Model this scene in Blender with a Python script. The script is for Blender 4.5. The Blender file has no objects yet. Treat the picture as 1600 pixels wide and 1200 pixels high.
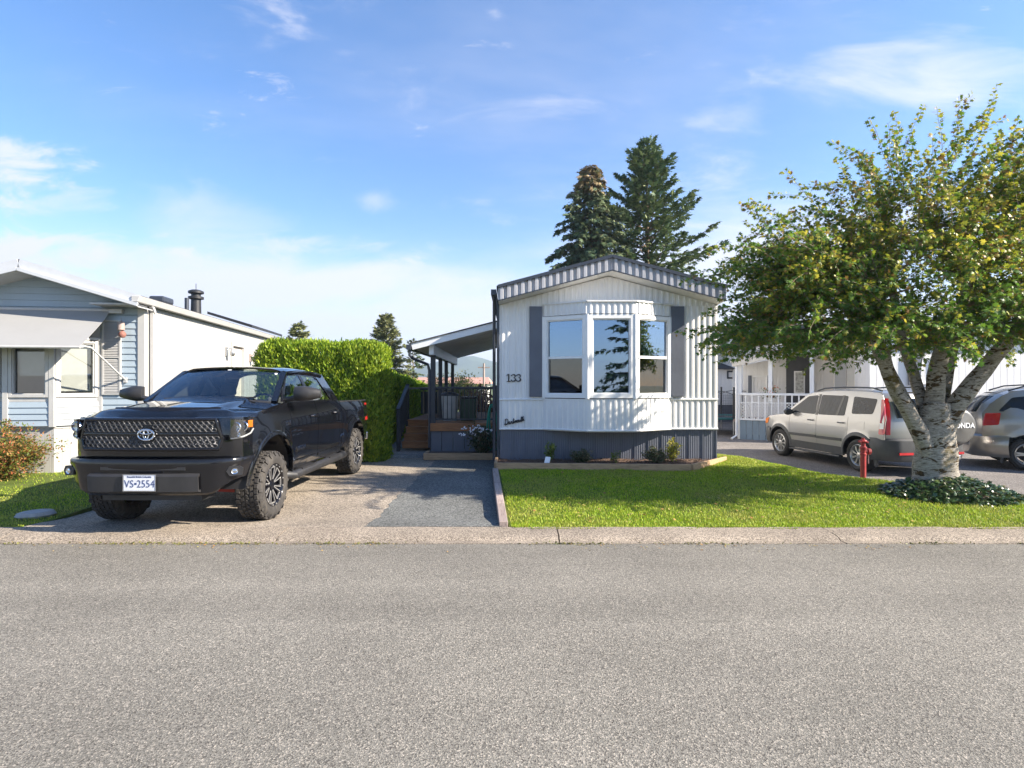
import bpy, math, random
import numpy as np
from mathutils import Vector, Matrix

SC = bpy.context.scene
COL = SC.collection
R = math.radians
rng = np.random.default_rng(7)
random.seed(11)

# ------------------------------------------------------------------ camera, sky, sun, exposure
EYE = 1.73
cam = bpy.data.cameras.new('camera')
cam.lens = 19.35
cam.sensor_width = 36.0
cam.clip_start = 0.05
cam.clip_end = 9000
camo = bpy.data.objects.new('camera', cam)
COL.objects.link(camo)
camo.location = (0, 0, EYE)
camo.rotation_euler = (R(90), 0, 0)
SC.camera = camo

SUN_DIR = Vector((1.0, -0.25, 0.62)).normalized()          # towards the sun
SUN_EL = math.asin(SUN_DIR.z)
SUN_AZ = math.atan2(SUN_DIR.x, SUN_DIR.y)                  # clockwise from +Y

world = bpy.data.worlds.new('World')
SC.world = world
world.use_nodes = True
wn, wl = world.node_tree.nodes, world.node_tree.links
wn.clear()
w_out = wn.new('ShaderNodeOutputWorld')
w_bg = wn.new('ShaderNodeBackground')
w_bg.inputs['Strength'].default_value = 0.085
w_sky = wn.new('ShaderNodeTexSky')
w_sky.sky_type = 'NISHITA'
w_sky.sun_disc = False
w_sky.sun_elevation = SUN_EL
w_sky.sun_rotation = SUN_AZ
w_sky.altitude = 0
w_sky.air_density = 1.0
w_sky.dust_density = 0.35
w_sky.ozone_density = 1.0


def wmath(op, a, b=None, c=None, clamp=False):
    n = wn.new('ShaderNodeMath')
    n.operation = op
    n.use_clamp = clamp
    for i, v in enumerate((a, b, c)):
        if v is None:
            continue
        if isinstance(v, (int, float)):
            n.inputs[i].default_value = v
        else:
            wl.new(v, n.inputs[i])
    return n.outputs[0]


def wnoise(vec, scale, detail, rough, sx=1, sy=1, off=0.0, dist=0.0, rotz=0.0):
    m = wn.new('ShaderNodeMapping')
    m.inputs['Scale'].default_value = (sx, sy, 1)
    m.inputs['Location'].default_value = (off, off * 0.7, 0)
    m.inputs['Rotation'].default_value = (0, 0, rotz)
    wl.new(vec, m.inputs['Vector'])
    n = wn.new('ShaderNodeTexNoise')
    n.inputs['Scale'].default_value = scale
    n.inputs['Detail'].default_value = detail
    n.inputs['Roughness'].default_value = rough
    n.inputs['Distortion'].default_value = dist
    wl.new(m.outputs['Vector'], n.inputs['Vector'])
    return n.outputs['Fac']


def wramp(v, lo, hi, a=0.0, b=1.0):
    n = wn.new('ShaderNodeMapRange')
    n.interpolation_type = 'SMOOTHSTEP'
    n.inputs['From Min'].default_value = lo
    n.inputs['From Max'].default_value = hi
    n.inputs['To Min'].default_value = a
    n.inputs['To Max'].default_value = b
    wl.new(v, n.inputs['Value'])
    return n.outputs[0]


w_tc = wn.new('ShaderNodeTexCoord')
w_sep = wn.new('ShaderNodeSeparateXYZ')
wl.new(w_tc.outputs['Generated'], w_sep.inputs[0])
dx, dy, dz = w_sep.outputs
den = wmath('ADD', wmath('MAXIMUM', dz, 0.0), 0.16)
px_ = wmath('DIVIDE', dx, den)
py_ = wmath('DIVIDE', dy, den)
w_cmb = wn.new('ShaderNodeCombineXYZ')
wl.new(px_, w_cmb.inputs[0])
wl.new(py_, w_cmb.inputs[1])
plane = w_cmb.outputs[0]
# thin high veil, wisps and a low bank of cloud over the horizon
veil = wramp(wnoise(plane, 0.55, 6, 0.6, 0.8, 1.5, 3.1, 0.4, 0.35), 0.47, 0.80, 0.0, 0.38)
wisp = wramp(wnoise(plane, 1.5, 10, 0.62, 0.7, 1.7, 8.2, 0.8, -0.3), 0.56, 0.80, 0.0, 0.75)
big = wramp(wnoise(plane, 0.42, 8, 0.58, 0.8, 1.2, 21.5, 0.3), 0.56, 0.76, 0.0, 0.8)
bank_n = wnoise(plane, 0.75, 9, 0.62, 0.55, 1.25, 5.0, 0.35)
bank_e = wramp(dz, 0.08, 0.27, 0.32, -0.5)
bank = wmath('MULTIPLY', wramp(wmath('ADD', bank_n, bank_e), 0.48, 0.86, 0.0, 0.85), wramp(dy, -0.35, 0.35))
hazeb = wramp(dz, 0.0, 0.3, 0.6, 0.0)
# single clouds in the part of the sky over the houses: (u, v) = direction over the forward axis
fwd = wmath('MAXIMUM', dy, 0.05)
cu, cv = wmath('DIVIDE', dx, fwd), wmath('DIVIDE', dz, fwd)
w_c2 = wn.new('ShaderNodeCombineXYZ')
wl.new(cu, w_c2.inputs[0])
wl.new(cv, w_c2.inputs[1])
uv_ = w_c2.outputs[0]
front = wramp(dy, 0.02, 0.2)
n_fine = wnoise(uv_, 6.0, 10, 0.66, 1.0, 2.8, 3.3, 0.6)
n_soft = wnoise(uv_, 3.2, 8, 0.6, 1.0, 2.2, 9.1, 0.4)
n_diag = wnoise(uv_, 3.6, 9, 0.6, 0.8, 2.6, 1.7, 0.5, 0.35)


def cloudlet(px, py, sx, sy, strength, n, lo, hi):
    a = wmath('DIVIDE', wmath('SUBTRACT', cu, (px - 800) / 860), sx / 860)
    b = wmath('DIVIDE', wmath('SUBTRACT', cv, (600 - py) / 860), sy / 860)
    g = wmath('POWER', 2.7183, wmath('MULTIPLY', wmath('ADD', wmath('MULTIPLY', a, a), wmath('MULTIPLY', b, b)), -1.0))
    # the shape is eaten away by noise towards its rim
    k = wramp(wmath('ADD', n, wmath('MULTIPLY', wmath('SUBTRACT', g, 1.0), 0.42)), lo, hi, 0.0, strength)
    return wmath('MULTIPLY', k, front)


lets = [cloudlet(30, 255, 170, 75, 0.85, n_fine, 0.36, 0.60), cloudlet(350, 335, 200, 55, 0.42, n_soft, 0.30, 0.66), cloudlet(585, 315, 62, 30, 0.5, n_soft, 0.22, 0.55),
        cloudlet(380, 150, 230, 95, 0.75, n_fine, 0.50, 0.66), cloudlet(1470, 105, 330, 90, 0.72, n_diag, 0.28, 0.66), cloudlet(1150, 180, 110, 90, 0.35, n_diag, 0.36, 0.6),
        cloudlet(40, 405, 330, 48, 1.0, n_fine, 0.22, 0.5), cloudlet(420, 455, 560, 50, 0.92, n_soft, 0.14, 0.5), cloudlet(760, 500, 420, 50, 0.7, n_fine, 0.2, 0.55), cloudlet(120, 320, 240, 40, 0.5, n_fine, 0.38, 0.62), cloudlet(1150, 400, 260, 60, 0.75, n_soft, 0.2, 0.55), cloudlet(480, 385, 300, 30, 0.6, n_fine, 0.34, 0.6)]
inv = wmath('SUBTRACT', 1.0, veil)
for c_ in [wisp, big, bank, hazeb] + lets:
    inv = wmath('MULTIPLY', inv, wmath('SUBTRACT', 1.0, c_))
cloud = wmath('SUBTRACT', 1.0, inv, clamp=True)
w_mix = wn.new('ShaderNodeMix')
w_mix.data_type = 'RGBA'
wl.new(cloud, w_mix.inputs[0])
w_hs = wn.new('ShaderNodeHueSaturation')
w_hs.inputs['Saturation'].default_value = 1.22
w_hs.inputs['Value'].default_value = 1.0
w_tint = wn.new('ShaderNodeMix')
w_tint.data_type = 'RGBA'
w_tint.blend_type = 'MULTIPLY'
w_tint.inputs[0].default_value = 1.0
w_tint.inputs[7].default_value = (0.92, 0.95, 1.07, 1)
wl.new(w_sky.outputs[0], w_tint.inputs[6])
wl.new(w_tint.outputs[2], w_hs.inputs['Color'])
wl.new(w_hs.outputs[0], w_mix.inputs[6])
w_mix.inputs[7].default_value = (3.85, 3.9, 4.4, 1)
wl.new(w_mix.outputs[2], w_bg.inputs['Color'])
wl.new(w_bg.outputs[0], w_out.inputs['Surface'])

sun = bpy.data.lights.new('sun', 'SUN')
sun.energy = 5.0
sun.angle = R(0.55)
sun.color = (1.0, 0.90, 0.76)
suno = bpy.data.objects.new('sun', sun)
COL.objects.link(suno)
suno.rotation_euler = (-SUN_DIR).to_track_quat('-Z', 'Y').to_euler()
suno.location = (30, -10, 25)

SC.view_settings.view_transform = 'Standard'
SC.view_settings.look = 'None'
SC.view_settings.gamma = 1
SC.view_settings.use_curve_mapping = False
SC.view_settings.exposure = 1.60
SC.render.engine = 'CYCLES'
SC.cycles.max_bounces = 8
SC.cycles.transparent_max_bounces = 16
SC.cycles.caustics_reflective = False
SC.cycles.caustics_refractive = False
SC.cycles.use_denoising = True


# ------------------------------------------------------------------ mesh builder
class MB:
    def __init__(self):
        self.v, self.f, self.m, self.s = [], [], [], []

    def add(self, verts, faces, mi=0, smooth=False):
        o = len(self.v)
        self.v.extend([tuple(p) for p in verts])
        for f in faces:
            self.f.append([i + o for i in f])
            self.m.append(mi)
            self.s.append(smooth)
        return self

    def box(self, x0, x1, y0, y1, z0, z1, mi=0):
        v = [(x0, y0, z0), (x1, y0, z0), (x1, y1, z0), (x0, y1, z0), (x0, y0, z1), (x1, y0, z1), (x1, y1, z1), (x0, y1, z1)]
        return self.add(v, [(0, 3, 2, 1), (4, 5, 6, 7), (0, 1, 5, 4), (1, 2, 6, 5), (2, 3, 7, 6), (3, 0, 4, 7)], mi)

    def hexa(self, b, t, mi=0):
        """eight corners: four at the bottom, four on top"""
        return self.add(list(b) + list(t), [(0, 3, 2, 1), (4, 5, 6, 7), (0, 1, 5, 4), (1, 2, 6, 5), (2, 3, 7, 6), (3, 0, 4, 7)], mi)

    def bar(self, p, q, w, h, mi=0, up=(0, 0, 1)):
        p, q = Vector(p), Vector(q)
        d = (q - p).normalized()
        u = Vector(up)
        if abs(d.dot(u)) > 0.98:
            u = Vector((0, 1, 0))
        s = d.cross(u).normalized()
        n = s.cross(d).normalized()
        a, b = s * (w / 2), n * (h / 2)
        bt = [p - a - b, p + a - b, p + a + b, p - a + b]
        tp = [q - a - b, q + a - b, q + a + b, q - a + b]
        return self.hexa(bt, tp, mi)

    def tube(self, pts, r, n=8, mi=0, cap=True, smooth=True):
        pts = [Vector(p) for p in pts]
        k = len(pts)
        rs = [r] * k if isinstance(r, (int, float)) else list(r)
        vs, fs = [], []
        ref = None
        for i, p in enumerate(pts):
            d = (pts[min(i + 1, k - 1)] - pts[max(i - 1, 0)])
            d = d.normalized() if d.length > 1e-9 else Vector((0, 0, 1))
            if ref is None:
                ref = Vector((0, 0, 1)) if abs(d.z) < 0.9 else Vector((1, 0, 0))
            s = d.cross(ref).normalized()
            t = s.cross(d).normalized()
            ref = t
            for j in range(n):
                a = 2 * math.pi * j / n
                vs.append(p + (s * math.cos(a) + t * math.sin(a)) * rs[i])
        for i in range(k - 1):
            for j in range(n):
                a, b = i * n + j, i * n + (j + 1) % n
                fs.append((a, b, b + n, a + n))
        self.add(vs, fs, mi, smooth)
        if cap:
            self.add([vs[j] for j in range(n)], [tuple(range(n))[::-1]], mi)
            self.add([vs[(k - 1) * n + j] for j in range(n)], [tuple(range(n))], mi)
        return self

    def lathe(self, prof, n=24, c=(0, 0, 0), axis='Z', mi=0, smooth=True, closed=False, wob=None):
        """prof: (radius, height) pairs spun about an axis through c"""
        k = len(prof)
        vs, fs = [], []
        for (r, h) in prof:
            for j in range(n):
                a = 2 * math.pi * j / n
                rr = r * (1 + wob(a, h)) if wob else r
                u, w = rr * math.cos(a), rr * math.sin(a)
                if axis == 'Z':
                    p = (c[0] + u, c[1] + w, c[2] + h)
                elif axis == 'X':
                    p = (c[0] + h, c[1] + u, c[2] + w)
                else:
                    p = (c[0] + w, c[1] + h, c[2] + u)
                vs.append(p)
        m = k if closed else k - 1
        for i in range(m):
            for j in range(n):
                a, b = i * n + j, i * n + (j + 1) % n
                a2, b2 = ((i + 1) % k) * n + j, ((i + 1) % k) * n + (j + 1) % n
                fs.append((a, b, b2, a2))
        self.add(vs, fs, mi, smooth)
        return self

    def grid(self, P, mi=0, smooth=True, thick=0.0):
        """P[i][j] points; thick > 0 makes a closed shell, offset against the normals"""
        nu, nv = len(P), len(P[0])
        A = np.array([[tuple(p) for p in row] for row in P], dtype=float)
        idx = lambda i, j: i * nv + j
        fs = [(idx(i, j), idx(i + 1, j), idx(i + 1, j + 1), idx(i, j + 1)) for i in range(nu - 1) for j in range(nv - 1)]
        self.add(A.reshape(-1, 3), fs, mi, smooth)
        if thick:
            du = np.gradient(A, axis=0)
            dv = np.gradient(A, axis=1)
            N = np.cross(du, dv)
            N /= np.maximum(np.linalg.norm(N, axis=2, keepdims=True), 1e-9)
            B = A - N * thick
            self.add(B.reshape(-1, 3), [f[::-1] for f in fs], mi, smooth)
            rim = [(i, 0) for i in range(nu)] + [(nu - 1, j) for j in range(1, nv)] + [(i, nv - 1) for i in range(nu - 2, -1, -1)] + [(0, j) for j in range(nv - 2, 0, -1)]
            vs = [A[i, j] for i, j in rim] + [B[i, j] for i, j in rim]
            k = len(rim)
            self.add(vs, [(a, a + k, (a + 1) % k + k, (a + 1) % k) for a in range(k)], mi)
        return self

    def prism(self, poly, d0, d1, axis='Y', mi=0):
        """poly of 2-D points extruded from d0 to d1 along an axis (X: (y,z), Y: (x,z), Z: (x,y))"""
        def pt(a, b, d):
            return (d, a, b) if axis == 'X' else (a, d, b) if axis == 'Y' else (a, b, d)
        k = len(poly)
        vs = [pt(a, b, d0) for a, b in poly] + [pt(a, b, d1) for a, b in poly]
        fs = [tuple(range(k)), tuple(range(k, 2 * k))[::-1]] + [(i, i + k, (i + 1) % k + k, (i + 1) % k) for i in range(k)]
        return self.add(vs, fs, mi)

    def xform(self, M):
        self.v = [tuple(M @ Vector(p)) for p in self.v]
        return self

    def mesh(self, name, mats):
        me = bpy.data.meshes.new(name)
        me.from_pydata(self.v, [], self.f)
        for m in (mats if isinstance(mats, (list, tuple)) else [mats]):
            me.materials.append(m)
        me.polygons.foreach_set('material_index', self.m)
        me.polygons.foreach_set('use_smooth', self.s)
        return me

    def build(self, name, mats, parent=None, loc=None, bevel=0.0, rot=None, fix=True):
        me = self.mesh(name, mats)
        if fix:
            import bmesh
            bm = bmesh.new()
            bm.from_mesh(me)
            bmesh.ops.remove_doubles(bm, verts=bm.verts, dist=1e-5)
            bmesh.ops.recalc_face_normals(bm, faces=bm.faces)
            bm.to_mesh(me)
            bm.free()
        if any(self.s):
            me.set_sharp_from_angle(angle=R(38))
        o = bpy.data.objects.new(name, me)
        COL.objects.link(o)
        if parent is not None:
            o.parent = parent
        if loc is not None:
            o.location = loc
        if rot is not None:
            o.rotation_euler = rot
        if bevel:
            md = o.modifiers.new('bevel', 'BEVEL')
            md.width = bevel
            md.segments = 2
            md.limit_method = 'ANGLE'
            md.angle_limit = R(40)
        return o


def np_mesh(name, verts, tris, mats, parent=None, midx=None, smooth=False):
    """fast mesh from numpy arrays of triangles or quads"""
    me = bpy.data.meshes.new(name)
    nv, nf, k = len(verts), len(tris), tris.shape[1]
    me.vertices.add(nv)
    me.vertices.foreach_set('co', np.ascontiguousarray(verts, dtype=np.float32).ravel())
    me.loops.add(nf * k)
    me.loops.foreach_set('vertex_index', np.ascontiguousarray(tris, dtype=np.int32).ravel())
    me.polygons.add(nf)
    me.polygons.foreach_set('loop_start', np.arange(0, nf * k, k, dtype=np.int32))
    for m in (mats if isinstance(mats, (list, tuple)) else [mats]):
        me.materials.append(m)
    if midx is not None:
        me.polygons.foreach_set('material_index', np.ascontiguousarray(midx, dtype=np.int32))
    if smooth:
        me.polygons.foreach_set('use_smooth', np.ones(nf, dtype=bool))
    me.update(calc_edges=True)
    o = bpy.data.objects.new(name, me)
    COL.objects.link(o)
    if parent is not None:
        o.parent = parent
    return o


def tag(o, label=None, cat=None, group=None, kind=None):
    if label:
        o['label'] = label
    if cat:
        o['category'] = cat
    if group:
        o['group'] = group
    if kind:
        o['kind'] = kind
    return o


def thing(name, label, cat, loc=(0, 0, 0), rotz=0.0, group=None):
    o = bpy.data.objects.new(name, None)
    o.empty_display_size = 0.2
    COL.objects.link(o)
    o.location = loc
    o.rotation_euler = (0, 0, rotz)
    return tag(o, label, cat, group)


def copy_part(src, parent, loc=None, rot=None, scale=None):
    o = src.copy()
    COL.objects.link(o)
    o.parent = parent
    if loc is not None:
        o.location = loc
    if rot is not None:
        o.rotation_euler = rot
    if scale is not None:
        o.scale = scale
    return o


def text_obj(s, size, depth, mat, parent, loc, rot, name='lettering', sx=1.0, bold=0.0, align='CENTER', shear=0.0):
    cu = bpy.data.curves.new('text', 'FONT')
    cu.body = s
    cu.size = size
    cu.extrude = depth
    cu.offset = bold
    cu.shear = shear
    cu.align_x = align
    cu.align_y = 'CENTER'
    cu.resolution_u = 4
    to = bpy.data.objects.new('text', cu)
    COL.objects.link(to)
    dg = bpy.context.evaluated_depsgraph_get()
    me = bpy.data.meshes.new_from_object(to.evaluated_get(dg))
    bpy.data.objects.remove(to)
    bpy.data.curves.remove(cu)
    me.name = name
    me.materials.clear()
    me.materials.append(mat)
    o = bpy.data.objects.new(name, me)
    COL.objects.link(o)
    o.parent = parent
    o.location = loc
    o.rotation_euler = rot
    o.scale = (sx, 1, 1)
    return o


def sstep(x, a, b):
    t = np.clip((x - a) / (b - a), 0, 1)
    return t * t * (3 - 2 * t)


# ------------------------------------------------------------------ materials
class NT:
    def __init__(self, name):
        self.mat = bpy.data.materials.new(name)
        self.mat.use_nodes = True
        self.n, self.l = self.mat.node_tree.nodes, self.mat.node_tree.links
        self.p = self.n['Principled BSDF']
        self.out = self.n['Material Output']
        self._tc = None

    def tc(self, kind='Object'):
        if self._tc is None:
            self._tc = self.n.new('ShaderNodeTexCoord')
        return self._tc.outputs[kind]

    def mapping(self, scale=(1, 1, 1), vec=None, rot=(0, 0, 0)):
        m = self.n.new('ShaderNodeMapping')
        m.inputs['Scale'].default_value = scale
        m.inputs['Rotation'].default_value = rot
        self.l.new(vec or self.tc(), m.inputs['Vector'])
        return m.outputs[0]

    def noise(self, scale, detail=4, rough=0.55, vec=None, dist=0.0):
        n = self.n.new('ShaderNodeTexNoise')
        n.inputs['Scale'].default_value = scale
        n.inputs['Detail'].default_value = detail
        n.inputs['Roughness'].default_value = rough
        n.inputs['Distortion'].default_value = dist
        self.l.new(vec or self.tc(), n.inputs['Vector'])
        return n.outputs['Fac']

    def voronoi(self, scale, feature='F1', vec=None, out='Color', rnd=1.0):
        n = self.n.new('ShaderNodeTexVoronoi')
        n.feature = feature
        n.inputs['Scale'].default_value = scale
        n.inputs['Randomness'].default_value = rnd
        self.l.new(vec or self.tc(), n.inputs['Vector'])
        return n.outputs[out]

    def ramp(self, fac, stops, interp='LINEAR'):
        n = self.n.new('ShaderNodeValToRGB')
        n.color_ramp.interpolation = interp
        el = n.color_ramp.elements
        while len(el) < len(stops):
            el.new(0.5)
        for e, (p, c) in zip(el, stops):
            e.position = p
            e.color = (c[0], c[1], c[2], 1) if isinstance(c, (tuple, list)) else (c, c, c, 1)
        self.l.new(fac, n.inputs[0])
        return n.outputs[0]

    def mix(self, fac, a, b, blend='MIX'):
        n = self.n.new('ShaderNodeMix')
        n.data_type = 'RGBA'
        n.blend_type = blend
        for sock, v in ((n.inputs[0], fac), (n.inputs[6], a), (n.inputs[7], b)):
            if isinstance(v, (int, float)):
                sock.default_value = v
            elif isinstance(v, (tuple, list)):
                sock.default_value = (v[0], v[1], v[2], 1)
            else:
                self.l.new(v, sock)
        return n.outputs[2]

    def math(self, op, a, b=None, clamp=False):
        n = self.n.new('ShaderNodeMath')
        n.operation = op
        n.use_clamp = clamp
        for i, v in enumerate((a, b)):
            if v is None:
                continue
            if isinstance(v, (int, float)):
                n.inputs[i].default_value = v
            else:
                self.l.new(v, n.inputs[i])
        return n.outputs[0]

    def rand(self):
        return self.n.new('ShaderNodeNewGeometry').outputs['Random Per Island']

    def sepxyz(self, vec=None):
        n = self.n.new('ShaderNodeSeparateXYZ')
        self.l.new(vec or self.tc(), n.inputs[0])
        return n.outputs

    def color(self, v):
        s = self.p.inputs['Base Color']
        if isinstance(v, (tuple, list)):
            s.default_value = (v[0], v[1], v[2], 1)
        else:
            self.l.new(v, s)

    def set(self, **k):
        for a, v in k.items():
            s = self.p.inputs[a.replace('_', ' ')]
            if isinstance(v, (int, float)):
                s.default_value = v
            elif isinstance(v, tuple):
                s.default_value = v
            else:
                self.l.new(v, s)
        return self

    def bump(self, height, strength=0.4, dist=0.01):
        b = self.n.new('ShaderNodeBump')
        b.inputs['Strength'].default_value = strength
        b.inputs['Distance'].default_value = dist
        self.l.new(height, b.inputs['Height'])
        self.l.new(b.outputs[0], self.p.inputs['Normal'])


def plain(name, col, rough=0.5, metal=0.0, var=0.12, scale=6.0, bump=0.0, bscale=60.0, coat=0.0, spec=0.5, dirt=0.0):
    t = NT(name)
    lo = tuple(c * (1 - var) for c in col)
    hi = tuple(min(1, c * (1 + var)) for c in col)
    c = t.ramp(t.noise(scale, 6, 0.6), [(0.3, lo), (0.7, hi)])
    if dirt:
        d = t.ramp(t.noise(scale * 0.6, 8, 0.7, vec=t.mapping((1, 1, 0.25))), [(0.5, 0.0), (0.75, dirt)])
        c = t.mix(d, c, (0.16, 0.14, 0.11))
    t.color(c)
    r = t.ramp(t.noise(scale * 2.3, 4), [(0.3, max(0.02, rough - 0.06)), (0.7, min(1, rough + 0.06))])
    t.set(Roughness=r, Metallic=metal, Coat_Weight=coat, Specular_IOR_Level=spec)
    t.p.inputs['Coat Roughness'].default_value = 0.03
    if bump:
        t.bump(t.noise(bscale, 4), bump, 0.004)
    return t.mat


def leafy(name, stops, trans=0.3, rough=0.5, scale=0.8, patch=None, spec=0.35):
    """leaf material: every leaf its own tone, some light passes through"""
    t = NT(name)
    c = t.ramp(t.rand(), stops)
    if patch:
        c = t.mix(t.ramp(t.noise(scale, 3), [(0.45, 0.0), (0.68, patch[1])]), c, patch[0])
    t.color(c)
    t.set(Roughness=rough, Specular_IOR_Level=spec)
    if trans:
        tr = t.n.new('ShaderNodeBsdfTranslucent')
        t.l.new(c, tr.inputs['Color'])
        mx = t.n.new('ShaderNodeMixShader')
        mx.inputs[0].default_value = trans
        t.l.new(t.p.outputs[0], mx.inputs[1])
        t.l.new(tr.outputs[0], mx.inputs[2])
        t.l.new(mx.outputs[0], t.out.inputs['Surface'])
    return t.mat


def glass_mat(name, tint=(0.75, 0.8, 0.82), refl=0.12, rough=0.01, tint2=(0.95, 0.97, 1)):
    """thin pane: mirror reflection by Fresnel plus a coating, the rest passes through tinted"""
    t = NT(name)
    gl = t.n.new('ShaderNodeBsdfGlossy')
    gl.inputs['Roughness'].default_value = rough
    gl.inputs['Color'].default_value = (*tint2, 1)
    tr = t.n.new('ShaderNodeBsdfTransparent')
    tr.inputs['Color'].default_value = (*tint, 1)
    fr = t.n.new('ShaderNodeFresnel')
    fr.inputs['IOR'].default_value = 1.5
    f = t.math('ADD', t.math('MULTIPLY', fr.outputs[0], 1.0 - refl), refl, clamp=True)
    mx = t.n.new('ShaderNodeMixShader')
    t.l.new(f, mx.inputs[0])
    t.l.new(tr.outputs[0], mx.inputs[1])
    t.l.new(gl.outputs[0], mx.inputs[2])
    t.l.new(mx.outputs[0], t.out.inputs['Surface'])
    t.n.remove(t.p)
    return t.mat


def m_asphalt():
    t = NT('asphalt')
    st = t.voronoi(135, out='Color')
    sp = t.sepxyz(st)
    c = t.ramp(sp[0], [(0.0, (0.085, 0.076, 0.066)), (0.3, (0.174, 0.163, 0.139)), (0.8, (0.238, 0.223, 0.190)), (1.0, (0.42, 0.375, 0.315))])
    c2 = t.ramp(t.sepxyz(t.voronoi(340, out='Color'))[1], [(0.0, 0.7), (0.6, 1.0), (1.0, 1.15)])
    c = t.mix(1.0, c, c2, 'MULTIPLY')
    big = t.ramp(t.noise(0.55, 6, 0.6), [(0.3, 0.84), (0.7, 1.1)])
    c = t.mix(1.0, c, big, 'MULTIPLY')
    lane = t.ramp(t.noise(0.9, 5, 0.6, vec=t.mapping((0.06, 1.1, 1))), [(0.35, 0.86), (0.65, 1.08)])
    c = t.mix(1.0, c, lane, 'MULTIPLY')
    spot = t.ramp(t.noise(1.1, 3, 0.5), [(0.68, 0.0), (0.80, 0.35)])
    c = t.mix(spot, c, (0.07, 0.065, 0.06))
    pit = t.ramp(t.sepxyz(t.voronoi(46, out='Color'))[0], [(0.0, 1.0), (0.035, 0.0)])
    pit = t.math('MULTIPLY', pit, t.ramp(t.voronoi(46, out='Distance'), [(0.1, 0.75), (0.35, 0.0)]))
    c = t.mix(pit, c, (0.05, 0.045, 0.04))
    # a worn, paler and smoother strip along the gutter
    y = t.sepxyz()[1]
    edge = t.ramp(t.math('ADD', t.math('MULTIPLY', y, 1.0), t.math('MULTIPLY', t.noise(1.2, 4), 0.7)), [(0.0, 0.0), (1.0, 1.0)])
    t.color(c)
    crack = t.voronoi(135, out='Distance')
    t.set(Roughness=0.86, Specular_IOR_Level=0.3)
    t.bump(t.mix(0.4, crack, t.noise(300, 3)), 0.6, 0.007)
    return t.mat


def m_aggregate(name, base, dark, scale=110, stain=0.25):
    """exposed aggregate concrete or stone chip surface"""
    t = NT(name)
    sp = t.sepxyz(t.voronoi(scale, out='Color'))
    lo = tuple(c * 0.55 for c in base)
    hi = tuple(min(1, c * 1.5) for c in base)
    c = t.ramp(sp[0], [(0.0, dark), (0.25, lo), (0.6, base), (1.0, hi)])
    s = t.ramp(t.noise(0.7, 8, 0.65), [(0.35, 1.0 - stain), (0.62, 1.06)])
    c = t.mix(1.0, c, s, 'MULTIPLY')
    t.color(c)
    t.set(Roughness=0.85, Specular_IOR_Level=0.3)
    t.bump(t.voronoi(scale, out='Distance'), 0.5, 0.006)
    return t.mat


def m_wood(name, col, dark, axis=0, rough=0.7):
    t = NT(name)
    sc = [14, 14, 14]
    sc[axis] = 1.2
    g = t.noise(3.0, 6, 0.65, vec=t.mapping(tuple(sc)), dist=0.6)
    c = t.ramp(g, [(0.28, dark), (0.5, col), (0.75, tuple(min(1, k * 1.25) for k in col))])
    ob = t.n.new('ShaderNodeObjectInfo').outputs['Random']
    c = t.mix(1.0, c, t.ramp(ob, [(0.0, 0.8), (1.0, 1.15)]), 'MULTIPLY')
    t.color(c)
    t.set(Roughness=rough)
    t.bump(g, 0.25, 0.004)
    return t.mat


def m_siding(name, col, dirt=0.3):
    """painted sheet siding with rain streaks and a little chalking"""
    t = NT(name)
    n1 = t.noise(1.6, 8, 0.65)
    c = t.ramp(n1, [(0.3, tuple(k * 0.93 for k in col)), (0.7, tuple(min(1, k * 1.03) for k in col))])
    st = t.ramp(t.noise(2.2, 8, 0.7, vec=t.mapping((7, 7, 0.35))), [(0.5, 0.0), (0.8, dirt)])
    c = t.mix(st, c, tuple(k * 0.62 for k in col))
    t.color(c)
    t.set(Roughness=t.ramp(n1, [(0.3, 0.34), (0.7, 0.5)]), Specular_IOR_Level=0.4)
    return t.mat


def m_paint(name, col, rough=0.22, metal=0.0, coat=1.0, dust=0.12, flake=0.0):
    """car paint: clear coat over a base, thin dust low on the body"""
    t = NT(name)
    n = t.noise(3.0, 6, 0.65)
    c = t.mix(t.ramp(n, [(0.45, 0.0), (0.75, dust)]), col, (0.32, 0.29, 0.25))
    z = t.sepxyz()[2]
    low = t.math('MULTIPLY', t.ramp(t.math('MULTIPLY', z, 1.0), [(0.4, 1.0), (0.75, 0.0)]), t.ramp(t.noise(9, 6, 0.7), [(0.3, 0.1), (0.7, dust * 2.4)]))
    c = t.mix(low, c, (0.30, 0.27, 0.23))
    t.color(c)
    t.set(Roughness=rough, Metallic=metal, Coat_Weight=coat, Specular_IOR_Level=0.2)
    t.p.inputs['Coat Roughness'].default_value = 0.02
    t.p.inputs['Coat IOR'].default_value = 1.5
    t.bump(t.noise(1.6, 2), 0.008, 0.02)
    return t.mat


M = {}
M['asphalt'] = m_asphalt()
M['kerb'] = m_aggregate('kerb_concrete', (0.31, 0.26, 0.205), (0.11, 0.09, 0.07), 120, 0.3)
M['drive'] = m_aggregate('exposed_aggregate', (0.335, 0.285, 0.228), (0.125, 0.105, 0.085), 85, 0.28)
M['patch'] = m_aggregate('dark_stone_chip', (0.165, 0.168, 0.158), (0.055, 0.057, 0.056), 75, 0.25)
M['slab'] = m_aggregate('path_slab', (0.25, 0.25, 0.245), (0.12, 0.12, 0.12), 140, 0.2)
M['side_drive'] = m_aggregate('side_drive', (0.22, 0.20, 0.185), (0.08, 0.075, 0.07), 90, 0.25)
M['soil'] = plain('bark_mulch', (0.10, 0.06, 0.04), 0.9, var=0.5, scale=60, bump=0.8, bscale=90)
M['ground'] = plain('meadow_ground', (0.10, 0.13, 0.05), 0.9, var=0.3, scale=0.3)
M['white_wall'] = m_siding('white_siding', (0.80, 0.79, 0.77), 0.22)
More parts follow.
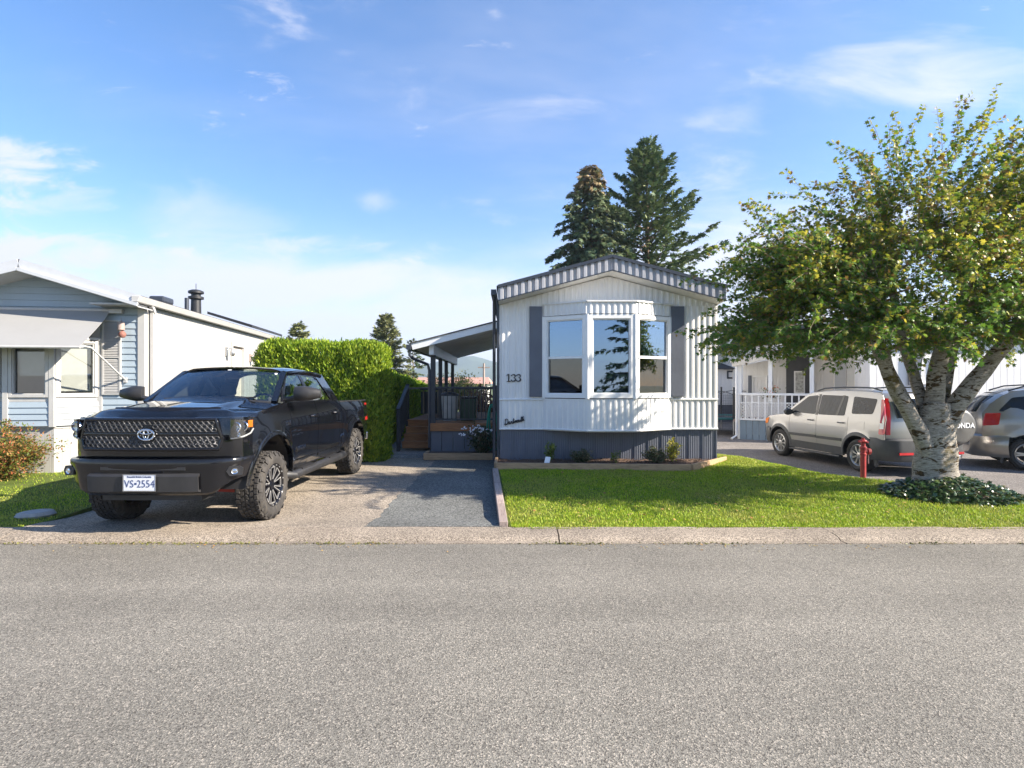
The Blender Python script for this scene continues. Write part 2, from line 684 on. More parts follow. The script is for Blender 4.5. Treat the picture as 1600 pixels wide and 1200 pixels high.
M['white_trim'] = plain('white_trim', (0.82, 0.82, 0.81), 0.35, var=0.03)
M['soffit'] = plain('soffit', (0.74, 0.72, 0.67), 0.5, var=0.05, scale=3, dirt=0.3)
M['slate'] = plain('slate_blue_paint', (0.115, 0.127, 0.158), 0.5, var=0.1, scale=3, dirt=0.15)
M['slate_dark'] = plain('dark_slate_trim', (0.035, 0.042, 0.058), 0.4, var=0.1)
M['fascia'] = plain('fascia_metal', (0.42, 0.42, 0.44), 0.4, var=0.1, scale=5, dirt=0.3)
M['shingle'] = plain('dark_shingle', (0.07, 0.07, 0.075), 0.9, var=0.3, scale=25, bump=0.5)
M['win'] = glass_mat('window_glass', (0.42, 0.47, 0.50), 0.34, tint2=(0.50, 0.70, 1.0))
M['win_screen'] = glass_mat('screened_glass', (0.30, 0.31, 0.31), 0.07)
M['win_clear'] = glass_mat('clear_window_glass', (0.8, 0.83, 0.82), 0.10)
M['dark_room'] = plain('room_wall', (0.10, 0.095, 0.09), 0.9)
M['blind'] = plain('blind_fabric', (0.60, 0.59, 0.55), 0.85, var=0.05)
M['black'] = plain('black_metal', (0.02, 0.02, 0.022), 0.45, var=0.2)
M['wood_new'] = m_wood('new_timber', (0.46, 0.30, 0.17), (0.30, 0.18, 0.09))
M['wood_newx'] = m_wood('new_timber_upright', (0.40, 0.29, 0.19), (0.26, 0.17, 0.10), 2)
M['wood_brown'] = m_wood('brown_deck_timber', (0.30, 0.13, 0.05), (0.15, 0.06, 0.025))
M['wood_old'] = m_wood('weathered_timber', (0.33, 0.26, 0.23), (0.19, 0.14, 0.12), 1)
M['rail'] = plain('dark_rail_paint', (0.028, 0.033, 0.042), 0.5, var=0.15)
M['blue_lap'] = m_siding('blue_grey_lap', (0.33, 0.40, 0.46), 0.2)
M['grey_lap'] = m_siding('pale_lap', (0.36, 0.385, 0.41), 0.2)
M['wall_bright'] = m_siding('white_ribbed_wall', (0.40, 0.392, 0.375), 0.4)
M['trim_soft'] = plain('off_white_trim', (0.44, 0.435, 0.425), 0.4, var=0.05, dirt=0.2)
M['awning'] = plain('awning_fabric', (0.27, 0.27, 0.267), 0.8, var=0.03, scale=2)
M['green_hose'] = plain('green_hose', (0.02, 0.25, 0.17), 0.4)
M['red_paint'] = plain('red_paint', (0.36, 0.035, 0.035), 0.45, var=0.2, scale=14, dirt=0.3)
M['steel'] = plain('dull_steel', (0.5, 0.5, 0.5), 0.35, metal=0.9)
M['stone'] = plain('grey_stone', (0.33, 0.32, 0.31), 0.9, var=0.2, scale=9, bump=0.5, bscale=20)

# ------------------------------------------------------------------ ground, road, kerb, driveways, lawns
def noise2(x, y, s=1.0, seed=0.0):
    return (np.sin(x * 1.7 * s + seed) * np.cos(y * 2.3 * s + seed * 1.3) + 0.6 * np.sin(x * 3.9 * s - y * 2.7 * s + seed * 2.1) + 0.4 * np.cos(x * 6.1 * s + y * 5.3 * s + seed)) / 2.0


def sheet(name, poly, z, depth, mat, kind='structure', bevel=0.0):
    b = MB().prism(poly, z - depth, z, 'Z')
    o = b.build(name, mat, bevel=bevel)
    return tag(o, kind=kind)


g = MB().grid([[(x, y, -0.14) for y in (-118, -60, 0, 40, 200, 2010)] for x in (-4600, -200, -40, 0, 40, 200, 4600)], smooth=False)
tag(g.build('ground', M['ground']), kind='structure')
g = MB().grid([[(x, y, 0.0 - 0.012 * ((x % 7.0) > 9)) for y in np.linspace(-7.5, 5.96, 30)] for x in np.linspace(-45, 45, 40)], thick=0.1)
tag(g.build('road', M['asphalt']), kind='structure')

# rolled concrete kerb in cast lengths with open joints
kerb = tag(thing('kerb', None, None, (0, 6.2, 0)), kind='structure')
kprof = [(5.95, -0.06), (5.95, 0.006), (6.06, 0.002), (6.075, 0.012), (6.10, 0.030), (6.18, 0.044), (6.30, 0.052), (6.44, 0.058), (6.44, -0.06)]
joints = [-21, -17.9, -14.8, -11.8, -8.75, -5.65, -2.6, 0.52, 3.62, 6.7, 9.8, 12.9, 16, 19, 22]
for i in range(len(joints) - 1):
    a, c = joints[i] + 0.007, joints[i + 1] - 0.007
    n = 14
    P = []
    for k in range(n + 1):
        x = a + (c - a) * k / n
        P.append([(x, y - 6.2 + 0.004 * noise2(x, y, 1.3, i), z + (0.004 * noise2(x, y, 2, i + 3) if z > 0 else 0)) for y, z in kprof])
    b = MB().grid(P, smooth=False)
    k_ = len(kprof)
    b.add(P[0], [tuple(range(k_))])
    b.add(P[-1], [tuple(range(k_))[::-1]])
    b.build('kerb_segment', M['kerb'], kerb)

DR = [(-5.72, 6.45), (-0.2, 6.45), (-0.34, 12.9), (-5.6, 12.9)]
b = MB().grid([[(-5.74 + u * (5.6 + 0.0 * v), 6.445 + v * 6.4, 0.052 * (1 - sstep(np.array(v), 0, 0.12)) + 0.004) for v in np.linspace(0, 1, 30)] for u in np.linspace(0, 1, 12)], thick=0.08)
tag(b.build('driveway', M['drive']), kind='structure')
b = MB().grid([[(-1.74 + u * 1.62 + (0.018 * math.sin(v * 17) + 0.014 * math.sin(v * 71) + 0.012 * math.sin(v * 133)) * (1 - u), 6.45 + v * 6.38, 0.052 * (1 - sstep(np.array(v), 0, 0.12)) + 0.009) for v in np.linspace(0, 1, 160)] for u in np.linspace(0, 1, 8)], thick=0.004)
tag(b.build('driveway_patch', M['patch']), kind='structure')
path = tag(thing('path', None, None, (-1.7, 13.5, 0)), kind='structure')
for (x0, x1, y0, y1, z) in ((-3.3, -2.0, 12.86, 14.1, 0.07), (-1.985, -0.29, 12.86, 14.1, 0.075), (-3.6, -2.0, 14.12, 18, 0.085), (-3.6, -2.0, 18.02, 26, 0.09)):
    MB().box(x0, x1, y0, y1, -0.1, z).build('paving_slab', M['slab'], path, (1.7, -13.5, 0), bevel=0.012)

tag(MB().prism([(7.4, 6.45), (22, 6.45), (22, 34), (2, 34), (4.0, 15.5), (5.0, 12.5), (6.1, 9.4), (7.0, 8.2)], -0.12, -0.055, 'Z').build('side_driveway', M['side_drive']), kind='structure')
# the strip of the same drive that ramps to the kerb
b = MB().grid([[(7.2 + u * 14, 6.43 + v * 2.2, 0.056 * (1 - v) - 0.052 * v) for v in np.linspace(0, 1, 8)] for u in np.linspace(0, 1, 8)], thick=0.05)
tag(b.build('driveway_ramp', M['side_drive']), kind='structure')

LX = np.array([6.42, 7.5, 7.9, 8.4, 9.0, 9.8, 11.0, 13.0, 15.5])
LR = np.array([14.0, 13.5, 7.75, 7.25, 6.75, 6.15, 5.6, 5.0, 4.55])


def lawn_left(y):
    return np.interp(y, [6.42, 10.4, 15.5], [-0.03, -0.27, -0.27])


def lawn_right(y):
    return np.interp(y, LX, LR)


def lawn_z(x, y):
    x, y = np.asarray(x, float), np.asarray(y, float)
    z = 0.052 + 0.10 * sstep(y, 6.4, 10.6)
    z = z + 0.012 * noise2(x, y, 1.1, 2.0) + 0.006 * noise2(x, y, 2.7, 5.0)
    z = z + 0.07 * np.exp(-((x - 6.35) ** 2 + (y - 8.0) ** 2) / 1.1)
    z = z + 0.06 * np.exp(-((x - 4.9) ** 2 + (y - 11.3) ** 2) / 0.8)
    d = lawn_right(y) - x
    e = 1 - sstep(d, 0.0, 0.7)
    far = sstep(y, 7.2, 8.2)
    return z * (1 - e * far) + (-0.045) * e * far


def m_turf():
    t = NT('turf_soil')
    c = t.ramp(t.noise(2.2, 6, 0.65), [(0.3, (0.075, 0.11, 0.02)), (0.55, (0.12, 0.17, 0.03)), (0.75, (0.22, 0.20, 0.07))])
    c = t.mix(t.ramp(t.noise(40, 3), [(0.4, 0.0), (0.7, 0.6)]), c, (0.09, 0.075, 0.04))
    t.color(c)
    t.set(Roughness=0.95, Specular_IOR_Level=0.1)
    t.bump(t.noise(90, 4), 0.8, 0.02)
    return t.mat


M['turf'] = m_turf()
ys = np.linspace(6.43, 15.3, 70)
P = []
for v in ys:
    l, r = lawn_left(v), lawn_right(v)
    P.append([(l + (r - l) * u, v, float(lawn_z(l + (r - l) * u, v)) - 0.012) for u in np.linspace(0, 1, 60)])
tag(MB().grid(P, thick=-0.12).build('lawn', M['turf']), kind='structure')


def lawn2_z(x, y):
    return 0.055 + 0.03 * sstep(np.asarray(y, float), 6.4, 10) + 0.012 * noise2(np.asarray(x, float), np.asarray(y, float), 1.2, 7.0)


P = [[(-16 + 10.27 * u, v, float(lawn2_z(-16 + 10.27 * u, v)) - 0.012) for u in np.linspace(0, 1, 40)] for v in np.linspace(6.43, 13.5, 40)]
tag(MB().grid(P, thick=-0.15).build('neighbour_lawn', M['turf']), kind='structure')


# ------------------------------------------------------------------ helpers for buildings
def corr(mb, a, c, zb, zt, pitch=0.115, depth=0.013, mi=0, style='rib'):
    """profiled metal sheet from a to c (plan points, seen with a on the left), between zb(x) and zt(x)"""
    a, c = Vector((a[0], a[1], 0)), Vector((c[0], c[1], 0))
    L = (c - a).length
    d = (c - a) / L
    nrm = Vector((d.y, -d.x, 0))
    if style == 'rib':
        prof = [(0.0, 0), (0.38, 0), (0.50, 1), (0.80, 1), (0.92, 0)]
    elif style == 'wave':
        prof = [(0.0, 0), (0.18, 0), (0.32, 1), (0.72, 1), (0.86, 0)]
    elif style == 'vee':
        prof = [(0.0, 0), (0.86, 0), (0.93, -1)]
    else:
        prof = [(0.0, 0), (0.92, 0), (0.94, -1), (0.98, -1)]
    cols = []
    k = 0
    while k * pitch < L:
        for f, h in prof:
            s = (k + f) * pitch
            if s < L:
                cols.append((s, h * depth))
        k += 1
    cols.append((L, 0))
    zb_ = zb if callable(zb) else (lambda s: zb)
    zt_ = zt if callable(zt) else (lambda s: zt)
    P = []
    for s, h in cols:
        p = a + d * s + nrm * h
        P.append([(p.x, p.y, zb_(s)), (p.x, p.y, zt_(s))])
    mb.grid(P, mi, smooth=False)
    return mb


def rel(parent):
    return tuple(-x for x in parent.location)


def window(parent, a, c, z0, z1, fw=0.07, dp=0.07, frame=None, glass=None, midrail=None, sash=True, loc=None, blind=None, name='window'):
    """framed window standing on the plan line a-c (a on the left as seen from outside): window > pane(s), blind"""
    a, c = Vector((a[0], a[1], 0)), Vector((c[0], c[1], 0))
    d = (c - a).normalized()
    n = Vector((d.y, -d.x, 0))
    L = (c - a).length

    def pt(s, h, z):
        p = a + d * s + n * h
        return (p.x, p.y, z)

    def blk(mb, s0, s1, h0, h1, za, zb_, mi=0):
        mb.hexa([pt(s0, h1, za), pt(s1, h1, za), pt(s1, h0, za), pt(s0, h0, za)], [pt(s0, h1, zb_), pt(s1, h1, zb_), pt(s1, h0, zb_), pt(s0, h0, zb_)], mi)
    m = MB()
    h0, h1 = -dp, 0.025
    blk(m, 0, fw, h0, h1, z0, z1)
    blk(m, L - fw, L, h0, h1, z0, z1)
    blk(m, fw + .0005, L - fw - .0005, h0, h1, z0, z0 + fw)
    blk(m, fw + .0005, L - fw - .0005, h0, h1, z1 - fw, z1)
    # inner lip, one step back
    q = fw + 0.022
    blk(m, fw, q, h0, 0.006, z0 + fw, z1 - fw)
    blk(m, L - q, L - fw, h0, 0.006, z0 + fw, z1 - fw)
    blk(m, q, L - q, h0, 0.006, z0 + fw, z0 + q)
    blk(m, q, L - q, h0, 0.006, z1 - q, z1 - fw)
    if midrail:
        blk(m, q, L - q, h0 + .002, 0.004, midrail - 0.025, midrail + 0.025)
    w = m.build(name, frame or M['white_trim'], parent, loc if loc is not None else rel(parent), bevel=0.004)
    spans = [(z0 + q, z1 - q)] if not midrail else [(z0 + q, midrail - 0.025), (midrail + 0.025, z1 - q)]
    for i, (za, zb_) in enumerate(spans):
        g_ = MB()
        hh = -0.03 if i else -0.045
        g_.add([pt(q, hh, za), pt(L - q, hh, za), pt(L - q, hh, zb_), pt(q, hh, zb_)], [(0, 1, 2, 3)])
        g_.build('pane', glass or (M['win_screen'] if midrail and i == 0 else M['win']), w)
    if blind:
        z_lo = z1 - q - (z1 - z0 - 2 * q) * blind
        g_ = MB()
        blk(g_, q + 0.02, L - q - 0.02, -0.13, -0.12, z_lo, z1 - q)
        blk(g_, q + 0.02, L - q - 0.02, -0.135, -0.115, z_lo - 0.03, z_lo)
        g_.build('blind', M['blind'], w)
    return w


# ------------------------------------------------------------------ the house with number 133
HX0, HX1, HY = -0.26, 4.15, 11.1
HXM = (HX0 + HX1) / 2
house = thing('mobile_home', 'white ribbed mobile home with bay window, slate shutters and number 133', 'mobile home', (HXM, HY, 0.0))
HL = rel(house)


def gable(x):
    return 3.90 - 0.262 * abs(x - HXM)


fw_ = MB()
corr(fw_, (HX0, HY), (HX1, HY), 3.30, lambda s: gable(HX0 + s))
corr(fw_, (HX0, HY), (0.60, HY), 1.435, 3.30)
corr(fw_, (3.22, HY), (HX1, HY), 1.435, 3.30)
corr(fw_, (HX0, HY), (0.62, HY), 0.84, 1.405)
corr(fw_, (3.21, HY), (HX1, HY), 0.84, 1.405)
fw_.build('front_wall', M['white_wall'], house, HL)
for z in (1.42, 0.825):
    for a, c in (((HX0, HY), (0.62, HY)), ((3.21, HY), (HX1, HY))):
        MB().tube([(a[0], a[1] - 0.012, z), (c[0], c[1] - 0.012, z)], 0.019, 8, smooth=True).build('belt_trim', M['white_trim'], house, HL)

BAY = [(0.62, HY), (1.455, 10.6), (2.375, 10.6), (3.21, HY)]
bay = MB()
for i in range(3):
    corr(bay, BAY[i], BAY[i + 1], 0.84, 1.44, 0.115, 0.012)
for i in range(3):
    a, c = BAY[i], BAY[i + 1]
    bay.tube([(a[0], a[1] - 0.012, 0.828), (c[0], c[1] - 0.012, 0.828)], 0.019, 8)
bay.prism([(p[0], p[1] + (0.012 if i in (1, 2) else 0)) for i, p in enumerate(BAY)], 0.80, 0.83, 'Z')
bayo = bay.build('bay', M['white_wall'], house, HL)
hood = MB()
HB = [(0.60, HY), (1.44, 10.575), (2.39, 10.575), (3.23, HY)]
HT = [(0.60, HY), (1.44, 10.575), (2.39, 10.575), (3.23, HY)]
for i in range(3):
    corr(hood, HB[i], HB[i + 1], 3.085, 3.31, 0.115, 0.016)
hood.prism(HT, 3.312, 3.335, 'Z')
hood.prism([(0.63, HY), (1.46, 10.60), (2.37, 10.60), (3.20, HY)], 3.06, 3.084, 'Z')
for i in range(3):
    hood.bar((HB[i][0], HB[i][1] - .012, 3.325), (HB[i + 1][0], HB[i + 1][1] - .012, 3.325), 0.05, 0.03)
hood.build('bay_hood', M['white_wall'], bayo)
window(house, (0.645, HY - 0.017), (1.445, 10.608), 1.455, 3.07, 0.075, midrail=2.25)
window(house, (1.465, 10.598), (2.365, 10.598), 1.455, 3.075, 0.085)
window(house, (2.385, 10.608), (3.185, HY - 0.017), 1.455, 3.07, 0.075, midrail=2.25)
posts = MB()
for (x, y) in ((1.455, 10.605), (2.375, 10.605)):
    MB().tube([(x, y, 1.44), (x, y, 3.08)], 0.045, 6, smooth=False).build('corner_post', M['white_trim'], bayo)
for (x, y) in ((0.63, HY - 0.01), (3.2, HY - 0.01)):
    MB().box(x - 0.03, x + 0.03, y - 0.03, y + 0.02, 1.44, 3.08).build('corner_post', M['white_trim'], bayo)
for x0 in (0.35, 3.205):
    s_ = MB()
    s_.box(x0, x0 + 0.255, HY - 0.05, HY - 0.017, 1.47, 3.29)
    for z in (1.47, 3.23):
        s_.box(x0 + 0.01, x0 + 0.245, HY - 0.058, HY - 0.0505, z + 0.004, z + 0.056)
    s_.build('shutter', M['slate'], house, HL, bevel=0.004)

# soffit, fascia sheets, roof
FY = 10.7


def roof_z(x, top=True):
    return (4.215 if top else 3.945) - 0.2665 * abs(x - HXM)


so = MB()
for x0, x1 in ((HX0 - 0.005, HXM), (HXM, HX1 + 0.005)):
    so.hexa([(x0, FY + .01, roof_z(x0, 0) - .005), (x1, FY + .01, roof_z(x1, 0) - .005), (x1, HY + .1, roof_z(x1, 0) - .035), (x0, HY + .1, roof_z(x0, 0) - .035)],
            [(x0, FY + .01, roof_z(x0, 0) + .015), (x1, FY + .01, roof_z(x1, 0) + .015), (x1, HY + .1, roof_z(x1, 0) + 0), (x0, HY + .1, roof_z(x0, 0) + 0)])
so.build('soffit', M['soffit'], house, HL)
for x0, x1 in ((HX0 - 0.01, HXM), (HXM, HX1 + 0.02)):
    f_ = MB()
    corr(f_, (x0, FY), (x1, FY), lambda s, x0=x0: roof_z(x0 + s, 0), lambda s, x0=x0: roof_z(x0 + s) - 0.02, 0.135, 0.042, style='wave')
    f_.build('fascia', M['fascia'], house, HL)
    e = MB()
    e.bar((x0, FY - 0.035, roof_z(x0) - 0.005), (x1, FY - 0.035, roof_z(x1) - 0.005), 0.06, 0.06)
    e.bar((x0, FY - 0.03, roof_z(x0, 0) - 0.008), (x1, FY - 0.03, roof_z(x1, 0) - 0.008), 0.03, 0.018)
    e.build('fascia_trim', M['slate_dark'], house, HL)
rf = MB()
for x0, x1 in ((HX0 - 0.04, HXM), (HXM, HX1 + 0.05)):
    rf.hexa([(x0, FY, roof_z(x0) - .03), (x1, FY, roof_z(x1) - .03), (x1, 28, roof_z(x1) - .03), (x0, 28, roof_z(x0) - .03)],
            [(x0, FY, roof_z(x0) + .025), (x1, FY, roof_z(x1) + .025), (x1, 28, roof_z(x1) + .025), (x0, 28, roof_z(x0) + .025)])
rf.build('roof', M['shingle'], house, HL)
sw = MB()
corr(sw, (HX0, 28), (HX0, HY), 0.84, 3.36)
corr(sw, (HX1, HY), (HX1, 28), 0.84, 3.36)
corr(sw, (HX1, 28), (HX0, 28), 0.84, lambda s: gable(HX1 - s))
sw.build('side_wall', M['white_wall'], house, HL)
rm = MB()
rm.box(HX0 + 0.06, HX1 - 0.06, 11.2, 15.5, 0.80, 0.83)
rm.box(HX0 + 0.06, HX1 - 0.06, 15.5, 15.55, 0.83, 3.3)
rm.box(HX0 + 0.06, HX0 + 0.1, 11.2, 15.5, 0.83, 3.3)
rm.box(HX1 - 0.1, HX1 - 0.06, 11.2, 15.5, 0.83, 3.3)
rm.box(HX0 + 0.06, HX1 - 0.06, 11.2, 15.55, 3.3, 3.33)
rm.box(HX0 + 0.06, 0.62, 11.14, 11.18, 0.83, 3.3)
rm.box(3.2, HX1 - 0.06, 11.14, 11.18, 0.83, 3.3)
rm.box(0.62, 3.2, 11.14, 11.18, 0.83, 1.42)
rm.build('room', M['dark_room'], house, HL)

# skirting panels, each a ribbed sheet of its own
pan = MB()
corr(pan, (0, 0), (0.267, 0), 0, 0.69, 0.0445, 0.0035, style='rib')
pan.box(0.255, 0.277, -0.016, -0.004, 0, 0.69)
pan.box(-0.002, 0.277, 0.004, 0.02, 0, 0.69)
p0 = pan.build('skirting_panel', M['slate'], house)
npan = 16
step = (HX1 - HX0 - 0.02) / npan
for i in range(npan):
    o = p0 if i == 0 else copy_part(p0, house)
    o.location = (HX0 + 0.012 + i * step - HXM, 0.03 + (0.004 if i % 2 else 0.0), 0.12)
    o.scale = (step / 0.277, 1, 1)
sk = MB()
sk.box(HX0 + 0.005, HX0 + 0.03, HY + 0.06, 28, 0.0, 0.8)
sk.box(HX1 - 0.03, HX1 - 0.005, HY + 0.06, 28, 0.0, 0.8)
sk.build('side_skirting', M['slate'], house, HL)
tr = MB()
tr.box(HX0 - 0.045, HX0 + 0.002, HY - 0.03, HY + 0.06, 0.80, 3.40)
tr.box(HX0 - 0.045, HX0 - 0.005, HY + 0.0, HY + 0.07, 0.08, 0.80)
tr.build('corner_trim', M['slate_dark'], house, HL)
dsp = MB()
dsp.tube([(HX0 - 0.10, HY + 0.0, 0.18), (HX0 - 0.10, HY + 0.0, 3.35), (HX0 - 0.09, HY - 0.1, 3.5)], 0.032, 8)
dsp.box(HX0 - 0.15, HX0 - 0.045, FY, 28, 3.47, 3.57)
dsp.build('gutter', M['slate_dark'], house, HL)


def digit_one(mb, x, z, h, y):
    mb.box(x - 0.014, x + 0.014, y - 0.012, y, z, z + h)
    mb.box(x - 0.04, x + 0.04, y - 0.0115, y, z, z + 0.012)
    mb.bar((x - 0.042, y - 0.006, z + h * 0.8), (x - 0.006, y - 0.006, z + h * 0.97), 0.011, 0.02)


def digit_three(mb, x, z, h, y):
    def arc(cx, cz, rx, rz, a0, a1, w0, w1, n=16):
        vs, fs = [], []
        for i in range(n + 1):
            a = R(a0 + (a1 - a0) * i / n)
            w = w0 + (w1 - w0) * math.sin(math.pi * i / n) ** 1.5
            for k, f in ((0, 1.0), (1, 1.0 - w)):
                vs.append((cx + rx * f * math.cos(a), y - 0.012, cz + rz * f * math.sin(a)))
            for k, f in ((0, 1.0), (1, 1.0 - w)):
                vs.append((cx + rx * f * math.cos(a), y, cz + rz * f * math.sin(a)))
        for i in range(n):
            o = i * 4
            fs += [(o, o + 1, o + 5, o + 4), (o, o + 4, o + 6, o + 2), (o + 1, o + 3, o + 7, o + 5)]
        fs += [(0, 2, 3, 1), (n * 4, n * 4 + 1, n * 4 + 3, n * 4 + 2)]
        mb.add(vs, fs)
    arc(x, z + h * 0.745, 0.045, h * 0.255, 165, -95, 0.22, 0.62)
    arc(x - 0.002, z + h * 0.27, 0.054, h * 0.27, 95, -165, 0.22, 0.62)
    mb.lathe([(0.0, -0.012), (0.013, -0.012), (0.013, 0.0)], 10, (x - 0.038, y, z + h * 0.80), 'Y', smooth=False)
    mb.lathe([(0.0, -0.012), (0.013, -0.012), (0.013, 0.0)], 10, (x - 0.045, y, z + h * 0.19), 'Y', smooth=False)


for k, x in enumerate((-0.045, 0.052, 0.155)):
    m = MB()
    (digit_one if k == 0 else digit_three)(m, x - 0.02, 1.775, 0.157, HY - 0.017)
    m.build('house_number', M['black'], house, HL)

# script nameplate: Dartmouth, written as bent metal strokes
SCR = [
    [(0.02, 0.02), (0.10, 0.55), (0.16, 0.95), (0.02, 0.88), (0.22, 1.0), (0.50, 0.86), (0.54, 0.5), (0.40, 0.12), (0.12, 0.0), (0.0, 0.1), (0.1, 0.2), (0.5, 0.02)],
    [(0.84, 0.40), (0.72, 0.44), (0.62, 0.26), (0.66, 0.04), (0.78, 0.06), (0.86, 0.40), (0.86, 0.08), (0.96, 0.04), (1.06, 0.30)],
    [(1.06, 0.30), (1.08, 0.44), (1.12, 0.36), (1.22, 0.38), (1.20, 0.08), (1.32, 0.04), (1.42, 0.30)],
    [(1.42, 0.30), (1.52, 0.86), (1.46, 0.10), (1.56, 0.04), (1.66, 0.36)],
    [(1.34, 0.56), (1.66, 0.60)],
    [(1.66, 0.36), (1.68, 0.04), (1.76, 0.38), (1.84, 0.36), (1.84, 0.04), (1.92, 0.38), (2.0, 0.36), (2.0, 0.08), (2.10, 0.06)],
    [(2.10, 0.06), (2.20, 0.40), (2.12, 0.30), (2.14, 0.06), (2.28, 0.06), (2.32, 0.30), (2.22, 0.42), (2.42, 0.36)],
    [(2.42, 0.36), (2.42, 0.08), (2.52, 0.06), (2.60, 0.38), (2.60, 0.08), (2.70, 0.06), (2.78, 0.36)],
    [(2.78, 0.36), (2.86, 0.86), (2.82, 0.10), (2.92, 0.06), (3.0, 0.36)],
    [(2.70, 0.62), (3.26, 0.70)],
    [(3.0, 0.36), (3.12, 0.90), (3.04, 0.04), (3.12, 0.36), (3.22, 0.36), (3.22, 0.06), (3.34, 0.1)],
]


def smooth_line(pts, n=5):
    out = []
    P = [Vector((p[0], p[1], 0)) for p in pts]
    for i in range(len(P) - 1):
        a, b_, c_, d_ = P[max(i - 1, 0)], P[i], P[i + 1], P[min(i + 2, len(P) - 1)]
        for k in range(n):
            t = k / n
            out.append(0.5 * ((2 * b_) + (c_ - a) * t + (2 * a - 5 * b_ + 4 * c_ - d_) * t * t + (3 * b_ - a - 3 * c_ + d_) * t ** 3))
    out.append(P[-1])
    return out


nm = MB()
for s_ in SCR:
    pts = smooth_line(s_) if len(s_) > 2 else [Vector((p[0], p[1], 0)) for p in s_]
    nm.tube([(p.x * 0.118, -0.008, p.y * 0.118 + p.x * 0.026) for p in pts], 0.0085, 6)
nm.build('nameplate_script', M['black'], house, (-0.145 - HXM, -0.018, 0.90), rot=(0, 0, 0))

# ------------------------------------------------------------------ planting bed with timber edging, in front of the house
bed = thing('planting_bed', 'mulched planting bed with new timber edging under the slate skirting', 'planting bed', (2, 10.6, 0.1))
BL = rel(bed)
MB().bar((-0.30, 10.30, 0.185), (3.27, 10.06, 0.185), 0.05, 0.15).build('timber_board', M['wood_new'], bed, BL, bevel=0.006)
MB().bar((3.30, 10.09, 0.185), (4.33, 11.16, 0.185), 0.05, 0.15).build('timber_board', M['wood_new'], bed, BL, bevel=0.006)
MB().box(-0.335, -0.28, 10.34, 11.06, 0.09, 0.26).build('timber_board', M['wood_new'], bed, BL, bevel=0.006)
P = []
for u in np.linspace(0, 1, 46):
    x = -0.27 + 4.4 * u
    yf = 10.325 - 0.245 * min(1, (x + 0.27) / 3.5) if x < 3.25 else 10.08 + (x - 3.25) * 1.02
    P.append([(x, yf + (11.12 - yf) * v, 0.205 + 0.02 * math.sin(x * 9 + v * 7) * math.sin(v * 11 + x * 4) + 0.012 * random.random()) for v in np.linspace(0, 1, 14)])
MB().grid(P, thick=0.08, smooth=False).build('mulch', M['soil'], bed, BL)
chips = MB()
for i in range(900):
    u, v = random.random(), random.random()
    x = -0.25 + 4.2 * u
    yf = 10.36 - 0.245 * min(1, (x + 0.27) / 3.5) if x < 3.25 else 10.11 + (x - 3.25) * 1.02
    y = yf + (11.08 - yf) * v
    a, l = random.uniform(0, 6.3), random.uniform(0.015, 0.04)
    z = 0.222 + random.uniform(0, 0.02)
    d = Vector((math.cos(a), math.sin(a), random.uniform(-0.3, 0.3))) * l
    chips.bar((x, y, z), (x + d.x, y + d.y, z + d.z), 0.012, 0.005)
tag(chips.build('bark_chips', M['soil'], bed, BL), kind='stuff')

edge = thing('lawn_edging', 'weathered timber edging boards between dark driveway patch and lawn', 'garden edging', (-0.15, 8.4, 0.0))
e0, e1 = Vector((-0.10, 6.47, 0)), Vector((-0.315, 10.28, 0))
cuts = [0, 0.245, 0.25, 0.62, 0.625, 1.0]
for i in range(0, 6, 2):
    p, q = e0.lerp(e1, cuts[i]), e0.lerp(e1, cuts[i + 1])
    zz = 0.062 + 0.02 * (i % 4)
    MB().bar((p.x, p.y, 0.055 + 0.045 * cuts[i]), (q.x, q.y, 0.055 + 0.045 * cuts[i + 1]), 0.105, 0.12).build('edging_board', M['wood_old'], edge, rel(edge), bevel=0.008)

# ------------------------------------------------------------------ covered entrance deck at the left of the house
porch = thing('entrance_deck', 'raised wooden deck with sloping white roof and dark railing left of house 133', 'deck', (-1.15, 13.2, 0))
PL = rel(porch)
PX0, PX1, PYF, PYB = -1.98, -0.31, 13.2, 18.4
dz_ = 0.79
for k in range(37):
    y = PYF + 0.06 + k * 0.14
    MB().box(PX0, PX1, y, y + 0.134, dz_ - 0.035, dz_).build('deck_board', M['wood_brown'], porch, PL) if k < 12 else None
MB().box(PX0, PX1, PYF + 1.75, PYB, dz_ - 0.035, dz_).build('deck_floor', M['wood_brown'], porch, PL)
MB().box(PX0 - 0.02, PX1, PYF, PYF + 0.045, 0.60, dz_ - 0.002).build('rim_board', M['wood_brown'], porch, PL, bevel=0.004)
for k in range(6):
    x0 = PX0 + 0.02 + k * 0.272
    MB().box(x0, x0 + 0.262, PYF + 0.05 + 0.006 * (k % 2), PYF + 0.07, 0.075, 0.60).build('skirting_board', M['slate'], porch, PL, bevel=0.003)
MB().box(PX0 + 0.02, PX0 + 0.04, PYF + 0.09, PYB, 0.075, 0.74).build('side_skirting', M['slate'], porch, PL)


def post(x, y, z0, z1, w=0.095):
    return MB().box(x - w / 2, x + w / 2, y - w / 2, y + w / 2, z0, z1).build('post', M['rail'], porch, PL, bevel=0.006)


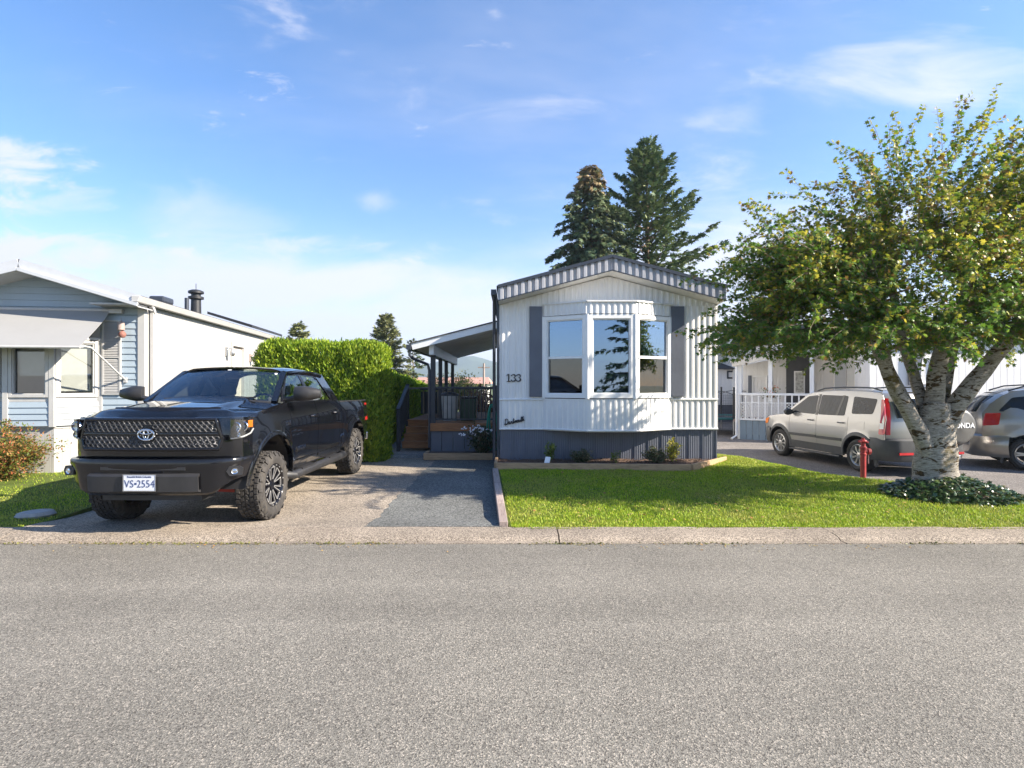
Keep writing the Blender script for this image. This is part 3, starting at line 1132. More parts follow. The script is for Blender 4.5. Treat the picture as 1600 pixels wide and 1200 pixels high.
post(-1.90, 13.26, 0.79, 2.44, 0.11)
post(-1.90, 14.6, 0.79, 2.42)
post(-1.90, 15.9, 0.79, 2.40)
post(-1.90, 17.6, 0.79, 2.40)
post(-0.40, 13.26, 0.79, 1.70)
MB().box(-1.97, -0.33, 13.21, 13.31, 1.62, 1.665).build('handrail', M['rail'], porch, PL, bevel=0.006)
MB().box(-1.84, -0.45, 13.245, 13.275, 0.86, 0.90).build('bottom_rail', M['rail'], porch, PL)
bal = MB().box(-0.0095, 0.0095, -0.0095, 0.0095, 0, 0.725).build('baluster', M['black'], porch, (0, 0, 0))
for k in range(13):
    o = bal if k == 0 else copy_part(bal, porch)
    o.location = (-1.76 + k * 0.1025 + 1.15, 0.06, 0.898)
# rail along the back with timber balusters and a dark screen, and the left side beyond the steps
MB().box(-1.85, -0.33, 18.3, 18.38, 1.55, 1.6).build('handrail', M['rail'], porch, PL)
tb = MB().box(-0.02, 0.02, -0.02, 0.02, 0, 0.74).build('timber_baluster', M['wood_newx'], porch)
for k in range(13):
    o = tb if k == 0 else copy_part(tb, porch)
    o.location = (-1.75 + k * 0.115 + 1.15, 5.14, 0.80)
MB().box(-1.95, -1.91, 15.0, 18.3, 1.52, 1.57).build('handrail', M['rail'], porch, PL)
for k in range(9):
    copy_part(tb, porch, (-1.93 + 1.15, 1.9 + k * 0.36, 0.80))
# beam and roof
MB().hexa([(-1.955, 12.95, 2.42), (-1.845, 12.95, 2.42), (-1.845, 18.6, 2.36), (-1.955, 18.6, 2.36)],
          [(-1.955, 12.95, 2.64), (-1.845, 12.95, 2.655), (-1.845, 18.6, 2.62), (-1.955, 18.6, 2.60)]).build('roof_beam', M['white_trim'], porch, PL, bevel=0.006)


def rz(x):
    return 2.56 + (x + 2.33) * 0.255


x0, x1 = -2.33, -0.30
pr = MB()
pr.hexa([(x0, 12.82, rz(x0)), (x1, 12.82, rz(x1)), (x1, 18.9, rz(x1) - .06), (x0, 18.9, rz(x0) - .06)],
        [(x0, 12.82, rz(x0) + .03), (x1, 12.82, rz(x1) + .03), (x1, 18.9, rz(x1) - .03), (x0, 18.9, rz(x0) - .03)])
pr.build('porch_ceiling', M['soffit'], porch, PL)
pr = MB()
pr.bar((x0, 12.80, rz(x0) + 0.035), (x1, 12.80, rz(x1) + 0.035), 0.03, 0.15)
pr.build('fascia_board', M['white_trim'], porch, PL, bevel=0.004)
pr = MB()
for y0_, y1_ in ((12.76, 18.95),):
    pr.hexa([(x0 - .05, y0_, rz(x0) + .10), (x1, y0_, rz(x1) + .115), (x1, y1_, rz(x1) + .06), (x0 - .05, y1_, rz(x0) + .045)],
            [(x0 - .05, y0_, rz(x0) + .125), (x1, y0_, rz(x1) + .14), (x1, y1_, rz(x1) + .085), (x0 - .05, y1_, rz(x0) + .07)])
pr.build('porch_roof', M['shingle'], porch, PL)
pr = MB()
pr.box(x0 - 0.12, x0 - 0.015, 12.74, 18.9, rz(x0) - 0.03, rz(x0) + 0.085)
pr.tube([(x0 - 0.06, 12.84, rz(x0) - 0.02), (x0 - 0.06, 12.84, rz(x0) - 0.16), (x0 + 0.02, 12.9, rz(x0) - 0.24), (-2.02, 13.2, 2.2), (-1.985, 13.22, 2.05), (-1.985, 13.22, 0.2)], 0.034, 8)
pr.build('gutter', M['slate_dark'], porch, PL)

# steps up to the deck
SX0, SX1 = -2.72, -2.02
for k in range(4):
    y, z = 13.62 + k * 0.26, 0.14 + k * 0.165
    MB().box(SX0, SX1, y, y + 0.03, z, z + 0.125).build('riser', M['wood_brown'], porch, PL, bevel=0.004)
    MB().box(SX0 - 0.01, SX1 + 0.01, y - 0.03, y + 0.27, z + 0.128, z + 0.165).build('tread', M['wood_brown'], porch, PL, bevel=0.004)
MB().box(-2.72, -2.0, 14.66, 18.3, 0.755, 0.79).build('deck_floor', M['wood_brown'], porch, PL)
for (x, y, z0, z1) in ((-2.80, 13.58, 0.07, 1.12), (-2.80, 14.75, 0.07, 1.73)):
    post(x, y, z0, z1, 0.085)
MB().bar((-2.80, 13.52, 1.10), (-2.80, 14.78, 1.70), 0.09, 0.05).build('handrail', M['rail'], porch, PL)
for k in range(7):
    y = 13.7 + k * 0.145
    z = 1.08 + (y - 13.52) * 0.476
    MB().box(-2.815, -2.785, y - .02, y + .02, 0.14 + (y - 13.55) * 0.6, z).build('stair_baluster', M['rail'], porch, PL)
MB().box(-2.815, -2.785, 14.75, 18.3, 1.58, 1.63).build('handrail', M['rail'], porch, PL)
for k in range(4):
    copy_part(tb, porch, (-2.70 + k * 0.22 + 1.15, 3.6, 0.80))
MB().box(-2.80, -2.0, 16.9, 16.93, 0.82, 1.50).build('privacy_panel', M['rail'], porch, PL)
MB().box(-2.80, -2.0, 16.74, 16.8, 1.54, 1.6).build('handrail', M['rail'], porch, PL)

# timber planter step in front of the deck
pb = thing('timber_planter', 'low new timber planter box at the foot of the deck skirting', 'planter', (-1.2, 12.65, 0.0))
MB().box(-2.0, -0.36, 12.42, 12.48, 0.015, 0.165).build('front_board', M['wood_new'], pb, rel(pb), bevel=0.006)
for x in (-2.0, -0.42):
    MB().box(x, x + 0.06, 12.483, 12.96, 0.015, 0.165).build('side_board', M['wood_new'], pb, rel(pb), bevel=0.006)
MB().box(-1.94, -0.42, 12.483, 12.96, 0.015, 0.14).build('mulch', M['soil'], pb, rel(pb))

# ------------------------------------------------------------------ the blue-grey home on the left
lh = thing('mobile_home', 'blue-grey lap-sided mobile home with white awning at the left edge', 'mobile home', (-7.29, 10.9, 0.0), R(8))
LRX, LRZ = -1.9, 4.04


def lroof(x):
    return LRZ - 0.303 * abs(x - LRX)


def lap(parent, a, c, z0, z1, mat, pitch=0.125, zt=None, name='siding_board'):
    """overlapping boards, each an object of its own"""
    a, c = Vector((a[0], a[1], 0)), Vector((c[0], c[1], 0))
    d = (c - a).normalized()
    n = Vector((d.y, -d.x, 0))
    z = z0
    while z < z1 - 0.02:
        zt_ = min(z + pitch, z1)
        a2, c2 = a.copy(), c.copy()
        if zt:
            lo, hi = zt(z + pitch * 0.6)
            if hi - lo < 0.1:
                break
            a2, c2 = Vector((max(a.x, lo), a.y, 0)), Vector((min(c.x, hi), c.y, 0))
        m = MB()
        o1, o2 = n * 0.020, n * 0.004
        m.hexa([a2 + o1 + Vector((0, 0, z)), c2 + o1 + Vector((0, 0, z)), c2 - n * 0.01 + Vector((0, 0, z)), a2 - n * 0.01 + Vector((0, 0, z))],
               [a2 + o2 + Vector((0, 0, zt_ - .0015)), c2 + o2 + Vector((0, 0, zt_ - .0015)), c2 - n * 0.01 + Vector((0, 0, zt_ - .0015)), a2 - n * 0.01 + Vector((0, 0, zt_ - .0015))])
        m.build(name, mat, parent, fix=False)
        z += pitch


def gab(z):
    w = (LRZ - 0.10 - z) / 0.303
    return (LRX - w, LRX + w)


lap(lh, (-4.1, 0), (-2.66, 0), 0.95, 3.1, M['blue_lap'])
lap(lh, (-0.78, 0), (-0.1, 0), 0.95, 3.1, M['blue_lap'])
lap(lh, (-4.1, 0), (-0.1, 0), 3.1, 3.95, M['blue_lap'], zt=gab)
LB = [(-2.66, 0), (-2.10, -0.5), (-1.33, -0.5), (-0.78, 0)]
for i in range(3):
    a, c = LB[i], LB[i + 1]
    lap(lh, a, c, 0.95, 1.40, M['blue_lap'] if i < 2 else M['grey_lap'], 0.115)
core = MB()
core.prism([(p[0], p[1] + 0.03) for p in LB], 0.9, 0.95, 'Z')
core.prism([(LB[0][0], 0.01), (LB[1][0], -0.5), (LB[2][0], -0.5), (LB[3][0], 0.01)], 1.40, 1.475, 'Z')
for (x, y) in LB[1:3]:
    core.box(x - 0.045, x + 0.045, y - 0.03, y + 0.06, 0.93, 2.58)
for (x, y) in (LB[0], LB[3]):
    core.box(x - 0.04, x + 0.04, y - 0.035, y + 0.02, 0.93, 2.58)
core.prism([(LB[0][0] - .05, 0.0), (LB[1][0], -0.56), (LB[2][0], -0.56), (LB[3][0] + .05, 0.0)], 2.58, 2.63, 'Z')
core.prism([(LB[0][0], 0.0), (LB[1][0], -0.5), (LB[2][0], -0.5), (LB[3][0], 0.0)], 2.632, 2.64, 'Z')
core.box(LB[0][0], LB[3][0], -0.02, 0.02, 2.64, 3.1)
core.build('bay_frame', M['trim_soft'], lh, bevel=0.006)
for i in range(3):
    a, c = Vector(LB[i]), Vector(LB[i + 1])
    d = (c - a).normalized()
    window(lh, a + d * 0.05, c - d * 0.05, 1.48, 2.57, 0.055, 0.05, glass=M['win_clear'], loc=(0, 0, 0), frame=M['trim_soft'], blind=(None, 0.62, 0.93)[i])
inr = MB()
inr.box(-4.05, -0.1, 2.6, 2.65, 0.95, 3.1)
inr.box(-4.05, -0.1, 0.03, 2.6, 0.93, 0.95)
inr.box(-4.05, -0.1, 0.03, 2.6, 3.08, 3.1)
inr.box(-0.14, -0.1, 0.03, 2.6, 0.95, 3.08)
inr.build('room', M['blind'], lh)
sh = MB()
sh.box(-0.735, -0.70, -0.055, -0.021, 1.52, 2.98)
sh.box(-0.43, -0.395, -0.055, -0.021, 1.52, 2.98)
for z in (1.52, 2.24, 2.95):
    sh.box(-0.70, -0.43, -0.054, -0.0215, z, z + 0.03)
for k in range(44):
    z = 1.565 + k * 0.0312
    if abs(z - 2.245) < 0.03:
        continue
    sh.hexa([(-0.70, -0.052, z), (-0.43, -0.052, z), (-0.43, -0.040, z), (-0.70, -0.040, z)], [(-0.70, -0.036, z + .026), (-0.43, -0.036, z + .026), (-0.43, -0.024, z + .026), (-0.70, -0.024, z + .026)])
sh.build('louvre_shutter', M['trim_soft'], lh)
ct = MB()
ct.box(-0.1, 0.03, -0.035, 0.1, 0.05, 3.33)
ct.build('corner_trim', M['trim_soft'], lh, bevel=0.005)
sk = MB()
for i in range(3):
    corr(sk, (LB[i][0], LB[i][1] + 0.05), (LB[i + 1][0], LB[i + 1][1] + 0.05), 0.0, 0.93, 0.12, 0.006, style='groove')
corr(sk, (-4.1, 0.03), (-2.6, 0.03), 0.0, 0.95, 0.12, 0.006, style='groove')
corr(sk, (-0.8, 0.03), (0, 0.03), 0.0, 0.95, 0.12, 0.006, style='groove')
sk.build('skirting', M['wall_bright'], lh)
LEN = 9.57
w = MB()
corr(w, (0, 0.1), (0, 4.72), 0.05, 3.30, 0.16, 0.012, style='groove')
corr(w, (0, 4.72), (0, 5.80), 2.90, 3.30, 0.16, 0.012, style='groove')
corr(w, (0, 5.80), (0, LEN), 0.05, 3.30, 0.16, 0.012, style='groove')
corr(w, (-4.1, LEN), (-4.1, 0), 0.05, 3.30, 0.16, 0.012, style='groove')
w.box(-4.1, 0, LEN - 0.02, LEN, 0.05, 3.3)
w.build('side_wall', M['wall_bright'], lh)
dr = MB()
dr.box(-0.10, -0.06, 4.8, 5.72, 0.78, 2.82)
M['door_beige'] = plain('beige_door', (0.62, 0.53, 0.46), 0.5, var=0.05)
d_ = dr.build('door', M['door_beige'], lh)
fr = MB()
fr.box(-0.08, 0.03, 4.70, 4.80, 0.75, 2.92)
fr.box(-0.08, 0.03, 5.72, 5.82, 0.75, 2.92)
fr.box(-0.08, 0.03, 4.80, 5.72, 2.82, 2.92)
fr.build('door_frame', M['trim_soft'], d_)
for (y, z) in ((4.33, 2.62), (6.3, 2.55)):
    l_ = MB()
    l_.box(0.0, 0.04, y - 0.05, y + 0.05, z - 0.12, z + 0.12)
    l_.tube([(0.04, y, z + 0.05), (0.12, y, z + 0.1), (0.17, y, z + 0.06)], 0.012, 6)
    l_.lathe([(0.03, 0.06), (0.06, 0.02), (0.065, -0.08), (0.04, -0.12)], 8, (0.17, y, z), 'Z', smooth=False)
    l_.build('wall_lamp', M['steel'] if y < 5 else M['wood_old'], lh)
# roof, verge boards, gutter
rf = MB()
for x0, x1 in ((-4.3, LRX), (LRX, 0.16)):
    rf.hexa([(x0, -0.47, lroof(x0) - .03), (x1, -0.47, lroof(x1) - .03), (x1, LEN + .2, lroof(x1) - .03), (x0, LEN + .2, lroof(x0) - .03)],
            [(x0, -0.47, lroof(x0)), (x1, -0.47, lroof(x1)), (x1, LEN + .2, lroof(x1)), (x0, LEN + .2, lroof(x0))])
rf_o = rf.build('roof', M['shingle'], lh)
vb = MB()
for x0, x1 in ((-4.3, LRX), (LRX, 0.14)):
    vb.bar((x0, -0.48, lroof(x0) - 0.085), (x1, -0.48, lroof(x1) - 0.085), 0.03, 0.165)
    vb.bar((x0, -0.52, lroof(x0) - 0.19), (x1, -0.52, lroof(x1) - 0.19), 0.05, 0.06)
M['verge'] = plain('grey_verge', (0.47, 0.49, 0.52), 0.5, var=0.05)
vb.build('verge_board', M['verge'], lh)
sf = MB()
for x0, x1 in ((-4.3, LRX), (LRX, 0.14)):
    sf.hexa([(x0, -0.5, lroof(x0) - .235), (x1, -0.5, lroof(x1) - .235), (x1, 0.05, lroof(x1) - .235), (x0, 0.05, lroof(x0) - .235)],
            [(x0, -0.5, lroof(x0) - .215), (x1, -0.5, lroof(x1) - .215), (x1, 0.05, lroof(x1) - .215), (x0, 0.05, lroof(x0) - .215)])
sf.box(-0.75, 0.06, -0.42, -0.0, 3.24, 3.27)
sf.build('soffit', M['trim_soft'], lh)
gt = MB()
gt.hexa([(0.03, -0.52, 3.29), (0.14, -0.52, 3.29), (0.14, LEN + .2, 3.29), (0.03, LEN + .2, 3.29)], [(0.03, -0.52, 3.40), (0.18, -0.52, 3.40), (0.18, LEN + .2, 3.40), (0.03, LEN + .2, 3.40)])
gt.bar((0.09, 0.1, 3.30), (0.07, 0.25, 3.16), 0.07, 0.09)
gt.bar((0.06, 0.22, 3.2), (0.06, 0.22, 0.15), 0.07, 0.09)
gt.build('gutter', M['trim_soft'], lh, bevel=0.006)
ch = MB()
cz = lroof(-0.5)
ch.lathe([(0.0, -0.05), (0.125, -0.05), (0.118, 0.34), (0.185, 0.345), (0.185, 0.40), (0.115, 0.42), (0.115, 0.47), (0.185, 0.49), (0.185, 0.545), (0.11, 0.58), (0, 0.585)], 20, (-0.5, 3.65, cz), 'Z', smooth=False)
ch.tube([(-0.5, 3.65, cz + 0.58), (-0.5, 3.65, cz + 0.75)], 0.008, 5)
ch.build('chimney', M['black'], rf_o)
MB().lathe([(0.0, 0), (0.05, 0), (0.05, 0.30), (0.0, 0.30)], 12, (-0.35, 2.75, lroof(-0.35) - .02), 'Z', smooth=False).build('vent_pipe', M['slate_dark'], rf_o)
MB().box(-0.75, -0.42, 1.75, 2.25, lroof(-0.6) - .05, lroof(-0.6) + 0.10).build('roof_vent', M['slate_dark'], rf_o, bevel=0.04)
MB().hexa([(-1.2, 6.2, lroof(-1.2) + .05), (0.1, 6.2, lroof(0.1) + .05), (0.1, 9.6, lroof(0.1) + .05), (-1.2, 9.6, lroof(-1.2) + .05)],
          [(-1.2, 6.2, lroof(-1.2) + .13), (0.1, 6.2, lroof(0.1) + .13), (0.1, 9.6, lroof(0.1) + .13), (-1.2, 9.6, lroof(-1.2) + .13)]).build('solar_panel', M['black'], rf_o)
# awning
aw = MB()
P = []
for x in (-3.6, -2.6, -1.6, -0.58):
    row = []
    for t in np.linspace(0, 1, 12):
        row.append((x, -0.06 - 0.95 * t, 3.165 - 0.785 * t ** 0.82 - 0.0 + 0.05 * math.sin(math.pi * t) * 0.3))
    P.append(row)
aw.grid(P, thick=0.006)
awo = aw.build('awning', M['awning'], lh)
ab = MB()
ab.tube([(-3.6, -1.01, 2.385), (-0.56, -1.01, 2.385)], 0.026, 8)
ab.bar((-0.57, -1.0, 2.40), (-0.52, -0.98, 2.41), 0.05, 0.05)
ab.tube([(-0.52, -0.99, 2.41), (-0.46, -0.88, 2.39), (-0.32, -0.03, 1.81)], 0.017, 8)
ab.box(-0.35, -0.29, -0.05, -0.021, 1.76, 1.86)
ab.tube([(-3.6, -0.06, 3.17), (-0.56, -0.06, 3.17)], 0.035, 10)
ab.box(-0.58, -0.35, -0.11, -0.021, 3.11, 3.19)
ab.build('awning_frame', M['trim_soft'], awo)

orn = thing('hanging_ornament', 'small beige and red ornament hanging beside the white awning', 'ornament', (-7.60, 10.70, 2.68), R(8))
orn.scale = (0.75, 0.75, 0.85)
m = MB()
m.tube([(0, 0, 0.32), (0, 0, 0.4)], 0.006, 5)
m.lathe([(0.0, 0.32), (0.08, 0.29), (0.085, 0.12), (0.05, 0.10), (0, 0.10)], 10, (0, 0, 0), 'Z', smooth=False)
m.build('basket', M['wood_old'], orn)
m = MB()
m.lathe([(0.0, 0.10), (0.05, 0.085), (0.085, 0.04), (0.085, -0.01), (0.05, -0.055), (0, -0.065)], 12, (0.03, 0, 0), 'Z')
M['rust_red'] = plain('terracotta', (0.24, 0.10, 0.075), 0.7)
m.build('ball', M['rust_red'], orn)

st = MB().lathe([(0, -0.03), (0.30, -0.03), (0.34, 0.0), (0.30, 0.04), (0.15, 0.055), (0, 0.058)], 16, (0, 0, 0), 'Z', wob=lambda a, h: 0.15 * math.sin(2 * a) + 0.06 * math.sin(5 * a))
so_ = st.build('stepping_stone', M['stone'], None, (-6.05, 7.0, 0.07))
so_.scale = (0.55, 0.5, 1)
tag(so_, 'flat grey stone lying in the shaded grass beside the pickup', 'stone')

# ------------------------------------------------------------------ homes on the right
cp = thing('covered_porch', 'white porch with lattice railing and dark door behind the silver SUV', 'porch', (7.35, 17.8, -0.05), math.atan2(-1.3, 2.35))
M['blue_board'] = plain('blue_grey_board', (0.20, 0.26, 0.31), 0.6, var=0.08, scale=3, dirt=0.1)
for k in range(14):
    MB().box(0.02 + k * 0.19, 0.20 + k * 0.19, 0.02, 0.05 + 0.004 * (k % 2), -0.02, 0.62).build('skirting_board', M['blue_board'], cp)
MB().box(-0.03, 2.72, -0.03, 0.08, 1.42, 1.49).build('handrail', M['white_trim'], cp, bevel=0.006)
MB().box(-0.03, 2.72, -0.02, 0.07, 0.62, 0.67).build('bottom_rail', M['white_trim'], cp)
MB().box(-0.03, 2.72, -0.015, 0.06, 1.17, 1.20).build('mid_rail', M['white_trim'], cp)
lat = MB()
for k in range(-4, 7):
    for sg in (1, -1):
        z0 = k * 0.095
        p = [0.0, z0, 0.15, z0 + 0.15] if sg > 0 else [0.15, z0, 0.0, z0 + 0.15]
        za, zb_ = max(0.0, z0), min(0.50, z0 + 0.15)
        if zb_ - za < 0.02:
            continue
        xa = p[0] + (za - z0) / 0.15 * (p[2] - p[0])
        xb = p[0] + (zb_ - z0) / 0.15 * (p[2] - p[0])
        lat.bar((xa, 0.0 + 0.008 * sg, za), (xb, 0.0 + 0.008 * sg, zb_), 0.012, 0.056, up=(0, 1, 0))
l0 = lat.build('lattice_panel', M['white_trim'], cp)
bl = MB().box(-0.02, 0.02, -0.012, 0.052, 0.0, 0.75).build('baluster', M['white_trim'], cp)
for k in range(14):
    o = l0 if k == 0 else copy_part(l0, cp)
    o.location = (0.03 + k * 0.19, 0.02, 0.67)
    o = bl if k == 0 else copy_part(bl, cp)
    o.location = (0.0 + k * 0.19, 0, 0.67)
for s_, zt in ((0.0, 2.42), (0.9, 2.62), (2.06, 2.9)):
    MB().box(s_ - 0.06, s_ + 0.06, 0.085, 0.19, -0.02, zt).build('post', M['white_trim'], cp, bevel=0.006)
ds = MB().tube([(-0.08, -0.06, 2.38), (-0.08, -0.06, 0.12), (-0.2, -0.25, 0.03)], 0.035, 8)
ds.build('downspout', M['white_trim'], cp)
rf = MB()
rf.hexa([(-0.25, -0.15, 2.47), (3.5, -0.15, 3.28), (3.5, 2.3, 3.28), (-0.25, 2.3, 2.47)], [(-0.25, -0.15, 2.52), (3.5, -0.15, 3.33), (3.5, 2.3, 3.33), (-0.25, 2.3, 2.52)])
rf.bar((-0.2, -0.12, 2.41), (3.4, -0.12, 3.19), 0.06, 0.15)
M['cream'] = plain('cream_roof_sheet', (0.66, 0.60, 0.50), 0.5, var=0.08, dirt=0.3)
rf.build('porch_roof', M['cream'], cp)
wl_ = MB()
corr(wl_, (-0.1, 1.9), (2.7, 1.9), 0.0, lambda s: 2.44 + s * 0.21, 0.12, 0.006, style='groove')
wl_.build('back_wall', M['white_wall'], cp)
MB().box(-0.2, 2.7, 0.1, 1.88, 0.55, 0.62).build('porch_floor', M['wood_old'], cp)
window(cp, (0.20, 1.88), (0.70, 1.88), 1.42, 2.08, 0.04, 0.04, loc=(0, 0, 0))
for x0 in (0.08, 0.71):
    MB().box(x0, x0 + 0.11, 1.84, 1.88, 1.42, 2.08).build('shutter', M['slate'], cp)
dr = MB().box(1.28, 2.02, 1.78, 1.86, 0.63, 2.72)
M['door_dark'] = plain('charcoal_door', (0.05, 0.05, 0.055), 0.45)
d_ = dr.build('door', M['door_dark'], cp)
MB().box(1.52, 1.85, 1.755, 1.778, 1.45, 2.22).build('door_light_frame', M['white_trim'], d_, bevel=0.006)
dg_ = MB().box(1.565, 1.805, 1.742, 1.754, 1.50, 2.17)
dg_.build('door_glass', plain('leaded_glass', (0.42, 0.42, 0.40), 0.15, var=0.5, scale=16), d_)
for k, x0 in enumerate((2.35, 2.68, 3.0)):
    MB().box(x0, x0 + 0.30, 0.5 + 0.01 * k, 0.53 + 0.01 * k, 0.6, 3.0).build('roller_screen', plain('beige_screen%d' % k, ((0.60, 0.52, 0.41), (0.45, 0.42, 0.36), (0.62, 0.57, 0.47))[k], 0.8, var=0.05), cp)
bk = thing('hanging_basket', 'flowering hanging basket over the white porch railing', 'flower basket', (8.25, 17.55, 1.42))

rh = thing('mobile_home', 'white mobile home with slate skirting behind the tree and parked cars', 'mobile home', (12.6, 16.0, -0.06))
RLc = rel(rh)
w = MB()
corr(w, (10.4, 16.0), (19, 16.0), 1.28, 3.35, 0.20, 0.006, style='groove')
corr(w, (10.4, 28), (10.4, 16.0), 1.28, 3.35, 0.20, 0.006, style='groove')
w.build('wall', M['white_wall'], rh, RLc)
sk = MB()
corr(sk, (10.42, 16.03), (19, 16.03), -0.06, 1.27, 0.40, 0.012, style='groove')
corr(sk, (10.42, 28), (10.42, 16.03), -0.06, 1.27, 0.40, 0.012, style='groove')
sk.build('skirting', M['slate'], rh, RLc)
rf = MB().hexa([(10.2, 15.7, 3.36), (19.2, 15.7, 3.36), (19.2, 28, 3.36), (10.2, 28, 3.36)], [(10.2, 15.7, 3.5), (19.2, 15.7, 3.5), (19.2, 22, 4.1), (10.2, 22, 4.1)])
rf.build('roof', M['shingle'], rh, RLc)
window(rh, (11.86, 15.985), (12.26, 15.985), 1.72, 2.5, 0.05, 0.05)
for x0 in (11.5, 12.30):
    MB().box(x0, x0 + 0.30, 15.93, 15.975, 1.70, 2.55).build('shutter', M['slate'], rh, RLc)

fh = thing('mobile_home', 'small far white home with grey roof beyond the trampoline', 'mobile home', (9.0, 26.0, -0.1))
FL = rel(fh)
w = MB()
corr(w, (6.0, 26.0), (11.5, 26.0), 0.75, 2.42, 0.3, 0.01, style='groove')
w.box(6.0, 11.5, 26.02, 33, 0.75, 2.42)
w.build('wall', M['white_wall'], fh, FL)
MB().box(6.02, 11.48, 26.04, 32.9, -0.1, 0.745).build('skirting', M['slate'], fh, FL)
MB().hexa([(5.8, 25.7, 2.425), (11.8, 25.7, 2.425), (11.8, 33, 2.425), (5.8, 33, 2.425)], [(5.8, 25.7, 2.48), (11.8, 25.7, 2.48), (11.8, 29.5, 3.15), (5.8, 29.5, 3.15)]).build('roof', M['shingle'], fh, FL)
window(fh, (10.15, 25.98), (10.62, 25.98), 1.98, 2.36, 0.05, 0.05, frame=M['slate_dark'], loc=FL)

tp = thing('trampoline', 'dark netted trampoline between the two white homes', 'trampoline', (7.45, 20.4, -0.1))
m = MB()
ring = [(1.25 * math.cos(a), 1.25 * math.sin(a), 0.62) for a in np.linspace(0, 2 * math.pi, 33)]
m.tube(ring, 0.045, 8, cap=False)
m.build('rim', plain('teal_pad', (0.03, 0.14, 0.15), 0.6), tp)
MB().lathe([(0.0, 0.60), (1.2, 0.60), (1.2, 0.612), (0, 0.612)], 32, smooth=False).build('mat', M['black'], tp)
M['net'] = plain('net', (0.05, 0.055, 0.06), 0.8)
for k in range(8):
    a = 2 * math.pi * k / 8 + 0.2
    x, y = 1.28 * math.cos(a), 1.28 * math.sin(a)
    MB().tube([(x, y, 0.02), (x, y, 0.55)], 0.022, 6).build('leg', M['steel'], tp)
    MB().tube([(x, y, 0.56), (x * 1.02, y * 1.02, 1.72)], 0.035, 8).build('net_post', M['black'], tp)
nt = MB()
for k in range(96):
    a = 2 * math.pi * k / 96
    nt.bar((1.25 * math.cos(a), 1.25 * math.sin(a), 0.66), (1.25 * math.cos(a), 1.25 * math.sin(a), 1.45), 0.004, 0.004)
for j in range(14):
    z = 0.66 + j * 0.06
    nt.tube([(1.25 * math.cos(a), 1.25 * math.sin(a), z) for a in np.linspace(0, 2 * math.pi, 33)], 0.0025, 3, cap=False)
nt.tube([(1.25 * math.cos(a), 1.25 * math.sin(a), 1.46 + 0.12 * abs(math.sin(4 * (a - 0.2)))) for a in np.linspace(0, 2 * math.pi, 65)], 0.012, 4, cap=False)
tag(nt.build('net', M['net'], tp), kind='stuff')

# far things behind the deck
ph = thing('house', 'distant low house with a pinkish roof behind the deck', 'house', (-5.5, 48, -0.14))
m = MB()
m.box(-11, -2.2, 48.3, 55, -0.14, 1.75)
m.build('wall', M['white_wall'], ph, rel(ph))
m = MB().hexa([(-11.4, 47.8, 1.75), (-1.8, 47.8, 1.75), (-1.8, 55.4, 1.75), (-11.4, 55.4, 1.75)], [(-11.2, 51, 2.35), (-2.2, 51, 2.35), (-2.2, 52, 2.35), (-11.2, 52, 2.35)])
m.build('roof', plain('pink_roof', (0.42, 0.24, 0.19), 0.8, var=0.15), ph, rel(ph))
for x0 in (-9.4, -7.3, -4.2):
    MB().box(x0, x0 + 0.9, 48.22, 48.29, 0.6, 1.3).build('window', M['slate_dark'], ph, rel(ph))
up = thing('utility_pole', 'thin distant utility pole seen between deck roof and house', 'utility pole', (-2.35, 46, -0.14))
MB().tube([(0, 0, 0), (0, 0, 3.6)], [0.11, 0.08], 8).build('pole', M['wood_old'], up)
MB().box(-0.5, 0.5, -0.05, 0.05, 3.2, 3.3).build('crossarm', M['wood_old'], up)

# ------------------------------------------------------------------ leaf scattering
def unit(a):
    return a / np.maximum(np.linalg.norm(a, axis=1, keepdims=True), 1e-9)


T_MAPLE = (np.array([(0, 0, 0), (0.17, 0.16, 0.0), (0.50, 0.22, -0.08), (0.24, 0.46, 0.0), (0.46, 0.74, -0.10), (0.14, 0.66, 0.0), (0, 1.0, -0.16), (-0.14, 0.66, 0.0), (-0.46, 0.74, -0.10), (-0.24, 0.46, 0.0), (-0.50, 0.22, -0.08), (-0.17, 0.16, 0.0), (0, 0.42, 0.06)]),
           np.array([(12, i, (i + 1) % 12) for i in range(12)]))
T_LEAF = (np.array([(0, 0, 0), (0.24, 0.45, 0.05), (0, 1, -0.1), (-0.24, 0.45, 0.05)]), np.array([(0, 1, 2), (0, 2, 3)]))
T_OVAL = (np.array([(0, 0, 0), (0.3, 0.3, 0.06), (0.26, 0.7, 0.05), (0, 1, -0.08), (-0.26, 0.7, 0.05), (-0.3, 0.3, 0.06)]), np.array([(0, 1, 2), (0, 2, 3), (0, 3, 4), (0, 4, 5)]))
T_SPRAY = (np.array([(0, 0, 0), (0.16, 0.35, 0.02), (0.06, 0.95, -0.1), (-0.10, 0.7, -0.02), (-0.17, 0.3, 0.03)]), np.array([(0, 1, 2), (0, 2, 3), (0, 3, 4)]))
T_FROND = (np.array([(0, 0, 0), (0.10, 0.2, 0), (0.34, 0.42, -0.03), (0.10, 0.46, 0), (0.26, 0.72, -0.05), (0.05, 0.72, 0), (0, 1.05, -0.1), (-0.05, 0.72, 0), (-0.26, 0.72, -0.05), (-0.10, 0.46, 0), (-0.34, 0.42, -0.03), (-0.10, 0.2, 0)]),
           np.array([(0, 1, 11), (1, 3, 11), (3, 9, 11), (1, 2, 3), (9, 10, 11), (3, 5, 9), (5, 7, 9), (3, 4, 5), (7, 8, 9), (5, 6, 7)]))


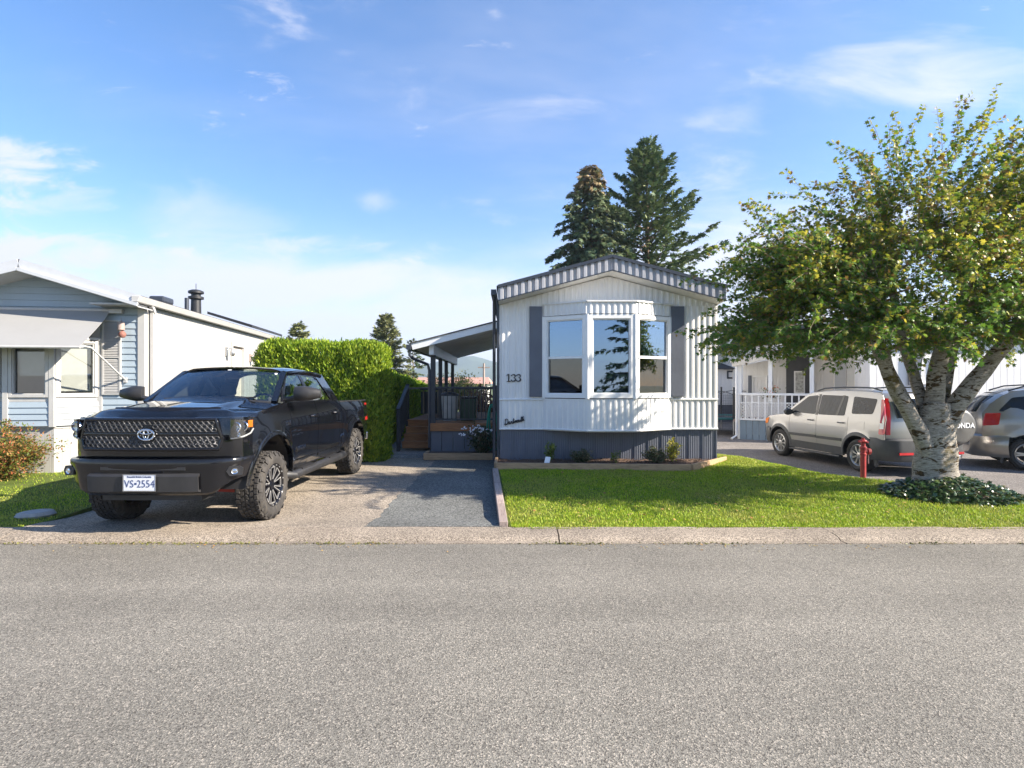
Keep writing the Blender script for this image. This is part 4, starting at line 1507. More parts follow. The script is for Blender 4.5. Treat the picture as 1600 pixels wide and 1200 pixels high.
def scatter(pos, axis, nrm, size, tmpl, width=1.0):
    tv, tt = tmpl
    a = unit(axis)
    x = unit(np.cross(a, nrm))
    n = np.cross(x, a)
    s = size[:, None, None]
    V = pos[:, None, :] + s * (tv[None, :, 0:1] * width * x[:, None, :] + tv[None, :, 1:2] * a[:, None, :] + tv[None, :, 2:3] * n[:, None, :])
    F = tt[None, :, :] + (np.arange(len(pos)) * len(tv))[:, None, None]
    return V.reshape(-1, 3), F.reshape(-1, 3)


def leaves_obj(name, pos, axis, nrm, size, tmpl, mats, parent, midx=None, width=1.0, kind='stuff'):
    V, F = scatter(np.asarray(pos, float), np.asarray(axis, float), np.asarray(nrm, float), np.asarray(size, float), tmpl, width)
    o = np_mesh(name, V, F, mats, parent, None if midx is None else np.repeat(np.asarray(midx), len(tmpl[1])))
    if kind:
        o['kind'] = kind
    return o


# ------------------------------------------------------------------ grass
M['grass'] = leafy('grass_blades', [(0.0, (0.16, 0.27, 0.014)), (0.45, (0.29, 0.43, 0.02)), (0.8, (0.42, 0.52, 0.032)), (1.0, (0.56, 0.47, 0.12))], 0.32, 0.5, 0.9, ((0.44, 0.38, 0.12), 0.5), 0.25)


def blades(name, n, fx, hz, hmin, hmax, parent=None):
    """fx(u, v) -> x, y, z arrays and a keep mask"""
    u, v = rng.random(n), rng.random(n)
    x, y, z, keep = fx(u, v)
    x, y, z = x[keep], y[keep], z[keep]
    k = len(x)
    h = hmin + (hmax - hmin) * rng.random(k) ** 1.6
    h *= 0.7 + 0.5 * (noise2(x, y, 1.6, 1.0) * 0.5 + 0.5)
    az = rng.random(k) * 2 * np.pi
    lean = 0.25 + 0.75 * rng.random(k)
    w = 0.0012 + 0.0018 * rng.random(k) + 0.00018 * y
    dxy = np.stack([np.cos(az), np.sin(az)], 1)
    per = np.stack([-dxy[:, 1], dxy[:, 0]], 1)
    P0 = np.stack([x, y, z - 0.01], 1)
    V = np.zeros((k, 5, 3))
    V[:, 0] = P0 - np.concatenate([per * w[:, None], np.zeros((k, 1))], 1)
    V[:, 1] = P0 + np.concatenate([per * w[:, None], np.zeros((k, 1))], 1)
    mid = P0 + np.concatenate([dxy * (h * lean * 0.28)[:, None], (h * 0.6)[:, None]], 1)
    V[:, 2] = mid - np.concatenate([per * (w * 0.8)[:, None], np.zeros((k, 1))], 1)
    V[:, 3] = mid + np.concatenate([per * (w * 0.8)[:, None], np.zeros((k, 1))], 1)
    V[:, 4] = P0 + np.concatenate([dxy * (h * lean * 0.8)[:, None], (h * (1.05 - 0.35 * lean))[:, None]], 1)
    F = np.array([(0, 1, 3), (0, 3, 2), (2, 3, 4)])[None] + (np.arange(k) * 5)[:, None, None]
    o = np_mesh(name, V.reshape(-1, 3), F.reshape(-1, 3), M['grass'], parent)
    return tag(o, kind='stuff')


def g_front(u, v):
    y = 6.415 + 7.3 * v ** 1.35
    y = y - 0.05 * (v < 0.012) * (noise2(u * 9, u * 0, 3.0, 2.0) > 0.1)
    l, r = lawn_left(y) + 0.03, np.minimum(lawn_right(y), 9.5)
    x = l + (r - l) * u
    z = lawn_z(x, y)
    inbed = (y > 10.33 - 0.245 * np.clip((x + 0.27) / 3.5, 0, 1)) & (x < 3.3 + np.clip(y - 10.1, 0, 2) * 1.0) & (y < 11.2)
    keep = ~inbed & ~((y > 11.05) & (x < 4.22)) & (lawn_right(y) - x > 0.03 * rng.random(len(x)))
    thin = noise2(x, y, 0.9, 4.0)
    keep &= rng.random(len(x)) < np.clip(1.15 - 0.5 * np.clip(thin - 0.5, 0, 1), 0, 1)
    return x, y, z, keep


def g_left(u, v):
    y = 6.43 + 5.0 * v ** 1.3
    x = -11.5 + 5.75 * u
    z = lawn2_z(x, y)
    bare = np.clip(1.25 * np.exp(-((x + 8.3) ** 2 / 5.0 + (y - 9.5) ** 2 / 0.9)), 0, 1)
    return x, y, z, rng.random(len(x)) > 0.9 * bare


tag(blades('grass', 230000, g_front, None, 0.016, 0.045), 'short sunlit grass growing over the lawn in front of the home', 'grass')
tag(blades('grass', 56000, g_left, None, 0.016, 0.042), 'short shaded grass growing left of the black pickup', 'grass')

# fallen leaves
n = 260
fx_ = rng.uniform(0.2, 8.5, n)
fy_ = rng.uniform(6.5, 10.0, n)
ok = (fx_ < lawn_right(fy_))
fx_, fy_ = fx_[ok], fy_[ok]
M['dead_leaf'] = leafy('dead_leaf', [(0.0, (0.30, 0.15, 0.04)), (0.6, (0.42, 0.27, 0.08)), (1.0, (0.36, 0.33, 0.10))], 0.15)
ax = rng.normal(size=(len(fx_), 3)) * np.array([1, 1, 0.2])
tag(leaves_obj('fallen_leaves', np.stack([fx_, fy_, lawn_z(fx_, fy_) + 0.03], 1), ax, np.array([0, 0, 1.0]) + rng.normal(size=(len(fx_), 3)) * 0.2, rng.uniform(0.03, 0.055, len(fx_)), T_MAPLE, M['dead_leaf'], None), 'dry fallen leaves scattered over the front lawn', 'leaves')

# dry litter swept against the kerb
n = 700
lx_ = rng.uniform(-10, 10, n)
ly_ = 5.93 - np.abs(rng.normal(size=n)) * 0.13
kp = noise2(lx_, lx_ * 0, 0.7, 8.0) + rng.normal(size=n) * 0.4 > 0.2
lx_, ly_ = lx_[kp], ly_[kp]
tag(leaves_obj('kerb_litter', np.stack([lx_, ly_, np.full(len(lx_), 0.006)], 1), rng.normal(size=(len(lx_), 3)) * np.array([1, 1, 0.15]), np.array([0, 0, 1.0]) + rng.normal(size=(len(lx_), 3)) * 0.3, rng.uniform(0.012, 0.035, len(lx_)), T_LEAF, M['dead_leaf'], None, width=1.3), 'dry leaf litter swept against the kerb', 'leaf litter')

# moss and grit along the gutter joint
n = 5200
gx = rng.uniform(-9, 9, n)
keep = noise2(gx, gx * 0, 0.8, 3.0) + 0.35 * (gx < -1) + rng.normal(size=n) * 0.3 > 0.25
gx = gx[keep]
gy = 5.955 + rng.normal(size=len(gx)) * 0.018
M['moss'] = leafy('gutter_moss', [(0.0, (0.09, 0.10, 0.02)), (0.6, (0.17, 0.17, 0.04)), (1.0, (0.20, 0.14, 0.07))], 0.1)
a_ = rng.normal(size=(len(gx), 3)) * np.array([1, 1, 0.6]) + np.array([0, 0, 0.4])
tag(leaves_obj('gutter_moss', np.stack([gx, gy, np.full(len(gx), 0.002)], 1), a_, rng.normal(size=(len(gx), 3)) + np.array([0, -.3, 1.0]), rng.uniform(0.012, 0.03, len(gx)), T_LEAF, M['moss'], None, width=1.6), 'moss and grit in the joint between road and kerb', 'moss')

# ------------------------------------------------------------------ maple with pale blotched bark
def m_bark():
    t = NT('pale_bark')
    v = t.mapping((2.2, 2.2, 9))
    n1 = t.noise(6, 8, 0.7, vec=v, dist=0.5)
    c = t.ramp(n1, [(0.28, (0.11, 0.095, 0.08)), (0.42, (0.30, 0.27, 0.23)), (0.6, (0.47, 0.43, 0.375)), (0.8, (0.60, 0.56, 0.49))])
    lines = t.ramp(t.noise(14, 6, 0.75, vec=t.mapping((1.2, 1.2, 11))), [(0.36, 0.35), (0.47, 1.0)])
    c = t.mix(1.0, c, lines, 'MULTIPLY')
    blot = t.ramp(t.noise(5.0, 6, 0.62, vec=t.mapping((1, 1, 2.3)), dist=0.8), [(0.565, 0.0), (0.60, 1.0)])
    c = t.mix(blot, c, t.ramp(t.noise(30, 4), [(0.3, (0.03, 0.022, 0.015)), (0.7, (0.12, 0.075, 0.03))]))
    lent = t.ramp(t.noise(11, 3, 0.5, vec=t.mapping((1, 1, 4.5))), [(0.62, 0.0), (0.66, 0.9)])
    c = t.mix(lent, c, (0.045, 0.035, 0.028))
    moss = t.ramp(t.noise(2.1, 7, 0.65), [(0.58, 0.0), (0.66, 0.85)])
    c = t.mix(moss, c, (0.13, 0.10, 0.03))
    t.color(c)
    t.set(Roughness=0.9, Specular_IOR_Level=0.2)
    t.bump(t.mix(0.5, n1, t.noise(22, 8, 0.75, vec=v)), 0.9, 0.03)
    return t.mat


M['bark'] = m_bark()
M['twig'] = plain('twig', (0.20, 0.15, 0.10), 0.8, var=0.2)
M['lf_green'] = leafy('maple_green', [(0.0, (0.06, 0.135, 0.018)), (0.6, (0.125, 0.23, 0.03)), (1.0, (0.21, 0.31, 0.045))], 0.40, 0.42, spec=0.45)
M['lf_lime'] = leafy('maple_lime', [(0.0, (0.20, 0.25, 0.025)), (0.6, (0.36, 0.36, 0.04)), (1.0, (0.52, 0.44, 0.06))], 0.40, 0.45, spec=0.4)
M['lf_rust'] = leafy('maple_rust', [(0.0, (0.18, 0.11, 0.03)), (0.6, (0.30, 0.17, 0.05)), (1.0, (0.40, 0.27, 0.07))], 0.25, 0.5)

TB = Vector((6.32, 8.2, 0.02))
maple = thing('maple_tree', 'spreading maple with pale blotched trunk in the ivy mound on the lawn', 'tree', TB)
trunk = MB()


def limb(pts, rs, n=18, flute=0.06, seed=0.0):
    P = [Vector(p) for p in pts]
    out, rr = [], []
    for i in range(len(P) - 1):
        a, b_, c_, d_ = P[max(i - 1, 0)], P[i], P[i + 1], P[min(i + 2, len(P) - 1)]
        for k in range(6):
            t = k / 6
            out.append(0.5 * ((2 * b_) + (c_ - a) * t + (2 * a - 5 * b_ + 4 * c_ - d_) * t * t + (3 * b_ - a - 3 * c_ + d_) * t ** 3))
            rr.append(rs[i] + (rs[i + 1] - rs[i]) * t)
    out.append(P[-1])
    rr.append(rs[-1])
    o = len(trunk.v)
    trunk.tube(out, rr, n, cap=False)
    for i in range(len(out)):
        for j in range(n):
            k = o + i * n + j
            v = Vector(trunk.v[k])
            d = v - out[i]
            a = 2 * math.pi * j / n
            w = 1 + flute * math.sin(3 * a + seed + out[i].z * 1.5) + flute * 0.7 * math.sin(5 * a + seed * 2 + out[i].z * 4) + flute * 0.6 * math.sin(out[i].z * 17 + a + seed)
            trunk.v[k] = tuple(out[i] + d * w)
    return out


limb([(6.30, 8.2, -0.05), (6.30, 8.2, 0.12), (6.29, 8.2, 0.42), (6.29, 8.2, 0.85), (6.28, 8.2, 1.2), (6.28, 8.2, 1.45)], [0.40, 0.325, 0.275, 0.25, 0.235, 0.19], 26, 0.055)
limbs = []
limbs.append(limb([(6.22, 8.15, 0.45), (6.08, 8.1, 0.85), (5.80, 8.05, 1.32), (5.52, 8.0, 1.75), (5.36, 7.98, 2.2), (5.1, 7.95, 2.75), (4.6, 7.9, 3.2)], [0.11, 0.11, 0.10, 0.09, 0.085, 0.065, 0.035], 16, 0.06, 1.0))
limbs.append(limb([(6.2, 8.25, 0.8), (6.02, 8.3, 1.28), (5.82, 8.35, 1.70), (5.66, 8.45, 2.2), (5.5, 8.6, 2.8), (5.2, 8.8, 3.4)], [0.12, 0.115, 0.10, 0.09, 0.065, 0.03], 14, 0.06, 2.0))
limbs.append(limb([(6.30, 8.2, 1.1), (6.27, 8.15, 1.6), (6.31, 8.12, 2.1), (6.48, 8.05, 2.6), (6.55, 7.9, 3.3), (6.5, 7.8, 4.1)], [0.15, 0.12, 0.105, 0.09, 0.07, 0.03], 16, 0.06, 3.0))
limbs.append(limb([(6.40, 8.15, 1.0), (6.58, 8.12, 1.45), (6.85, 8.1, 1.83), (7.15, 8.05, 2.25), (7.5, 8.0, 2.68), (8.0, 7.9, 3.2), (8.5, 7.9, 3.6)], [0.12, 0.125, 0.11, 0.10, 0.09, 0.065, 0.03], 16, 0.06, 4.0))
limbs.append(limb([(6.22, 8.3, 1.35), (6.12, 8.4, 1.9), (6.0, 8.5, 2.5), (6.0, 8.7, 3.3), (5.9, 8.8, 4.0)], [0.09, 0.075, 0.07, 0.055, 0.03], 10, 0.05, 5.0))
limbs.append(limb([(6.45, 8.3, 1.3), (6.75, 8.5, 2.1), (7.1, 8.7, 2.9), (7.4, 8.9, 3.6)], [0.10, 0.09, 0.07, 0.03], 10, 0.05, 6.0))
trunk.build('trunk', M['bark'], maple, tuple(-TB), fix=False)

CC = np.array([6.25, 8.2, 2.55])
br = MB()
sec = []
rs_ = np.random.default_rng(21)
tries = 0
while len(sec) < 120 and tries < 4000:
    tries += 1
    th = rs_.uniform(0, 2 * np.pi)
    ph = math.asin(rs_.uniform(-0.12, 0.98))
    d = np.array([math.cos(th) * math.cos(ph), math.sin(th) * math.cos(ph), math.sin(ph)])
    rad = np.array([3.0 if d[0] < 0 else 3.2, 1.35, 1.95])
    tgt = CC + d * rad * rs_.uniform(0.55, 0.95)
    if tgt[2] < 1.95:
        continue
    # the closest limb point that lies inside
    best, bd = None, 1e9
    for L_ in limbs:
        for q in L_[len(L_) // 2:]:
            q_ = np.array(q)
            dd = np.linalg.norm(q_ - tgt) + 0.6 * max(0, q_[2] - tgt[2])
            if dd < bd:
                best, bd = q_, dd
    mid = (best + tgt) / 2 + np.array([0, 0, 0.22 * bd * 0.6]) + rs_.normal(size=3) * 0.08
    pts = [best * (1 - t) ** 2 + 2 * mid * t * (1 - t) + tgt * t * t for t in np.linspace(0, 1, 9)]
    br.tube(pts, list(np.linspace(0.032, 0.008, 9)), 5, cap=False)
    sec.append(pts)
for L_ in limbs:
    sec.append([np.array(q) for q in L_[len(L_) * 2 // 3:]])

lp, la, ln, ls, lm = [], [], [], [], []


def shoot(p, d, length, droop, leaf_step, sz, tip_yellow):
    k = max(4, int(length / 0.10))
    pts = [np.array(p)]
    d = np.array(d) / np.linalg.norm(d)
    for i in range(k):
        d = d + np.array([0, 0, -droop * (i / k)]) / k * 3 + rs_.normal(size=3) * 0.09
        d /= np.linalg.norm(d)
        pts.append(pts[-1] + d * length / k)
    zmin = 1.80 if 4.95 < pts[-1][0] < 5.75 else 2.02 if 3.6 < pts[-1][0] <= 4.95 else 2.05
    if min(q[2] for q in pts) < zmin:
        return
    br.tube(pts, list(np.linspace(0.006, 0.002, len(pts))), 3, cap=False)
    A = np.array(pts)
    m = int(length / leaf_step)
    for j in range(m):
        f = (j + rs_.random()) / m * k
        i = min(int(f), k - 1)
        q = A[i] + (A[i + 1] - A[i]) * (f - i)
        t = (A[i + 1] - A[i])
        t = t / np.linalg.norm(t)
        sd = rs_.normal(size=3)
        sd -= t * sd.dot(t)
        sd /= np.linalg.norm(sd) + 1e-6
        ax_ = t * 0.5 + sd * 0.9 + np.array([0, 0, -0.25])
        lp.append(q + sd * 0.012)
        la.append(ax_)
        ln.append(np.array([0.15, -0.15, 0.9]) + rs_.normal(size=3) * 0.55)
        ls.append(sz * rs_.uniform(0.6, 1.25))
        pr_ = tip_yellow * (0.45 + 0.75 * f / k)
        r_ = rs_.random()
        lm.append(2 if r_ < pr_ * 0.16 else 1 if r_ < pr_ else 0)


for pts in sec:
    for _ in range(13 if pts[-1][2] < 3.6 else 11):
        i = rs_.integers(2, len(pts))
        p = np.array(pts[min(i, len(pts) - 1)])
        out = (p - CC) / np.array([3.0, 1.9, 2.0])
        rr = np.linalg.norm(out)
        tg = np.array(pts[-1]) - np.array(pts[max(0, len(pts) - 3)])
        tg = tg / (np.linalg.norm(tg) + 1e-6)
        low = p[2] < 2.55
        d = out / (rr + 1e-6) * 0.7 + tg * 0.6 + rs_.normal(size=3) * 0.55 + np.array([0, 0, 0.05 if low else 0.42])
        yl = np.clip(0.40 + 0.34 * (p[2] - 2.6) + 0.3 * (rr - 0.6) + 0.08 * (p[0] - 6), 0.10, 0.95)
        shoot(p, d, rs_.uniform(0.4, 0.95), 0.35 if not low else 0.5, 0.023, 0.066, yl)
# the drooping underside of the crown
for _ in range(470):
    x, y = rs_.uniform(3.2, 8.8), rs_.uniform(6.8, 9.6)
    if ((x - 6.1) / 3.1) ** 2 + ((y - 8.2) / 1.35) ** 2 > 1:
        continue
    z = 2.12 + 0.18 * rs_.normal() + 0.06 * abs(x - 5.6) + (0.35 if abs(x - 6.6) < 0.9 and y < 8.6 else 0)
    shoot((x, y, z + 0.25), (x - 6.2, y - 8.2, rs_.normal() * 0.5 - 0.3), rs_.uniform(0.35, 0.75), 0.5, 0.021, 0.068, 0.12 + 0.05 * max(0, x - 5))
# long whips that break the outline
whips = [((4.3, 8.1, 3.3), (-1.0, -0.1, 0.30), 1.5), ((4.2, 8.0, 3.0), (-1, 0.1, 0.2), 1.5), ((4.0, 8.2, 2.8), (-1, -0.1, 0.05), 1.35), ((3.9, 8.2, 2.6), (-1, 0.2, -0.05), 1.3),
         ((4.6, 8.0, 3.7), (-0.9, 0.1, 0.45), 1.5), ((4.9, 8.2, 4.0), (-0.8, -0.2, 0.5), 1.2), ((5.6, 8.1, 4.4), (-0.35, 0, 1), 1.4), ((5.7, 8.1, 4.5), (0.1, 0.0, 1), 1.35), ((5.5, 8.0, 4.4), (-0.7, 0, 0.6), 1.3),
         ((5.9, 8.3, 4.4), (-0.1, 0.1, 1), 1.2), ((6.5, 8.0, 4.5), (0.7, 0, 0.85), 2.0), ((6.8, 8.1, 4.3), (0.8, 0, 0.7), 2.1), ((6.3, 8.1, 4.4), (0.45, 0.1, 0.9), 1.6), ((7.2, 8.0, 4.2), (0.9, 0, 0.6), 1.9),
         ((7.6, 8.2, 4.0), (1, 0, 0.55), 1.8), ((8.2, 8.1, 3.8), (1, 0, 0.4), 1.5), ((7.0, 7.8, 4.4), (0.5, -0.3, 0.9), 1.3), ((3.9, 8.3, 2.5), (-0.9, -0.2, -0.25), 1.1), ((3.7, 8.0, 2.45), (-0.8, 0.1, -0.4), 0.9),
         ((4.4, 8.3, 2.4), (-0.8, 0, -0.4), 0.9), ((5.3, 8.2, 4.2), (-0.55, 0.1, 0.7), 1.5), ((4.5, 8.4, 3.5), (-1, 0.3, 0.4), 1.4), ((4.3, 7.7, 3.1), (-1, -0.3, 0.3), 1.3), ((6.0, 8.0, 4.6), (0.25, -0.1, 1), 1.3)]
for _ in range(16):
    x = rs_.uniform(4.6, 8.6)
    z = rs_.uniform(3.4, 4.2)
    whips.append(((x, rs_.uniform(7.4, 8.8), z), (0.42 * (x - 5.7) + rs_.normal() * 0.35, rs_.normal() * 0.2, 0.75), rs_.uniform(0.9, 1.6)))
for _ in range(15):
    x = rs_.uniform(6.2, 8.6)
    whips.append(((x, rs_.uniform(7.5, 8.6), rs_.uniform(3.9, 4.6)), (0.9, rs_.normal() * 0.12, 0.55 + rs_.normal() * 0.14), rs_.uniform(1.5, 2.5)))
for _ in range(14):
    whips.append(((rs_.uniform(4.0, 5.0), rs_.uniform(7.5, 8.7), rs_.uniform(2.7, 3.8)), (-1, rs_.normal() * 0.2, 0.22 + rs_.normal() * 0.2), rs_.uniform(1.0, 1.7)))
for p, d, l in whips:
    for q in range(4):
        dd = np.array(d) + rs_.normal(size=3) * 0.32
        shoot(np.array(p) + rs_.normal(size=3) * 0.12, dd, l * rs_.uniform(0.7, 1.0), 0.38, 0.0165, 0.066, 0.7 if p[2] > 3.6 else 0.3)
br.build('branches', M['twig'], maple, tuple(-TB), fix=False)['kind'] = 'stuff'
cr = leaves_obj('crown', lp, la, ln, ls, T_MAPLE, [M['lf_green'], M['lf_lime'], M['lf_rust']], maple, lm)
cr.location = tuple(-TB)
print('maple leaves', len(lp))

# moss on the trunk and ivy at its foot
n = 3400
a_ = rng.random(n) * 2 * np.pi
r_ = np.sqrt(rng.random(n)) * 0.92
ix, iy = 6.38 + r_ * np.cos(a_) * 0.98, 8.02 + r_ * np.sin(a_) * 0.72
hh = 0.20 * (1 - (r_ / 0.92) ** 2) + 0.03
iz = lawn_z(ix, iy) + hh * rng.uniform(0.35, 1.1, n)
M['ivy'] = leafy('ivy_leaf', [(0.0, (0.018, 0.045, 0.014)), (0.6, (0.04, 0.085, 0.025)), (0.9, (0.09, 0.13, 0.04)), (1.0, (0.22, 0.20, 0.07))], 0.12, 0.28, spec=0.6)
ivy = thing('ivy_mound', 'dark glossy ivy spreading round the foot of the maple trunk', 'ivy', (6.38, 8.02, 0.05))
o = leaves_obj('ivy_leaves', np.stack([ix, iy, iz], 1), rng.normal(size=(n, 3)) * np.array([1, 1, 0.4]) + np.stack([np.cos(a_), np.sin(a_), np.zeros(n) - 0.2], 1) * 0.6, np.array([0, -0.1, 1.0]) + rng.normal(size=(n, 3)) * 0.45, rng.uniform(0.045, 0.085, n), T_MAPLE, M['ivy'], ivy)
o.location = rel(ivy)
m = MB()
for i in range(240):
    a = random.uniform(0, 6.28)
    r0, r1 = random.uniform(0.3, 0.6), random.uniform(0.6, 0.93)
    pts = []
    for t in np.linspace(0, 1, 5):
        r = r0 + (r1 - r0) * t
        x, y = 6.38 + r * math.cos(a + t * .3) * 0.98, 8.02 + r * math.sin(a + t * .3) * 0.72
        pts.append((x, y, float(lawn_z(x, y)) + 0.02 + 0.16 * (1 - (r / .92) ** 2) * random.uniform(0.4, 0.9)))
    m.tube(pts, 0.004, 3, cap=False)
m.build('ivy_stems', M['twig'], ivy, rel(ivy), fix=False)['kind'] = 'stuff'


# ------------------------------------------------------------------ clipped cedar hedges
M['hedge'] = leafy('hedge_leaf', [(0.0, (0.09, 0.17, 0.012)), (0.4, (0.20, 0.31, 0.02)), (0.75, (0.33, 0.44, 0.03)), (1.0, (0.45, 0.50, 0.05))], 0.42, 0.5, 1.2, ((0.22, 0.27, 0.05), 0.3))
M['hedge_core'] = plain('hedge_twigs', (0.035, 0.045, 0.015), 0.95, var=0.4, scale=20)


def hedge(name, label, x0, x1, y0, y1, z0, zt, density, size, rnd=0.25, seed=1, group=None):
    """zt(x, y): height of the clipped top. Rounded box of overlapping sprays round a twiggy core"""
    h = thing(name, label, 'hedge', ((x0 + x1) / 2, (y0 + y1) / 2, z0), 0, group)
    rg = np.random.default_rng(seed)
    zmax = max(zt(x0, y0), zt(x1, y0), zt(x0, y1), zt(x1, y1))
    faces = [((x1 - x0) * (zmax - z0), 0), ((y1 - y0) * (zmax - z0), 1), ((y1 - y0) * (zmax - z0), 2), ((x1 - x0) * (y1 - y0), 3), ((x1 - x0) * (zmax - z0) * 0.4, 4)]
    PP, NN = [], []
    for area, f in faces:
        k = int(area * density)
        u, v = rg.random(k), rg.random(k)
        if f == 0:
            p = np.stack([x0 + (x1 - x0) * u, np.full(k, y0), z0 + (zmax - z0) * v], 1); nn = np.array([0, -1, 0.0])
        elif f == 1:
            p = np.stack([np.full(k, x1), y0 + (y1 - y0) * u, z0 + (zmax - z0) * v], 1); nn = np.array([1, 0, 0.0])
        elif f == 2:
            p = np.stack([np.full(k, x0), y0 + (y1 - y0) * u, z0 + (zmax - z0) * v], 1); nn = np.array([-1, 0, 0.0])
        elif f == 3:
            p = np.stack([x0 + (x1 - x0) * u, y0 + (y1 - y0) * v, np.full(k, zmax)], 1); nn = np.array([0, 0, 1.0])
        else:
            p = np.stack([x0 + (x1 - x0) * u, np.full(k, y1), z0 + (zmax - z0) * v], 1); nn = np.array([0, 1, 0.0])
        PP.append(p)
        NN.append(np.repeat(nn[None], k, 0))
    P, N = np.concatenate(PP), np.concatenate(NN)
    top = np.array([zt(a, b) for a, b in P[:, :2]])
    P[:, 2] = z0 + (P[:, 2] - z0) * (top - z0) / (zmax - z0)
    # round the edges
    c = np.stack([np.clip(P[:, 0], x0 + rnd, x1 - rnd), np.clip(P[:, 1], y0 + rnd, y1 - rnd), np.minimum(P[:, 2], top - rnd)], 1)
    d = P - c
    L = np.linalg.norm(d, axis=1, keepdims=True)
    near = (L > rnd)
    P = np.where(near, c + d / np.maximum(L, 1e-6) * rnd, P)
    N = unit(np.where(L > 1e-6, d, N) + N * 0.3)
    lump = 0.06 * (noise2(P[:, 0] + P[:, 1], P[:, 2], 1.6, seed) + 0.7 * noise2(P[:, 0] * 1.3 - P[:, 1], P[:, 2], 3.7, seed + 2))
    P = P + N * (lump + rg.normal(size=len(P)) * 0.035)[:, None]
    ax = N * 0.40 + np.array([0, 0, 0.95]) + rg.normal(size=P.shape) * 0.34
    o = leaves_obj('foliage', P, ax, N + rg.normal(size=P.shape) * 0.5, rg.uniform(0.6, 1.35, len(P)) * size, T_SPRAY, M['hedge'], h)
    o.location = rel(h)
    q = 0.10
    core = MB()
    nx, ny = 8, 8
    xs, ys_ = np.linspace(x0 + q, x1 - q, nx), np.linspace(y0 + q, y1 - q, ny)
    core.grid([[(a, b, zt(a, b) - q - 0.06) for b in ys_] for a in xs], smooth=False)
    for a in (x0 + q, x1 - q):
        core.grid([[(a, b, z0), (a, b, zt(a, b) - q - 0.06)] for b in ys_], smooth=False)
    for b in (y0 + q, y1 - q):
        core.grid([[(a, b, z0), (a, b, zt(a, b) - q - 0.06)] for a in xs], smooth=False)
    core.build('branches', M['hedge_core'], h, rel(h))
    return h


hedge('cedar_hedge', 'tall clipped cedar hedge directly behind the black pickup', -5.65, -2.9, 12.15, 13.2, -0.02, lambda x, y: 2.60 + 0.03 * math.sin(x * 2.1), 3400, 0.085, 0.22, 3)
hedge('cedar_hedge', 'lower sunlit cedar hedge running back along the gravel path', -4.8, -3.36, 14.4, 22.5, 0.0, lambda x, y: 2.08 - 0.055 * (y - 14.4), 1700, 0.11, 0.3, 5)


# ------------------------------------------------------------------ conifers and far trees
def m_conifer(name, a, b_, c_):
    return leafy(name, [(0.0, a), (0.55, b_), (1.0, c_)], 0.15, 0.6, 0.3, (c_, 0.35))


M['spruce'] = m_conifer('spruce_needles', (0.035, 0.075, 0.034), (0.085, 0.14, 0.058), (0.22, 0.26, 0.10))
M['cedar'] = m_conifer('cedar_fronds', (0.04, 0.075, 0.042), (0.095, 0.14, 0.062), (0.20, 0.22, 0.10))
M['cedar_dry'] = m_conifer('dry_cedar', (0.16, 0.12, 0.06), (0.26, 0.19, 0.10), (0.36, 0.28, 0.15))
M['fir_far'] = m_conifer('olive_fir', (0.10, 0.12, 0.05), (0.20, 0.22, 0.09), (0.32, 0.32, 0.14))
M['con_bark'] = plain('conifer_bark', (0.16, 0.11, 0.075), 0.9, var=0.3)
M['dead_wood'] = plain('bleached_wood', (0.48, 0.38, 0.27), 0.8)


def conifer(name, label, base, H, rad, z_lo, mat, levels, per, spray, droop=0.0, up=0.25, power=0.85, seed=1, trunk_r=0.22, tmpl=T_FROND, dry=None, gap=0.0, fill=1.0, group=None):
    t = thing(name, label, 'tree', base, 0, group)
    rg = np.random.default_rng(seed)
    m = MB()
    m.tube([(0, 0, 0), (0.02, 0, H * 0.5), (0, 0, H * 0.985)], [trunk_r, trunk_r * 0.55, 0.02], 8)
    m.build('trunk', M['con_bark'], t)
    bm_ = MB()
    P, A, N, S, I = [], [], [], [], []
    for l in range(levels):
        f = (l + rg.uniform(-0.3, 0.3)) / levels
        f = min(max(f, 0), 0.985)
        z = z_lo + (H - z_lo) * f
        for b in range(per):
            if rg.random() < gap:
                continue
            az = 2 * np.pi * (b + rg.uniform(-0.35, 0.35)) / per + l * 1.3
            L = rad * (1 - f) ** power * rg.uniform(0.5, 1.18) + 0.12
            el = up * (f * 1.6 - 0.35) + rg.normal() * 0.08
            d = np.array([math.cos(az) * math.cos(el), math.sin(az) * math.cos(el), math.sin(el)])
            side = np.array([-math.sin(az), math.cos(az), 0])
            pts = []
            K = 7
            for k in range(K + 1):
                s = k / K
                pts.append(np.array([0, 0, z]) + d * L * s + np.array([0, 0, -droop * L * s ** 1.6 + 0.12 * L * s ** 3 * (up > 0)]))
            bm_.tube(pts, list(np.linspace(0.02 + 0.012 * L, 0.006, K + 1)), 3, cap=False)
            n = max(4, int(L / spray * 9 * fill))
            for _ in range(n):
                s = rg.uniform(0.12, 1.0) ** 0.75
                k = min(int(s * K), K - 1)
                q = pts[k] + (pts[k + 1] - pts[k]) * (s * K - k)
                sg = rg.choice((-1, 1))
                off = rg.uniform(0, 0.34) * L * (1 - s) + 0.02
                q = q + side * sg * off * rg.random() + np.array([0, 0, rg.normal() * 0.05 - 0.1 * off])
                a = d * rg.uniform(0.4, 1.0) + side * sg * rg.uniform(0.1, 0.9) + np.array([0, 0, rg.normal() * 0.25 - droop * 1.3])
                P.append(q)
                A.append(a)
                N.append(np.array([0, 0, 1.0]) + rg.normal(size=3) * 0.45)
                S.append(spray * rg.uniform(0.7, 1.3))
                I.append(1 if (dry and z > dry and rg.random() < 0.75) else 0)
    bm_.build('limbs', M['con_bark'], t, fix=False)['kind'] = 'stuff'
    leaves_obj('crown', P, A, N, S, tmpl, [mat, M['cedar_dry']], t, I)
    return t


